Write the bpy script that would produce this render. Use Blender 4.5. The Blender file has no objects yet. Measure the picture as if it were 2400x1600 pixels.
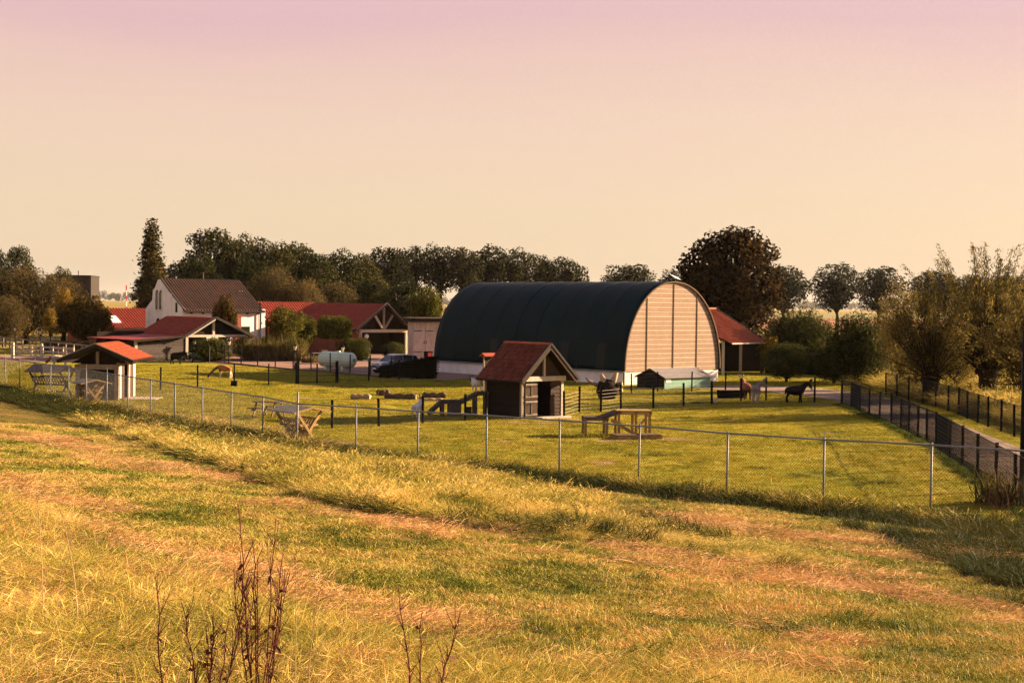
import bpy, bmesh, math, random
import numpy as np
from mathutils import Vector, Matrix
random.seed(7)
RNG = np.random.default_rng(11)
SC = bpy.context.scene
COL = SC.collection
R = math.radians

# ------------------------------------------------------------------ camera
F_PX, HORIZON, EYE = 3400.0, 714.0, 5.6
PITCH = math.atan((800 - HORIZON) / F_PX)
ROLL = R(0.716)
FWD = np.array([0, math.cos(PITCH), -math.sin(PITCH)])
UP0 = np.array([0, math.sin(PITCH), math.cos(PITCH)])
RT0 = np.array([1.0, 0, 0])
CI = math.cos(ROLL) * RT0 + math.sin(ROLL) * UP0
CJ = -math.sin(ROLL) * RT0 + math.cos(ROLL) * UP0
CPOS = np.array([0, 0, EYE])
cam = bpy.data.cameras.new('camera')
cam.sensor_width = 36.0
cam.lens = 36.0 * F_PX / 2400.0
cam.clip_start = 0.2
cam.clip_end = 20000
cam_o = bpy.data.objects.new('camera', cam)
COL.objects.link(cam_o)
mw = Matrix.Identity(4)
for k in range(3):
    mw[k][0] = CI[k]; mw[k][1] = CJ[k]; mw[k][2] = -FWD[k]; mw[k][3] = CPOS[k]
cam_o.matrix_world = mw
SC.camera = cam_o

# ------------------------------------------------------------------ sky, sun, exposure
SUN_EL, SUN_AZ = 16.5, 25.0          # elevation; degrees from +X towards +Y
W = bpy.data.worlds.new('World'); SC.world = W; W.use_nodes = True
nt = W.node_tree; nt.nodes.clear()
out = nt.nodes.new('ShaderNodeOutputWorld'); bg = nt.nodes.new('ShaderNodeBackground')
sky = nt.nodes.new('ShaderNodeTexSky'); sky.sky_type = 'NISHITA'; sky.sun_disc = False
sky.sun_elevation = R(SUN_EL); sky.sun_rotation = R(90 - SUN_AZ)
sky.dust_density = 2.0; sky.air_density = 1.0; sky.ozone_density = 1.0
tc = nt.nodes.new('ShaderNodeTexCoord'); sx = nt.nodes.new('ShaderNodeSeparateXYZ')
nt.links.new(tc.outputs['Generated'], sx.inputs[0])
ramp = nt.nodes.new('ShaderNodeValToRGB')
# thin uneven veils: the height at which the tints change wanders a little all round the sky
smap = nt.nodes.new('ShaderNodeMapping'); smap.inputs['Scale'].default_value = (2.2, 2.2, 11.0); nt.links.new(tc.outputs['Generated'], smap.inputs[0])
snoi = nt.nodes.new('ShaderNodeTexNoise'); snoi.inputs['Scale'].default_value = 1.3; snoi.inputs['Detail'].default_value = 4.0; nt.links.new(smap.outputs[0], snoi.inputs['Vector'])
sadd = nt.nodes.new('ShaderNodeMath'); sadd.operation = 'MULTIPLY_ADD'; sadd.inputs[1].default_value = 0.075; nt.links.new(snoi.outputs['Fac'], sadd.inputs[0])
soff = nt.nodes.new('ShaderNodeMath'); soff.operation = 'SUBTRACT'; soff.inputs[1].default_value = 0.0375; nt.links.new(sx.outputs['Z'], soff.inputs[0])
nt.links.new(soff.outputs[0], sadd.inputs[2]); nt.links.new(sadd.outputs[0], ramp.inputs[0])
SKY_RAMP = [(0.0, (0.82, 0.635, 0.435)), (0.06, (0.845, 0.65, 0.455)), (0.12, (0.86, 0.62, 0.48)),
            (0.16, (0.835, 0.56, 0.49)), (0.185, (0.79, 0.50, 0.505)), (0.215, (0.765, 0.49, 0.535)), (0.30, (0.60, 0.46, 0.55)),
            (0.5, (0.38, 0.37, 0.51)), (1.0, (0.20, 0.25, 0.38))]
el = ramp.color_ramp.elements
el[0].position, el[0].color = SKY_RAMP[0][0], (*SKY_RAMP[0][1], 1)
el[1].position, el[1].color = SKY_RAMP[-1][0], (*SKY_RAMP[-1][1], 1)
for p, c in SKY_RAMP[1:-1]:
    e = el.new(p); e.color = (*c, 1)
sk = nt.nodes.new('ShaderNodeMix'); sk.data_type = 'RGBA'; sk.blend_type = 'ADD'; sk.inputs[0].default_value = 1.0
sc_ = nt.nodes.new('ShaderNodeMix'); sc_.data_type = 'RGBA'; sc_.blend_type = 'MULTIPLY'; sc_.inputs[0].default_value = 1.0
nt.links.new(sky.outputs[0], sc_.inputs[6]); sc_.inputs[7].default_value = (0.026, 0.020, 0.015, 1)
nt.links.new(ramp.outputs[0], sk.inputs[6]); nt.links.new(sc_.outputs[2], sk.inputs[7])
nt.links.new(sk.outputs[2], bg.inputs[0]); bg.inputs[1].default_value = 0.187
nt.links.new(bg.outputs[0], out.inputs[0])

sun = bpy.data.lights.new('sun', 'SUN'); sun.energy = 5.0; sun.angle = R(0.6); sun.color = (1.0, 0.735, 0.46)
sun_o = bpy.data.objects.new('sun', sun); COL.objects.link(sun_o)
sd = Vector((math.cos(R(SUN_AZ)) * math.cos(R(SUN_EL)), math.sin(R(SUN_AZ)) * math.cos(R(SUN_EL)), math.sin(R(SUN_EL))))
sun_o.rotation_euler = sd.to_track_quat('Z', 'Y').to_euler()
sun_o.location = (60, 40, 60)
SC.view_settings.view_transform = 'Standard'; SC.view_settings.look = 'None'
SC.view_settings.exposure = 2.32; SC.view_settings.gamma = 1.0
SC.view_settings.use_curve_mapping = False
SC.cycles.use_denoising = True; SC.cycles.denoising_prefilter = 'NONE'; SC.cycles.denoising_input_passes = 'RGB_ALBEDO_NORMAL'
SC.cycles.use_adaptive_sampling = True; SC.cycles.adaptive_threshold = 0.02
SC.cycles.max_bounces = 4; SC.cycles.diffuse_bounces = 2; SC.cycles.glossy_bounces = 2; SC.cycles.transmission_bounces = 2; SC.cycles.transparent_max_bounces = 8
SC.cycles.volume_bounces = 0; SC.cycles.volume_step_rate = 4

# ------------------------------------------------------------------ picture <-> place
def ray(px, py):
    return FWD + CI * ((px - 1200) / F_PX) + CJ * ((800 - py) / F_PX)
def at(px, py, y):
    d = ray(px, py); return CPOS + d * (y / d[1])
def proj(p):
    v = np.asarray(p, float) - CPOS
    z = v @ FWD
    return 1200 + F_PX * (v @ CI) / z, 800 - F_PX * (v @ CJ) / z
def smax(a, b, k=2.0):
    return 0.5 * (a + b + np.sqrt((a - b) ** 2 + k * k)) - 0.5 * k
def fence_s(x, y):
    """distance from the front fence, positive on the dyke side"""
    return smax(35.05 - (0.643 * x + 0.766 * y), 22.75 - (0.829 * x + 0.559 * y))
def nz(x, y, f, s=0.0):
    return (np.sin(x * f * 1.0 + s) * np.cos(y * f * 1.13 + 1.7 * s) + 0.5 * np.sin(x * f * 2.3 + y * f * 1.9 + s) + 0.35 * np.cos(x * f * 4.1 - y * f * 3.7 + 2 * s)) / 1.85
def gh(x, y):
    x = np.asarray(x, float); y = np.asarray(y, float)
    s = fence_s(x, y)
    base = 0.30 * np.clip((s + 6) / 6, 0, 1) ** 2
    up = np.clip(s, 0, 38)
    h = base + 0.0985 * up + np.clip(s - 38, 0, 6) * 0.03
    right = np.clip((0.766 * x - 0.643 * y + 42.0) / 8.0, 0, 1)
    h = h - 0.34 * right * np.exp(-((s - 2.0) / 1.15) ** 2)
    h = h + 0.05 * nz(x, y, 0.9) * np.clip(s / 4, 0, 1) + 0.09 * nz(x, y, 0.33, 2.0) * np.clip(s / 4, 0, 1)
    h = h + 0.02 * nz(x, y, 0.25, 5.0) * np.clip(-s / 6, 0, 1) * np.clip((60 - np.abs(y - 60)) / 30, 0, 1)
    return h
def gz(x, y): return float(gh(x, y))
def gpt(px, py, tmax=400.0):
    d = ray(px, py); t = 2.0; st = 0.5
    while t < tmax:
        p = CPOS + d * t
        if p[2] < gz(p[0], p[1]): break
        t += st; st = max(0.4, t * 0.02)
    lo, hi = t - st, t
    for _ in range(25):
        m = 0.5 * (lo + hi); p = CPOS + d * m
        if p[2] < gz(p[0], p[1]): hi = m
        else: lo = m
    return CPOS + d * hi

class Frm:
    """a building's own axes: x to the right and back, y to the left and back"""
    def __init__(s, ox, oy, deg, oz=0.0):
        s.o = np.array([ox, oy, oz]); s.a = R(deg); s.deg = deg
        c, q = math.cos(s.a), math.sin(s.a)
        s.X = np.array([c, q, 0]); s.Y = np.array([-q, c, 0]); s.Z = np.array([0, 0, 1.0])
    def w(s, x, y, z=0): return s.o + s.X * x + s.Y * y + s.Z * z
    def sx(s, px, y, z=0): return s._solve(px, lambda k: s.w(k, y, z))
    def sy(s, px, x, z=0): return s._solve(px, lambda k: s.w(x, k, z))
    def _solve(s, px, fn):
        lo, hi = -15.0, 40.0
        g = lambda k: proj(fn(k))[0] - px
        a, b = g(lo), g(hi)
        for _ in range(50):
            m = 0.5 * (lo + hi); v = g(m)
            if (v < 0) == (a < 0): lo, a = m, v
            else: hi = m
        return 0.5 * (lo + hi)
    def sz(s, py, x, y):
        lo, hi = -3.0, 30.0
        for _ in range(40):
            m = 0.5 * (lo + hi)
            if proj(s.w(x, y, m))[1] > py: lo = m
            else: hi = m
        return 0.5 * (lo + hi)

# ------------------------------------------------------------------ mesh helpers
class MB:
    def __init__(s): s.v = []; s.f = []
    def add(s, vs, fs):
        b = len(s.v); s.v += [tuple(map(float, q)) for q in vs]; s.f += [tuple(b + i for i in f) for f in fs]; return s
    def box(s, x0, y0, z0, x1, y1, z1):
        return s.add([(x0,y0,z0),(x1,y0,z0),(x1,y1,z0),(x0,y1,z0),(x0,y0,z1),(x1,y0,z1),(x1,y1,z1),(x0,y1,z1)],
                     [(0,3,2,1),(4,5,6,7),(0,1,5,4),(1,2,6,5),(2,3,7,6),(3,0,4,7)])
    def beam(s, p, q, w, h=None, up=(0, 0, 1)):
        h = h or w; p = Vector(p); q = Vector(q); d = (q - p).normalized(); u = Vector(up)
        if abs(d.dot(u)) > 0.98: u = Vector((1, 0, 0))
        r = d.cross(u).normalized() * (w / 2); t = r.cross(d).normalized() * (h / 2)
        vs = [p - r - t, p + r - t, p + r + t, p - r + t, q - r - t, q + r - t, q + r + t, q - r + t]
        return s.add(vs, [(0,3,2,1),(4,5,6,7),(0,1,5,4),(1,2,6,5),(2,3,7,6),(3,0,4,7)])
    def cyl(s, p, q, r0, r1=None, n=8, caps=True):
        r1 = r0 if r1 is None else r1; p = Vector(p); q = Vector(q); d = (q - p)
        if d.length < 1e-6: return s
        d.normalize(); u = Vector((0, 0, 1)) if abs(d.z) < 0.95 else Vector((1, 0, 0))
        a = d.cross(u).normalized(); b = a.cross(d)
        vs = []
        for c, r in ((p, r0), (q, r1)):
            for k in range(n):
                t = 2 * math.pi * k / n; vs.append(c + (a * math.cos(t) + b * math.sin(t)) * r)
        fs = [(k, (k + 1) % n, n + (k + 1) % n, n + k) for k in range(n)]
        if caps: fs += [tuple(range(n - 1, -1, -1)), tuple(range(n, 2 * n))]
        return s.add(vs, fs)
    def path(s, pts, rs, n=6):
        P = [Vector(tuple(map(float, p))) for p in pts]; vs = []; a = None; K = len(P)
        for k in range(K):
            d = (P[min(k + 1, K - 1)] - P[max(k - 1, 0)]).normalized()
            if a is None: a = d.cross(Vector((0, 0, 1)) if abs(d.z) < .9 else Vector((1, 0, 0))).normalized()
            else: a = (a - d * a.dot(d)).normalized()
            b = d.cross(a)
            for i in range(n):
                t = 2 * math.pi * i / n; vs.append(P[k] + (a * math.cos(t) + b * math.sin(t)) * rs[k])
        fs = [(j * n + i, j * n + (i + 1) % n, (j + 1) * n + (i + 1) % n, (j + 1) * n + i) for j in range(K - 1) for i in range(n)]
        fs += [tuple(range(n - 1, -1, -1)), tuple(range((K - 1) * n, K * n))]
        return s.add(vs, fs)
    def prism(s, poly, ax, d0, d1):
        """poly in the two other axes, pulled along axis ax from d0 to d1"""
        n = len(poly)
        def mk(a, b, d): return (d, a, b) if ax == 0 else ((a, d, b) if ax == 1 else (a, b, d))
        vs = [mk(a, b, d0) for a, b in poly] + [mk(a, b, d1) for a, b in poly]
        return s.add(vs, [tuple(range(n)), tuple(range(2 * n - 1, n - 1, -1))] + [(k, (k + 1) % n, n + (k + 1) % n, n + k) for k in range(n)])
    def lathe(s, prof, n=12, c=(0, 0, 0)):
        vs = []
        for r, z in prof:
            for k in range(n):
                t = 2 * math.pi * k / n; vs.append((c[0] + r * math.cos(t), c[1] + r * math.sin(t), c[2] + z))
        fs = []
        for j in range(len(prof) - 1):
            for k in range(n):
                fs.append((j * n + k, j * n + (k + 1) % n, (j + 1) * n + (k + 1) % n, (j + 1) * n + k))
        fs.append(tuple(range(n - 1, -1, -1))); m = (len(prof) - 1) * n; fs.append(tuple(range(m, m + n)))
        return s.add(vs, fs)
    def ell(s, c, r, nu=12, nv=8, jit=0.0):
        vs = []; fs = []
        for j in range(nv + 1):
            ph = math.pi * j / nv
            for k in range(nu):
                t = 2 * math.pi * k / nu; q = 1 + jit * (random.random() - 0.5)
                vs.append((c[0] + q * r[0] * math.sin(ph) * math.cos(t), c[1] + q * r[1] * math.sin(ph) * math.sin(t), c[2] + q * r[2] * math.cos(ph)))
        for j in range(nv):
            for k in range(nu):
                fs.append((j * nu + k, (j + 1) * nu + k, (j + 1) * nu + (k + 1) % nu, j * nu + (k + 1) % nu))
        return s.add(vs, fs)
    def mesh(s, name, m=None, smooth=False):
        me = bpy.data.meshes.new(name); me.from_pydata(s.v, [], s.f); me.update()
        bm = bmesh.new(); bm.from_mesh(me); bmesh.ops.recalc_face_normals(bm, faces=bm.faces); bm.to_mesh(me); bm.free()
        if m: me.materials.append(m)
        if smooth: me.polygons.foreach_set('use_smooth', [True] * len(me.polygons))
        return me
    def build(s, name, m, parent=None, smooth=False, bevel=0.0, loc=None):
        o = obj(name, s.mesh(name, m, smooth), parent)
        if loc is not None: o.location = loc
        if bevel:
            b = o.modifiers.new('bevel', 'BEVEL'); b.width = bevel; b.segments = 1; b.limit_method = 'ANGLE'
        return o
def obj(name, me, parent=None):
    o = bpy.data.objects.new(name, me); COL.objects.link(o)
    if parent is not None: o.parent = parent
    return o
def tag(o, label, cat, group=None):
    o['label'] = label; o['category'] = cat
    if group: o['group'] = group
    return o
def kind(o, k): o['kind'] = k; return o
def thing(name, label, cat, loc=(0, 0, 0), rotz=0.0, group=None):
    o = bpy.data.objects.new(name, None); COL.objects.link(o)
    o.empty_display_size = 0.3
    o.location = tuple(map(float, loc)); o.rotation_euler = (0, 0, rotz)
    return tag(o, label, cat, group)
def dup(root, loc, rotz=0.0, scale=None, label=None):
    r = root.copy(); COL.objects.link(r); r.location = tuple(map(float, loc)); r.rotation_euler = (0, 0, rotz)
    if scale is not None: r.scale = scale if hasattr(scale, '__len__') else (scale,) * 3
    if label: r['label'] = label
    for ch in list(root.children):
        c = ch.copy(); COL.objects.link(c); c.parent = r
        for g in ch.children:
            d = g.copy(); COL.objects.link(d); d.parent = c
    return r
def np_mesh(name, verts, nper, m):
    """mesh of many equal polygons given as an (N, nper, 3) array"""
    n = len(verts); me = bpy.data.meshes.new(name)
    me.vertices.add(n * nper); me.vertices.foreach_set('co', verts.reshape(-1).astype(np.float32))
    me.loops.add(n * nper); me.loops.foreach_set('vertex_index', np.arange(n * nper, dtype=np.int32))
    me.polygons.add(n); me.polygons.foreach_set('loop_start', np.arange(0, n * nper, nper, dtype=np.int32))
    me.update(calc_edges=True); me.validate()
    if m: me.materials.append(m)
    return me
# ------------------------------------------------------------------ materials
def _nodes(name):
    m = bpy.data.materials.new(name); m.use_nodes = True
    t = m.node_tree; t.nodes.clear()
    return m, t, t.nodes.new('ShaderNodeOutputMaterial')
def _n(t, kind_, **kw):
    n = t.nodes.new(kind_)
    for k, v in kw.items(): setattr(n, k, v)
    return n
def _noise(t, vec, scale, detail=4, rough=0.6, dist=0.0):
    n = _n(t, 'ShaderNodeTexNoise'); n.inputs['Scale'].default_value = scale; n.inputs['Detail'].default_value = detail
    n.inputs['Roughness'].default_value = rough; n.inputs['Distortion'].default_value = dist
    if vec is not None: t.links.new(vec, n.inputs['Vector'])
    return n.outputs['Fac']
def _ramp(t, fac, stops):
    r = _n(t, 'ShaderNodeValToRGB'); e = r.color_ramp.elements
    e[0].position, e[0].color = stops[0][0], (*stops[0][1], 1)
    e[1].position, e[1].color = stops[-1][0], (*stops[-1][1], 1)
    for p, c in stops[1:-1]: q = e.new(p); q.color = (*c, 1)
    t.links.new(fac, r.inputs[0]); return r.outputs[0]
def _mix(t, a, b, fac, mode='MIX'):
    m = _n(t, 'ShaderNodeMix', data_type='RGBA', blend_type=mode)
    for s, v in ((6, a), (7, b)):
        if hasattr(v, 'is_linked') or hasattr(v, 'links'): t.links.new(v, m.inputs[s])
        else: m.inputs[s].default_value = (*v, 1)
    if isinstance(fac, (int, float)): m.inputs[0].default_value = fac
    else: t.links.new(fac, m.inputs[0])
    return m.outputs[2]
def _math(t, op, a, b=None):
    m = _n(t, 'ShaderNodeMath', operation=op)
    for s, v in ((0, a), (1, b)):
        if v is None: continue
        if isinstance(v, (int, float)): m.inputs[s].default_value = v
        else: t.links.new(v, m.inputs[s])
    return m.outputs[0]
def mul(c, k): return tuple(min(1.0, x * k) for x in c)
def M(name, col, rough=0.8, var=0.22, scale=3.0, bump=0.0, bscale=25.0, metal=0.0, spec=0.08, rnd=0.0, stain=None, stain_amt=0.4, stretch=None):
    m, t, o = _nodes(name)
    p = _n(t, 'ShaderNodeBsdfPrincipled'); t.links.new(p.outputs[0], o.inputs[0])
    tcn = _n(t, 'ShaderNodeTexCoord'); vec = tcn.outputs['Object']
    if stretch:
        mp = _n(t, 'ShaderNodeMapping'); mp.inputs['Scale'].default_value = stretch; t.links.new(vec, mp.inputs[0]); vec = mp.outputs[0]
    nf = _noise(t, vec, scale)
    c = _ramp(t, nf, [(0.25, mul(col, 1 - var)), (0.75, mul(col, 1 + var))])
    if stain:
        sf = _noise(t, vec, scale * 0.37, 6, 0.7, 0.5)
        f = _ramp(t, sf, [(0.48, (0, 0, 0)), (0.68, (stain_amt,) * 3)])
        c = _mix(t, c, stain, f)
    if rnd:
        oi = _n(t, 'ShaderNodeObjectInfo')
        v = _math(t, 'MULTIPLY_ADD', oi.outputs['Random'], 2 * rnd); t.nodes[-1].inputs[2].default_value = 1 - rnd
        h = _n(t, 'ShaderNodeHueSaturation'); t.links.new(c, h.inputs['Color']); t.links.new(v, h.inputs['Value']); c = h.outputs[0]
    t.links.new(c, p.inputs['Base Color'])
    p.inputs['Roughness'].default_value = rough; p.inputs['Metallic'].default_value = metal
    p.inputs['Specular IOR Level'].default_value = spec
    if bump:
        b = _n(t, 'ShaderNodeBump'); b.inputs['Strength'].default_value = bump; b.inputs['Distance'].default_value = 0.03
        t.links.new(_noise(t, vec, bscale, 5, 0.65), b.inputs['Height']); t.links.new(b.outputs[0], p.inputs['Normal'])
    return m
def LEAF(name, cols, trans=0.35, scale=0.35, rough=0.8, spec=0.04):
    """leaf by leaf colour: random per leaf plus broad patches"""
    m, t, o = _nodes(name)
    g = _n(t, 'ShaderNodeNewGeometry'); tcn = _n(t, 'ShaderNodeTexCoord')
    oi = _n(t, 'ShaderNodeObjectInfo')
    nf = _noise(t, tcn.outputs['Object'], scale, 3, 0.6)
    f = _math(t, 'MULTIPLY_ADD', g.outputs['Random Per Island'], 0.55); t.nodes[-1].inputs[2].default_value = -0.275
    f = _math(t, 'ADD', f, nf)
    f2 = _math(t, 'MULTIPLY_ADD', oi.outputs['Random'], 0.22); t.nodes[-1].inputs[2].default_value = -0.11
    f = _math(t, 'ADD', f, f2)
    n = len(cols)
    c = _ramp(t, f, [(0.2 + 0.6 * k / (n - 1), cols[k]) for k in range(n)])
    d = _n(t, 'ShaderNodeBsdfPrincipled'); t.links.new(c, d.inputs['Base Color'])
    d.inputs['Roughness'].default_value = rough; d.inputs['Specular IOR Level'].default_value = spec
    tr = _n(t, 'ShaderNodeBsdfTranslucent'); t.links.new(_mix(t, c, (1.0, 0.85, 0.35), 0.25, 'MIX') if False else c, tr.inputs[0])
    mx = _n(t, 'ShaderNodeMixShader'); mx.inputs[0].default_value = trans
    t.links.new(d.outputs[0], mx.inputs[1]); t.links.new(tr.outputs[0], mx.inputs[2]); t.links.new(mx.outputs[0], o.inputs[0])
    return m
def GRASS(name, cols, trans=0.3, patch=0.45):
    """blade colour: random per tuft and per blade, plus broad patches by place"""
    m, t, o = _nodes(name)
    g = _n(t, 'ShaderNodeNewGeometry'); oi = _n(t, 'ShaderNodeObjectInfo')
    nf = _noise(t, g.outputs['Position'], patch, 3, 0.6, 0.6)
    a = _math(t, 'MULTIPLY_ADD', g.outputs['Random Per Island'], 0.34); t.nodes[-1].inputs[2].default_value = -0.17
    b = _math(t, 'MULTIPLY_ADD', oi.outputs['Random'], 0.30); t.nodes[-1].inputs[2].default_value = -0.15
    f = _math(t, 'ADD', _math(t, 'ADD', a, b), nf)
    n = len(cols)
    c = _ramp(t, f, [(0.22 + 0.56 * k / (n - 1), cols[k]) for k in range(n)])
    d = _n(t, 'ShaderNodeBsdfPrincipled'); t.links.new(c, d.inputs['Base Color']); d.inputs['Roughness'].default_value = 0.65
    d.inputs['Specular IOR Level'].default_value = 0.06
    tr = _n(t, 'ShaderNodeBsdfTranslucent'); t.links.new(c, tr.inputs[0])
    mx = _n(t, 'ShaderNodeMixShader'); mx.inputs[0].default_value = trans
    t.links.new(d.outputs[0], mx.inputs[1]); t.links.new(tr.outputs[0], mx.inputs[2]); t.links.new(mx.outputs[0], o.inputs[0])
    return m

m_barn = M('barn_sheet', (0.0022, 0.0125, 0.0135), 0.5, 0.3, 0.5, 0.05, 6, spec=0.06)
m_board = M('barn_board', (0.37, 0.262, 0.19), 0.75, 0.10, 4, 0.15, 40, rnd=0.06, stain=(0.22, 0.15, 0.09), stain_amt=0.3)
m_board2 = M('barn_board_dark', (0.30, 0.19, 0.115), 0.75, 0.10, 4, 0.15, 40, rnd=0.06, stain=(0.20, 0.12, 0.07), stain_amt=0.3)
m_rib = M('barn_rib', (0.0035, 0.0125, 0.0130), 0.5, 0.3, 2, spec=0.1)
m_plinth = M('white_render', (0.80, 0.74, 0.68), 0.85, 0.08, 1.5, 0.15, 30, stain=(0.30, 0.26, 0.22), stain_amt=0.35)
m_white = M('white_wall', (0.80, 0.73, 0.66), 0.85, 0.06, 1.2, 0.2, 25, stain=(0.42, 0.37, 0.31), stain_amt=0.3)
m_cream = M('pale_beam', (0.46, 0.38, 0.30), 0.8, 0.2, 6, 0.2, 40, stretch=(1, 1, 0.3))
m_grey_beam = M('weathered_beam', (0.24, 0.19, 0.15), 0.85, 0.25, 6, 0.25, 40)
m_dark = M('dark_board', (0.020, 0.014, 0.011), 0.75, 0.3, 5, 0.2, 40, rnd=0.25)
m_plank = M('brown_plank', (0.055, 0.036, 0.026), 0.8, 0.3, 6, 0.3, 40, rnd=0.22, stretch=(0.4, 0.4, 4))
m_trim = M('dark_trim', (0.03, 0.022, 0.019), 0.7, 0.2, 6)
m_wood = M('yellow_timber', (0.30, 0.19, 0.075), 0.8, 0.25, 7, 0.25, 45, rnd=0.15)
m_oldwood = M('old_timber', (0.15, 0.095, 0.055), 0.85, 0.3, 7, 0.3, 45, rnd=0.15)
m_greywood = M('grey_timber', (0.085, 0.065, 0.055), 0.85, 0.3, 7, 0.3, 45, rnd=0.15)
m_bark = M('bark', (0.022, 0.014, 0.009), 0.9, 0.35, 4, 0.5, 18)
m_log = M('log_bark', (0.10, 0.065, 0.042), 0.9, 0.4, 8, 0.6, 20)
m_cut = M('cut_wood', (0.48, 0.27, 0.14), 0.8, 0.2, 10)
m_pale_wood = M('peeled_wood', (0.36, 0.25, 0.15), 0.8, 0.2, 6, 0.2, 30)
m_tile = M('hut_tile', (0.145, 0.038, 0.021), 0.65, 0.2, 5, 0.2, 40, rnd=0.28, stain=(0.05, 0.03, 0.025), stain_amt=0.5)
m_red = M('red_tile', (0.29, 0.052, 0.030), 0.7, 0.22, 3.5, 0.25, 30, stain=(0.13, 0.045, 0.035), stain_amt=0.6)
m_redflat = M('red_sheet', (0.26, 0.040, 0.028), 0.6, 0.08, 1.5)
m_orange = M('orange_tile', (0.36, 0.088, 0.040), 0.7, 0.25, 4, 0.25, 30, stain=(0.20, 0.05, 0.03), stain_amt=0.4)
m_roof = M('brown_tile', (0.075, 0.046, 0.034), 0.7, 0.25, 1.6, 0.2, 30, stain=(0.13, 0.05, 0.03), stain_amt=0.5)
m_brick = M('brick', (0.24, 0.075, 0.045), 0.85, 0.2, 9, 0.2, 30)
m_black = M('black_steel', (0.008, 0.009, 0.011), 0.5, 0.2, 5)
m_galv = M('galvanised', (0.20, 0.20, 0.205), 0.6, 0.2, 12, metal=0.2, spec=0.2)
m_wire = M('wire', (0.06, 0.056, 0.052), 0.55, 0.1, 3, metal=0.3)
m_bwire = M('dark_wire', (0.02, 0.021, 0.021), 0.5, 0.1, 3)
m_lwire = M('bright_wire', (0.42, 0.36, 0.30), 0.45, 0.1, 3, metal=0.3)
m_glass = M('dark_glass', (0.006, 0.008, 0.010), 0.12, 0.1, 2, spec=0.5)
m_lamp = M('lantern_glass', (0.55, 0.46, 0.36), 0.2, 0.05, 2, spec=0.5)
m_tank = M('tank_paint', (0.50, 0.58, 0.45), 0.45, 0.08, 2, 0.04, 8, stain=(0.22, 0.26, 0.17), stain_amt=0.35)
m_mint = M('mint_sheet', (0.20, 0.33, 0.26), 0.7, 0.15, 3)
m_greyroof = M('grey_felt', (0.19, 0.165, 0.16), 0.8, 0.15, 4, 0.1, 40)
m_skylight = M('roof_light', (0.012, 0.017, 0.015), 0.5, 0.2, 4, spec=0.1)
m_paper = M('white_panel', (0.75, 0.72, 0.68), 0.5, 0.03, 2)
m_door = M('worn_door', (0.50, 0.40, 0.34), 0.8, 0.18, 5, 0.2, 40, stain=(0.2, 0.15, 0.12), stain_amt=0.5, stretch=(1, 1, 0.4))
m_hay = M('hay', (0.10, 0.055, 0.035), 0.95, 0.4, 20)
m_redpaint = M('red_paint', (0.45, 0.05, 0.04), 0.5, 0.1, 3)
m_weed = M('dead_weed', (0.12, 0.040, 0.028), 0.8, 0.3, 12)
m_straw = M('straw_stalk', (0.46, 0.31, 0.16), 0.7, 0.2, 12)
m_car = M('car_paint', (0.13, 0.135, 0.14), 0.22, 0.05, 2, metal=0.5, spec=0.6)
m_car.node_tree.nodes['Principled BSDF'].inputs['Coat Weight'].default_value = 0.7
m_chrome = M('chrome', (0.7, 0.68, 0.65), 0.2, 0.05, 2, metal=0.9)
m_tyre = M('tyre', (0.012, 0.012, 0.012), 0.8, 0.1, 4)

# leaves
l_dark = LEAF('leaf_row_tree', [(0.006, 0.009, 0.003), (0.019, 0.022, 0.006), (0.048, 0.041, 0.011)], 0.25, 0.25)
l_wood = LEAF('leaf_wood_tree', [(0.006, 0.010, 0.003), (0.024, 0.029, 0.007), (0.085, 0.066, 0.016)], 0.3, 0.22)
l_poplar = LEAF('leaf_poplar', [(0.016, 0.016, 0.005), (0.042, 0.035, 0.010), (0.11, 0.070, 0.018)], 0.3, 0.5)
l_maple = LEAF('leaf_red_maple', [(0.009, 0.007, 0.003), (0.024, 0.014, 0.005), (0.075, 0.042, 0.010)], 0.3, 0.4)
l_autumn = LEAF('leaf_autumn', [(0.020, 0.019, 0.005), (0.055, 0.040, 0.008), (0.16, 0.062, 0.012)], 0.35, 0.45)
l_yellow = LEAF('leaf_yellow', [(0.06, 0.045, 0.008), (0.16, 0.10, 0.015), (0.26, 0.14, 0.02)], 0.4, 0.5)
l_willow = LEAF('leaf_willow', [(0.018, 0.018, 0.007), (0.062, 0.046, 0.017), (0.15, 0.098, 0.035)], 0.4, 0.4)
l_pollard = LEAF('leaf_pollard', [(0.030, 0.028, 0.008), (0.095, 0.070, 0.016), (0.21, 0.14, 0.032)], 0.5, 0.4)
l_bush = LEAF('leaf_bush', [(0.010, 0.014, 0.003), (0.030, 0.036, 0.007), (0.085, 0.075, 0.016)], 0.3, 0.7)
l_box = LEAF('leaf_box', [(0.024, 0.030, 0.004), (0.062, 0.064, 0.009), (0.13, 0.105, 0.016)], 0.25, 0.9)
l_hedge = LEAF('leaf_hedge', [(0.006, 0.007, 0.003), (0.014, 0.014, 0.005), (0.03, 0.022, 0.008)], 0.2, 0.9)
l_reed = LEAF('leaf_reed', [(0.035, 0.04, 0.008), (0.11, 0.085, 0.024), (0.24, 0.145, 0.06)], 0.35, 0.6)
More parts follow.
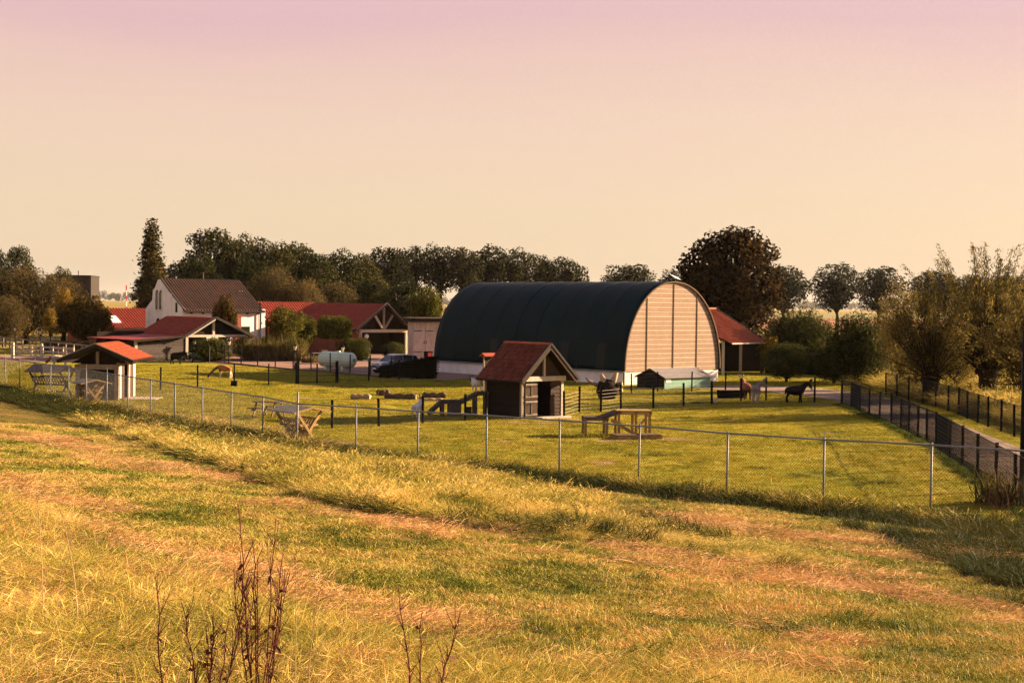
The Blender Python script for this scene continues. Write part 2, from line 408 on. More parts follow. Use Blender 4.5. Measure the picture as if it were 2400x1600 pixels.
# grass
g_mown = GRASS('mown_grass', [(0.030, 0.056, 0.004), (0.145, 0.165, 0.014), (0.41, 0.345, 0.050), (0.62, 0.425, 0.11), (0.72, 0.35, 0.17)], 0.10)
g_litter = GRASS('cut_straw', [(0.26, 0.14, 0.05), (0.56, 0.29, 0.12), (0.74, 0.45, 0.21)], 0.15, 0.8)
g_green = GRASS('green_tuft', [(0.018, 0.036, 0.004), (0.055, 0.080, 0.008), (0.16, 0.155, 0.018)], 0.2)
g_tall = GRASS('tall_blond_grass', [(0.06, 0.09, 0.007), (0.26, 0.225, 0.030), (0.60, 0.42, 0.09), (0.82, 0.56, 0.20)], 0.25, 0.6)
g_ditch = GRASS('ditch_grass', [(0.014, 0.022, 0.004), (0.032, 0.040, 0.007), (0.09, 0.072, 0.014)], 0.2, 0.5)
g_meadow = GRASS('meadow_tuft', [(0.15, 0.155, 0.008), (0.28, 0.235, 0.016), (0.38, 0.265, 0.036)], 0.3, 0.3)

def ground_material():
    m, t, o = _nodes('ground_grass')
    g = _n(t, 'ShaderNodeNewGeometry'); pos = g.outputs['Position']
    p = _n(t, 'ShaderNodeBsdfPrincipled'); t.links.new(p.outputs[0], o.inputs[0])
    p.inputs['Roughness'].default_value = 0.95; p.inputs['Specular IOR Level'].default_value = 0.05
    # meadow
    a = _noise(t, pos, 0.16, 5, 0.65, 0.6); b = _noise(t, pos, 1.7, 5, 0.7, 0.3); c3 = _noise(t, pos, 9.0, 4, 0.7)
    mead = _ramp(t, a, [(0.30, (0.22, 0.215, 0.010)), (0.50, (0.32, 0.265, 0.018)), (0.68, (0.42, 0.29, 0.036))])
    mead = _mix(t, mead, (0.11, 0.115, 0.006), _ramp(t, b, [(0.52, (0, 0, 0)), (0.75, (0.5, 0.5, 0.5))]))
    mead = _mix(t, mead, (0.42, 0.25, 0.09), _ramp(t, _noise(t, pos, 0.42, 6, 0.75, 1.2), [(0.60, (0, 0, 0)), (0.72, (0.75, 0.75, 0.75))]))
    mead = _mix(t, mead, (0.10, 0.095, 0.006), _ramp(t, c3, [(0.40, (0.55, 0.55, 0.55)), (0.6, (0, 0, 0))]))
    # mown dyke: straw and stubble, streaked along the dyke
    mp = _n(t, 'ShaderNodeMapping'); mp.inputs['Rotation'].default_value = (0, 0, R(-40)); mp.inputs['Scale'].default_value = (0.35, 1.5, 1)
    t.links.new(pos, mp.inputs[0])
    d1 = _noise(t, mp.outputs[0], 0.45, 6, 0.7, 0.8); d2 = _noise(t, pos, 6.0, 6, 0.75, 0.3); d3 = _noise(t, pos, 28.0, 3, 0.7)
    dy = _ramp(t, d1, [(0.34, (0.045, 0.055, 0.005)), (0.48, (0.12, 0.100, 0.013)), (0.58, (0.20, 0.125, 0.030)), (0.68, (0.30, 0.145, 0.062))])
    dy = _mix(t, dy, (0.030, 0.024, 0.004), _ramp(t, d2, [(0.40, (0.85, 0.85, 0.85)), (0.54, (0, 0, 0))]))  # dark thatch soil, also darkened for the shade between tufts
    dy = _mix(t, dy, (0.33, 0.22, 0.09), _ramp(t, d3, [(0.58, (0, 0, 0)), (0.72, (0.5, 0.5, 0.5))]))
    # which side of the front fence
    dt = _n(t, 'ShaderNodeVectorMath', operation='DOT_PRODUCT'); t.links.new(pos, dt.inputs[0]); dt.inputs[1].default_value = (0.643, 0.766, 0)
    dl = _n(t, 'ShaderNodeVectorMath', operation='DOT_PRODUCT'); t.links.new(pos, dl.inputs[0]); dl.inputs[1].default_value = (0.829, 0.559, 0)
    s = _math(t, 'MAXIMUM', _math(t, 'SUBTRACT', 35.05, dt.outputs['Value']), _math(t, 'SUBTRACT', 22.75, dl.outputs['Value']))
    fac = _n(t, 'ShaderNodeMapRange'); t.links.new(s, fac.inputs[0]); fac.inputs[1].default_value = 0.0; fac.inputs[2].default_value = 1.5
    col = _mix(t, mead, dy, fac.outputs[0])
    # far fields
    sp = _n(t, 'ShaderNodeSeparateXYZ'); t.links.new(pos, sp.inputs[0])
    ff = _n(t, 'ShaderNodeMapRange'); t.links.new(sp.outputs['Y'], ff.inputs[0]); ff.inputs[1].default_value = 130; ff.inputs[2].default_value = 190
    far = _ramp(t, _noise(t, pos, 0.012, 4, 0.6, 0.4), [(0.35, (0.20, 0.16, 0.03)), (0.55, (0.28, 0.19, 0.05)), (0.7, (0.22, 0.17, 0.04))])
    col = _mix(t, col, far, ff.outputs[0])
    t.links.new(col, p.inputs['Base Color'])
    bp = _n(t, 'ShaderNodeBump'); bp.inputs['Strength'].default_value = 0.9; bp.inputs['Distance'].default_value = 0.06
    t.links.new(_math(t, 'ADD', d2, d3), bp.inputs['Height']); t.links.new(bp.outputs[0], p.inputs['Normal'])
    return m
def paving_material(name, c0, c1, joint, bw, bh, rot=0.0):
    m, t, o = _nodes(name)
    g = _n(t, 'ShaderNodeNewGeometry'); mp = _n(t, 'ShaderNodeMapping'); mp.inputs['Rotation'].default_value = (0, 0, rot)
    t.links.new(g.outputs['Position'], mp.inputs[0])
    b = _n(t, 'ShaderNodeTexBrick'); t.links.new(mp.outputs[0], b.inputs[0]); b.inputs['Scale'].default_value = 1.0
    b.inputs['Brick Width'].default_value = bw; b.inputs['Row Height'].default_value = bh; b.inputs['Mortar Size'].default_value = 0.012
    b.inputs['Color1'].default_value = (*c0, 1); b.inputs['Color2'].default_value = (*c1, 1); b.inputs['Mortar'].default_value = (*joint, 1)
    c = _mix(t, b.outputs['Color'], mul(c0, 0.5), _ramp(t, _noise(t, g.outputs['Position'], 0.7, 6, 0.7), [(0.45, (0, 0, 0)), (0.75, (0.6, 0.6, 0.6))]))
    p = _n(t, 'ShaderNodeBsdfPrincipled'); t.links.new(c, p.inputs['Base Color']); p.inputs['Roughness'].default_value = 0.9
    p.inputs['Specular IOR Level'].default_value = 0.1
    t.links.new(p.outputs[0], o.inputs[0]); return m
m_ground = ground_material()
m_paving = paving_material('brick_paving', (0.34, 0.19, 0.13), (0.27, 0.15, 0.11), (0.14, 0.09, 0.07), 0.22, 0.11, R(41))
m_path = M('gravel_path', (0.27, 0.19, 0.145), 0.95, 0.25, 0.8, 0.4, 30, spec=0.05, stain=(0.13, 0.085, 0.06), stain_amt=0.6)
m_asphalt = M('asphalt', (0.085, 0.066, 0.055), 0.9, 0.2, 1.5, 0.2, 40, spec=0.1)
m_sand = M('trodden_earth', (0.33, 0.20, 0.125), 0.95, 0.25, 2, 0.4, 20, spec=0.05)
# ------------------------------------------------------------------ the ground
def build_ground():
    ang = np.concatenate([np.linspace(-180, -40, 36, endpoint=False), np.linspace(-40, 40, 200, endpoint=False), np.linspace(40, 180, 36, endpoint=False)])
    rad = np.concatenate([[0.4], np.geomspace(1.2, 120, 190), np.geomspace(130, 9000, 50)])
    vs = []; nA = len(ang)
    a = np.radians(ang)
    for r in rad:
        x = np.sin(a) * r; y = np.cos(a) * r
        vs.append(np.stack([x, y, gh(x, y)], 1))
    v = np.concatenate(vs)
    fs = []
    for j in range(len(rad) - 1):
        for k in range(nA):
            fs.append((j * nA + k, j * nA + (k + 1) % nA, (j + 1) * nA + (k + 1) % nA, (j + 1) * nA + k))
    fs.append(tuple(range(nA - 1, -1, -1)))
    me = bpy.data.meshes.new('ground'); me.from_pydata(v.tolist(), [], fs); me.update()
    me.polygons.foreach_set('use_smooth', [True] * len(me.polygons)); me.materials.append(m_ground)
    o = obj('ground', me); kind(o, 'structure')
    bm = bmesh.new(); bm.from_mesh(me); bmesh.ops.recalc_face_normals(bm, faces=bm.faces)
    if sum(f.normal.z for f in bm.faces) < 0: bmesh.ops.reverse_faces(bm, faces=bm.faces)
    bm.to_mesh(me); bm.free()
build_ground()
def sheet_quad(name, m, corners, n, k, lift):
    """draped sheet between four corners given as world xy"""
    c = [np.array(q, float) for q in corners]; mb = MB(); vs = []
    for j in range(k + 1):
        for i in range(n + 1):
            u, w = i / n, j / k
            p = (c[0] * (1 - u) + c[1] * u) * (1 - w) + (c[3] * (1 - u) + c[2] * u) * w
            vs.append((p[0], p[1], gz(p[0], p[1]) + lift))
    fs = [(j * (n + 1) + i, j * (n + 1) + i + 1, (j + 1) * (n + 1) + i + 1, (j + 1) * (n + 1) + i) for j in range(k) for i in range(n)]
    mb.add(vs, fs); o = mb.build(name, m); kind(o, 'structure'); return o
def ribbon(name, m, left, right, lift):
    mb = MB(); vs = []; K = 4
    for a, b in zip(left, right):
        for i in range(K + 1):
            u = i / K; x = a[0] * (1 - u) + b[0] * u; y = a[1] * (1 - u) + b[1] * u
            vs.append((x, y, gz(x, y) + lift))
    n = K + 1
    mb.add(vs, [(j * n + i, j * n + i + 1, (j + 1) * n + i + 1, (j + 1) * n + i) for j in range(len(left) - 1) for i in range(K)])
    return kind(mb.build(name, m), 'structure')
def smooth_line(pts, n=8):
    out_ = []
    P = [np.array(p, float) for p in pts]; P = [2 * P[0] - P[1]] + P + [2 * P[-1] - P[-2]]
    for k in range(1, len(P) - 2):
        for i in range(n):
            t = i / n
            out_.append(0.5 * ((2 * P[k]) + (-P[k - 1] + P[k + 1]) * t + (2 * P[k - 1] - 5 * P[k] + 4 * P[k + 1] - P[k + 2]) * t * t + (-P[k - 1] + 3 * P[k] - 3 * P[k + 1] + P[k + 2]) * t ** 3))
    out_.append(P[-2]); return out_
# brick yard in front of the houses, its near edge along the paddock fence
sheet_quad('brick_yard', m_paving, [(-33, 137.5), (-5.0, 105.6), (8, 128), (-18, 166)], 30, 30, 0.03)
sheet_quad('asphalt_road', m_asphalt, [(-24.0, 143.6), (-2.0, 130.5), (0.5, 136.5), (-22.0, 152.0)], 20, 6, 0.036)
sheet_quad('yard_road', m_paving, [(-60, 121), (-36, 131), (-34, 139), (-62, 143)], 20, 8, 0.025)
# lane on the right
lane_l = smooth_line([(15.2, 38.0), (16.4, 50), (17.6, 60), (18.7, 72), (19.6, 82), (19.4, 90), (17.0, 96.0), (12.5, 99.5)])
lane_r = smooth_line([(19.0, 38.0), (20.0, 50), (20.9, 60), (21.9, 70), (23.2, 82), (23.6, 94), (21.0, 102.0), (16.0, 104.8)])
ribbon('gravel_lane', m_path, lane_l, lane_r, 0.03)
sheet_quad('ploughed_field', M('red_field', (0.26, 0.115, 0.055), 0.95, 0.15, 0.02, spec=0.05), [(20, 390), (330, 390), (620, 820), (10, 820)], 4, 4, 0.06)
sheet_quad('stubble_field', M('green_field', (0.21, 0.19, 0.075), 0.95, 0.12, 0.01, spec=0.05), [(10, 840), (640, 840), (1150, 1500), (0, 1500)], 4, 4, 0.06)
def bare_patch(px, py, rx, ry, m=m_sand):
    p = gpt(px, py); mb = MB(); n = 18
    vs = [(p[0], p[1], gz(p[0], p[1]) + 0.016)]
    for k in range(n):
        t = 2 * math.pi * k / n; q = 0.45 + 0.85 * random.random()
        x, y = p[0] + rx * q * math.cos(t), p[1] + ry * q * math.sin(t); vs.append((x, y, gz(x, y) + 0.014))
    mb.add(vs, [(0, 1 + k, 1 + (k + 1) % n) for k in range(n)])
    kind(mb.build('bare_earth', m), 'structure')
for q in ((775, 1037, 1.5, 1.3), (275, 950, 1.6, 1.1), (1600, 1030, 1.2, 0.6), (1420, 1085, 0.7, 0.5), (1900, 946, 2.6, 0.7), (1950, 1015, 0.7, 0.35),
          (350, 925, 2.0, 0.4), (720, 933, 1.0, 0.5), (1345, 983, 1.0, 0.5), (1580, 1028, 0.9, 0.4), (1255, 992, 1.5, .45), (1440, 1034, 1.1, .4), (1770, 950, 1.6, .5), (740, 904, 1.6, .5), (1010, 985, .8, .4), (640, 1000, .6, .4), (1700, 985, .5, .3), (1180, 1035, .6, .3), (430, 940, .5, .3)):
    bare_patch(*q)

# ------------------------------------------------------------------ roofs of tiles
def tile_sheet(name, m, parent, O, U, V, w, l, tw=0.24, th=0.36, amp=0.03, step=0.028, cut=None):
    """pantiled slope: O one ridge corner, U along the ridge, V down the slope; cut(u) gives the length at u"""
    O, U, V = (np.array(q, float) for q in (O, U, V)); U /= np.linalg.norm(U); V /= np.linalg.norm(V)
    N = np.cross(U, V); N = N if N[2] > 0 else -N
    nu = max(2, int(round(w / tw))) * 6; rows = max(1, int(round(l / th)))
    us = np.linspace(0, w, nu + 1); ph = us / w * (nu / 6) * 2 * math.pi
    wave = amp * (np.sin(ph) + 0.35 * np.sin(2 * ph + 0.6))
    vs = []
    for r in range(rows):
        for e, (vv, h) in enumerate(((r / rows * l, 0.0), ((r + 1) / rows * l, step))):
            for k in range(nu + 1):
                lim = l if cut is None else cut(us[k])
                vs.append(O + U * us[k] + V * min(vv, lim) + N * (wave[k] + h))
    n = nu + 1; fs = []
    for r in range(2 * rows - 1):
        for k in range(nu): fs.append((r * n + k, r * n + k + 1, (r + 1) * n + k + 1, (r + 1) * n + k))
    mb = MB(); mb.add(vs, fs); return mb.build(name, m, parent)
def slab(name, m, parent, pts, t):
    """thin board through four or more points of a plane, thickness t downwards"""
    pts = [np.array(p, float) for p in pts]; n = len(pts)
    N = np.cross(pts[1] - pts[0], pts[2] - pts[0]); N /= np.linalg.norm(N); N = N if N[2] > 0 else -N
    mb = MB(); mb.add(pts + [p - N * t for p in pts], [tuple(range(n)), tuple(range(2 * n - 1, n - 1, -1))] + [(k, (k + 1) % n, n + (k + 1) % n, n + k) for k in range(n)])
    return mb.build(name, m, parent)

# ------------------------------------------------------------------ curved barn
BF = Frm(8.0, 103.0, 41.6)
BW, BL, PZ, BH = 10.2, 21.4, 0.95, 7.35
def arch(t):       # t from 0 (left foot) to 1 (right foot)
    a = math.pi * (1 - t); return BW / 2 + BW / 2 * math.copysign(abs(math.cos(a)) ** 0.96, math.cos(a)), PZ + (BH - PZ) * math.sin(a) ** 0.98
def half_at(z):
    q = min(1.0, max(0.0, (z - PZ) / (BH - PZ))) ** (1 / 0.98)
    return BW / 2 * max(0.0, 1 - q * q) ** (0.5 * 0.96)
barn = thing('curved_barn', 'large black arched-roof barn with pale boarded gable end and white plinth', 'barn', BF.o, BF.a)
mb = MB(); n = 64; K = 40; vs = []
for j in range(K + 1):
    yy = -0.12 + (BL + 0.24) * j / K
    for k in range(n + 1):
        x, z = arch(k / n); rib = 0.012 if j % 4 == 0 else 0.0
        dx, dz = (x - BW / 2) / (BW / 2), (z - PZ) / (BH - PZ)
        vs.append((x + dx * (0.14 + rib), yy, z + dz * (0.10 + rib)))
fs = [(j * (n + 1) + k, j * (n + 1) + k + 1, (j + 1) * (n + 1) + k + 1, (j + 1) * (n + 1) + k) for j in range(K) for k in range(n)]
mb.add(vs, fs); roof = mb.build('arched_roof', m_barn, barn, smooth=True)
so = roof.modifiers.new('thickness', 'SOLIDIFY'); so.thickness = 0.08; so.offset = -1
mb = MB()     # edge strip round the gable
for k in range(n):
    a, b = arch(k / n), arch((k + 1) / n)
    mb.beam((a[0] + (a[0] - BW / 2) / (BW / 2) * 0.06, -0.14, a[1] + 0.05), (b[0] + (b[0] - BW / 2) / (BW / 2) * 0.06, -0.14, b[1] + 0.05), 0.06, 0.10)
mb.build('verge_strip', m_oldwood, barn)
for j in range(1, 9):      # raised seams between the roof sheets
    yy = BL * j / 9; q = MB()
    for k in range(32):
        a, b = arch(k / 32), arch((k + 1) / 32)
        e = lambda c: (c[0] + (c[0] - BW / 2) / (BW / 2) * 0.15, yy, c[1] + (c[1] - PZ) / (BH - PZ) * 0.11)
        q.beam(e(a), e(b), 0.05, 0.05)
    q.build('roof_seam', m_rib, barn)
# gable boards, four bays
cols = [0.0, 2.45, 5.2, 7.85, BW]; nb = 38; bh = (BH - 0.03 - PZ) / nb
cols[1] = BF.sx(1515, 0, 4); cols[2] = BF.sx(1577, 0, 4); cols[3] = BF.sx(1632, 0, 4)
for r in range(nb):
    z0, z1 = PZ + r * bh, PZ + (r + 1) * bh - 0.012
    for c in range(4):
        xa, xb = cols[c] + 0.03, cols[c + 1] - 0.03
        h0, h1 = half_at(z0), half_at(z1)
        p = [(max(xa, BW / 2 - h0), z0), (min(xb, BW / 2 + h0), z0), (min(xb, BW / 2 + h1), z1), (max(xa, BW / 2 - h1), z1)]
        if p[1][0] - p[0][0] < 0.15: continue
        if p[2][0] < p[3][0]: p = [p[0], p[1], ((p[0][0] + p[1][0]) / 2, z1)]
        m_ = MB(); vs = [(x, -0.062 if z == z0 else -0.03, z) for x, z in p] + [(x, 0.0, z) for x, z in p]; k = len(p)
        m_.add(vs, [tuple(range(k)), tuple(range(2 * k - 1, k - 1, -1))] + [(i, (i + 1) % k, k + (i + 1) % k, k + i) for i in range(k)])
        m_.build('board', m_board if r % 2 else m_board2, barn)
for c in (1, 2, 3):
    zt = PZ + (BH - PZ) * math.sqrt(max(0, 1 - (abs(cols[c] - BW / 2) / (BW / 2)) ** 2)) - 0.12
    MB().box(cols[c] - 0.035, -0.085, PZ, cols[c] + 0.035, -0.005, zt).build('cover_strip', m_oldwood, barn)
pts = [(arch(k / n)[0], arch(k / n)[1]) for k in range(n + 1)]
MB().prism(pts, 1, 0.004, 0.10).build('gable_backing', m_dark, barn)
MB().prism(pts, 1, BL - 0.15, BL - 0.05).build('rear_gable', m_board, barn)
MB().box(0.0, 0.0, -0.1, 0.25, BL - 0.01, PZ - 0.06).build('plinth', m_plinth, barn)
MB().box(0.26, -0.004, -0.1, BW, 0.24, PZ - 0.05).build('plinth', m_plinth, barn)
MB().box(BW - 0.25, 0.25, -0.1, BW - 0.004, BL - 0.02, PZ - 0.06).build('plinth', m_plinth, barn)
MB().box(-0.22, -0.12, PZ - 0.06, 0.12, BL, PZ + 0.03).build('gutter', m_galv, barn, bevel=0.03)
MB().cyl((-0.10, -0.09, PZ - 0.05), (-0.10, -0.09, 0.0), 0.05).build('downpipe', m_dark, barn, True)
for px, py0, py1 in ((1408, 822, 868), (1322, 815, 850), (1157, 808, 850)):    # roof lights low on the near side
    yy = BF.sy(px, -0.1, 2.0)
    g = 10; vs = []
    for i in range(g + 1):
        z = 1.05 + (2.9 - 1.05) * i / g; x = BW / 2 - half_at(z); dz = (z - PZ) / (BH - PZ)
        dx = (x - BW / 2) / (BW / 2)
        for q in (-0.42, 0.42): vs.append((x + dx * 0.19, yy + q, z + dz * 0.1))
    MB().add(vs, [(2 * i, 2 * i + 1, 2 * i + 3, 2 * i + 2) for i in range(g)]).build('roof_light', m_skylight, barn)
# flat aerial on the ridge
ap = BF.w(BW / 2 + 0.55, 0.35, 0); az = BH - 0.1
aer = thing('flat_antenna', 'small white tilted flat antenna on top of the black arched barn', 'antenna', (ap[0], ap[1], az), BF.a)
MB().cyl((0, 0, 0.05), (0, 0, 0.45), 0.03).build('mast', m_galv, aer)
MB().cyl((-0.25, 0, 0.10), (0.3, 0, 0.10), 0.02).build('bracket', m_dark, aer)
pn = MB().box(-0.36, -0.24, -0.025, 0.36, 0.24, 0.025).build('panel', m_paper, aer, bevel=0.01); pn.location = (0, 0, 0.52); pn.rotation_euler = (R(26), R(14), 0)

# ------------------------------------------------------------------ goat hut with tiled roof
HF = Frm(*gpt(1222, 982)[:2], 41.6)
HW, HL, HE, HR = 2.72, 2.6, 1.95, 3.62
hut = thing('goat_hut', 'small dark goat hut with red tiled roof and open half doors', 'hut', HF.o, HF.a)
ov, og = 0.52, 0.55            # eave and gable overhang
half = HW / 2 + ov; rise = HR - (HE - 0.1)
V1 = np.array([-half, 0, -rise]); SL = np.linalg.norm(V1)
ze = HE - 0.1
# near slope: single tiles
rows, ncol = 9, 15; TL = SL / rows; TW = (HL + og + 0.25) / ncol
def tile_mesh():
    mb = MB(); vs = []; k = 7
    for j, (v, h) in enumerate(((0.0, 0.0), (TL * 1.08, 0.035))):
        for i in range(k):
            u = i / (k - 1); hh = 0.035 * math.sin(u * 2 * math.pi) + (0.02 if i == 0 else 0)
            vs.append((v, u * TW * 1.03, hh + h))
    top = len(vs); vs += [(x, y, z - 0.018) for x, y, z in vs]
    fs = [(i, i + 1, k + i + 1, k + i) for i in range(k - 1)]
    fs += [(top + i + 1, top + i, top + k + i, top + k + i + 1) for i in range(k - 1)] + [(k + i, k + i + 1, top + k + i + 1, top + k + i) for i in range(k - 1)]
    mb.add(vs, fs); return mb.mesh('tile', m_tile)
tm = tile_mesh(); ang = math.atan2(rise, half)
for r in range(rows):
    for c in range(ncol):
        o = obj('tile', tm, hut)
        v = r * TL; q = v / SL
        o.location = (HW / 2 - half * q + random.uniform(-.006, .006), -og + c * TW, HR - rise * q + 0.05 + random.uniform(-.004, .006))
        o.rotation_euler = (random.uniform(-.015, .015), math.pi - ang if False else 0, 0)
        o.rotation_euler = (0, ang, math.pi); o.location[1] += TW
        o.rotation_euler[0] = random.uniform(-.012, .012)
for c in range(9):
    y0 = -og + (HL + og + 0.25) * c / 9
    cm = MB(); vs = []
    for e, (yy, rr) in enumerate(((y0, 0.12), (y0 + (HL + og + 0.25) / 9 * 1.05, 0.10))):
        for k in range(7):
            t = math.pi * k / 6; vs.append((HW / 2 + rr * math.cos(t), yy, HR + 0.03 + rr * math.sin(t)))
    cm.add(vs, [(k, k + 1, 8 + k, 7 + k) for k in range(6)]).build('ridge_tile', m_orange, hut)
tile_sheet('far_tiles', m_tile, hut, (HW / 2, -og, HR + 0.05), (0, 1, 0), (half, 0, -rise), HL + og + 0.25, SL)
slab('roof_boarding', m_dark, hut, [(HW / 2, -og + .02, HR), (HW / 2, HL + .2, HR), (HW / 2 - half + .03, HL + .2, ze), (HW / 2 - half + .03, -og + .02, ze)], 0.05)
slab('roof_boarding', m_dark, hut, [(HW / 2, -og + .02, HR), (HW / 2, HL + .2, HR), (HW / 2 + half - .03, HL + .2, ze), (HW / 2 + half - .03, -og + .02, ze)], 0.05)
for sgn in (-1, 1):            # barge boards
    MB().beam((HW / 2, -og - 0.03, HR - 0.02), (HW / 2 + sgn * half, -og - 0.03, ze - 0.02), 0.06, 0.26).build('barge_board', m_plank if sgn > 0 else m_plank, hut)
    MB().beam((HW / 2, -og - 0.075, HR + 0.09), (HW / 2 + sgn * (half + .02), -og - 0.075, ze + 0.09), 0.04, 0.11).build('verge_board', m_trim, hut)
mb = MB().beam((HW / 2 - half - .02, -og - .02, ze + .02), (HW / 2 - half - .02, HL + .2, ze + .02), 0.05, 0.10); mb.build('fascia', m_trim, hut)
# side wall of lapped boards
for r in range(11):
    z0 = 0.05 + r * (HE - 0.1) / 11
    m_ = MB().add([(-0.035, 0.1, z0), (-0.035, HL, z0), (-0.012, HL, z0 + .175), (-0.012, 0.1, z0 + .175), (0.02, 0.1, z0), (0.02, HL, z0), (0.02, HL, z0 + .175), (0.02, 0.1, z0 + .175)],
                  [(0,1,2,3),(4,7,6,5),(0,4,5,1),(1,5,6,2),(2,6,7,3),(3,7,4,0)])
    m_.build('side_board', m_dark, hut)
MB().box(0.02, HL - .05, 0, HW, HL, HE).build('rear_wall', m_dark, hut)
MB().box(HW - .05, 0.0, 0, HW, HL - .06, HE).build('far_wall', m_dark, hut)
MB().box(-0.05, -0.05, 0, 0.09, 0.09, HE).build('corner_post', m_grey_beam, hut)
MB().box(HW - .10, -0.05, 0, HW + .06, 0.09, HE - 0.03).build('corner_post', m_cream, hut)
MB().box(-0.10, HL - .02, 0, 0.03, HL + .1, HE).build('corner_post', m_grey_beam, hut)
dx0, dx1 = 0.78 + 0.42, 1.78
dx0, dx1 = HF.sx(1258, 0, 1), HF.sx(1290, 0, 1)
for r in range(9):             # lit boards right of the door
    z0 = 0.10 + r * 0.19
    m_ = MB().add([(dx1, -0.04, z0), (HW - .11, -0.04, z0), (HW - .11, -0.015, z0 + .185), (dx1, -0.015, z0 + .185), (dx1, 0.02, z0), (HW - .11, 0.02, z0), (HW - .11, 0.02, z0 + .185), (dx1, 0.02, z0 + .185)],
                  [(0,1,2,3),(4,7,6,5),(0,4,5,1),(1,5,6,2),(2,6,7,3),(3,7,4,0)])
    m_.build('front_board', m_plank, hut)
MB().box(0.1, -0.02, 0.05, 0.16, 0.03, HE - .1).build('door_jamb', m_grey_beam, hut)
# half doors folded back against the wall at the left of the opening
for z0, z1 in ((0.08, 0.93), (0.97, 1.78)):
    d = MB().box(0.17, -0.075, z0, dx0 - 0.02, -0.04, z1).build('half_door', m_plank, hut)
    for zz in (z0 + .10, z1 - .12): MB().box(0.18, -0.10, zz, dx0 - 0.03, -0.0765, zz + .085).build('ledge', m_grey_beam, d)
    MB().box((0.17 + dx0) / 2 - .03, -0.097, z0 + .19, (0.17 + dx0) / 2 + .03, -0.0765, z1 - .13).build('brace', m_oldwood, d)
    for zz in (z0 + .16, z1 - .2): MB().box(0.30, -0.112, zz, 0.62, -0.1005, zz + .03).build('strap_hinge', m_black, d)
MB().box(-0.02, -0.20, HE - 0.10, HW + .08, -0.055, HE + 0.14).build('tie_beam', m_cream, hut, bevel=0.01)
MB().box(HW / 2 - .055, -0.17, HE + .145, HW / 2 + .055, -0.07, HR - .16).build('king_post', m_cream, hut)
MB().prism([(0.05, HE + .142), (HW - .05, HE + .142), (HW / 2, HR - .1)], 1, 0.02, 0.06).build('gable_boarding', m_plank, hut)
MB().box(dx0 - .1, -0.55, -0.05, HW + .15, -0.02, 0.09).build('door_step', m_cream, hut)

# ------------------------------------------------------------------ shelter by the front fence, open gable towards us
SF = Frm(-22.95, 80.6, 2.0, 0.0)
sh = thing('open_shelter', 'open-fronted animal shelter with orange tiled roof near the front fence', 'shelter', SF.o, SF.a)
rz, ez_, hw = 3.12, 2.22, 2.08; y0, y1 = -0.9, 4.6
tile_sheet('roof_tiles', m_orange, sh, (0, y0, rz + .05), (0, 1, 0), (hw, 0, ez_ - rz), y1 - y0, math.hypot(hw, rz - ez_), 0.30, 0.38, 0.04)
tile_sheet('roof_tiles', m_orange, sh, (0, y0, rz + .05), (0, 1, 0), (-hw, 0, ez_ - rz), y1 - y0, math.hypot(hw, rz - ez_), 0.30, 0.38, 0.04)
for s_ in (1, -1):
    slab('roof_boarding', m_dark, sh, [(0, y0 + .02, rz), (0, y1 - .02, rz), (s_ * (hw - .04), y1 - .02, ez_ + .01), (s_ * (hw - .04), y0 + .02, ez_ + .01)], 0.06)
    MB().beam((0, y0 - .03, rz - .03), (s_ * hw, y0 - .03, ez_ - .03), 0.05, 0.24).build('barge_board', m_trim, sh)
    MB().beam((0, y0 - .06, rz + .07), (s_ * (hw + .02), y0 - .06, ez_ + .07), 0.04, 0.06).build('verge_board', m_grey_beam, sh)
MB().box(-1.32, -0.08, 1.72, 1.12, 0.10, 2.0).build('tie_beam', m_grey_beam, sh)
MB().box(-0.16, -0.05, 2.003, 0.0, 0.08, 2.72).build('king_post', m_grey_beam, sh)
MB().prism([(-1.6, 2.05), (1.6, 2.05), (0, 2.86)], 1, 0.12, 0.16).build('gable_boarding', m_dark, sh)
for x in (-1.28, 0.86): MB().box(x, -0.06, -.1, x + .24, 0.12, 1.717).build('front_post', m_grey_beam, sh)
MB().box(-1.03, 0.03, -.1, 0.857, 0.11, 1.0).build('front_wall', m_greywood, sh)
MB().box(-1.25, 4.0, -.1, 1.1, 4.1, 2.1).build('rear_wall', m_dark, sh)
MB().box(-1.27, 0.13, -.1, -1.17, 3.99, 2.0).build('side_wall', m_dark, sh)
for k, (a, b, mm) in enumerate(((0.13, 0.55, m_cream), (0.58, 1.35, m_plank), (2.35, 2.62, m_cream), (2.65, 3.45, m_plank), (3.48, 3.99, m_cream))):
    MB().box(1.02, a, -.1 if k else .1, 1.10 + (0.025 if mm is m_cream else 0), b, 1.95).build('side_post' if mm is m_cream else 'side_panel', mm, sh)
MB().box(0.98, -.08, 1.955, 1.14, 4.1, 2.10).build('wall_plate', m_grey_beam, sh)
MB().box(1.2, 0.6, -.05, 3.0, 2.6, 0.05).build('threshold_slab', m_cream, sh)

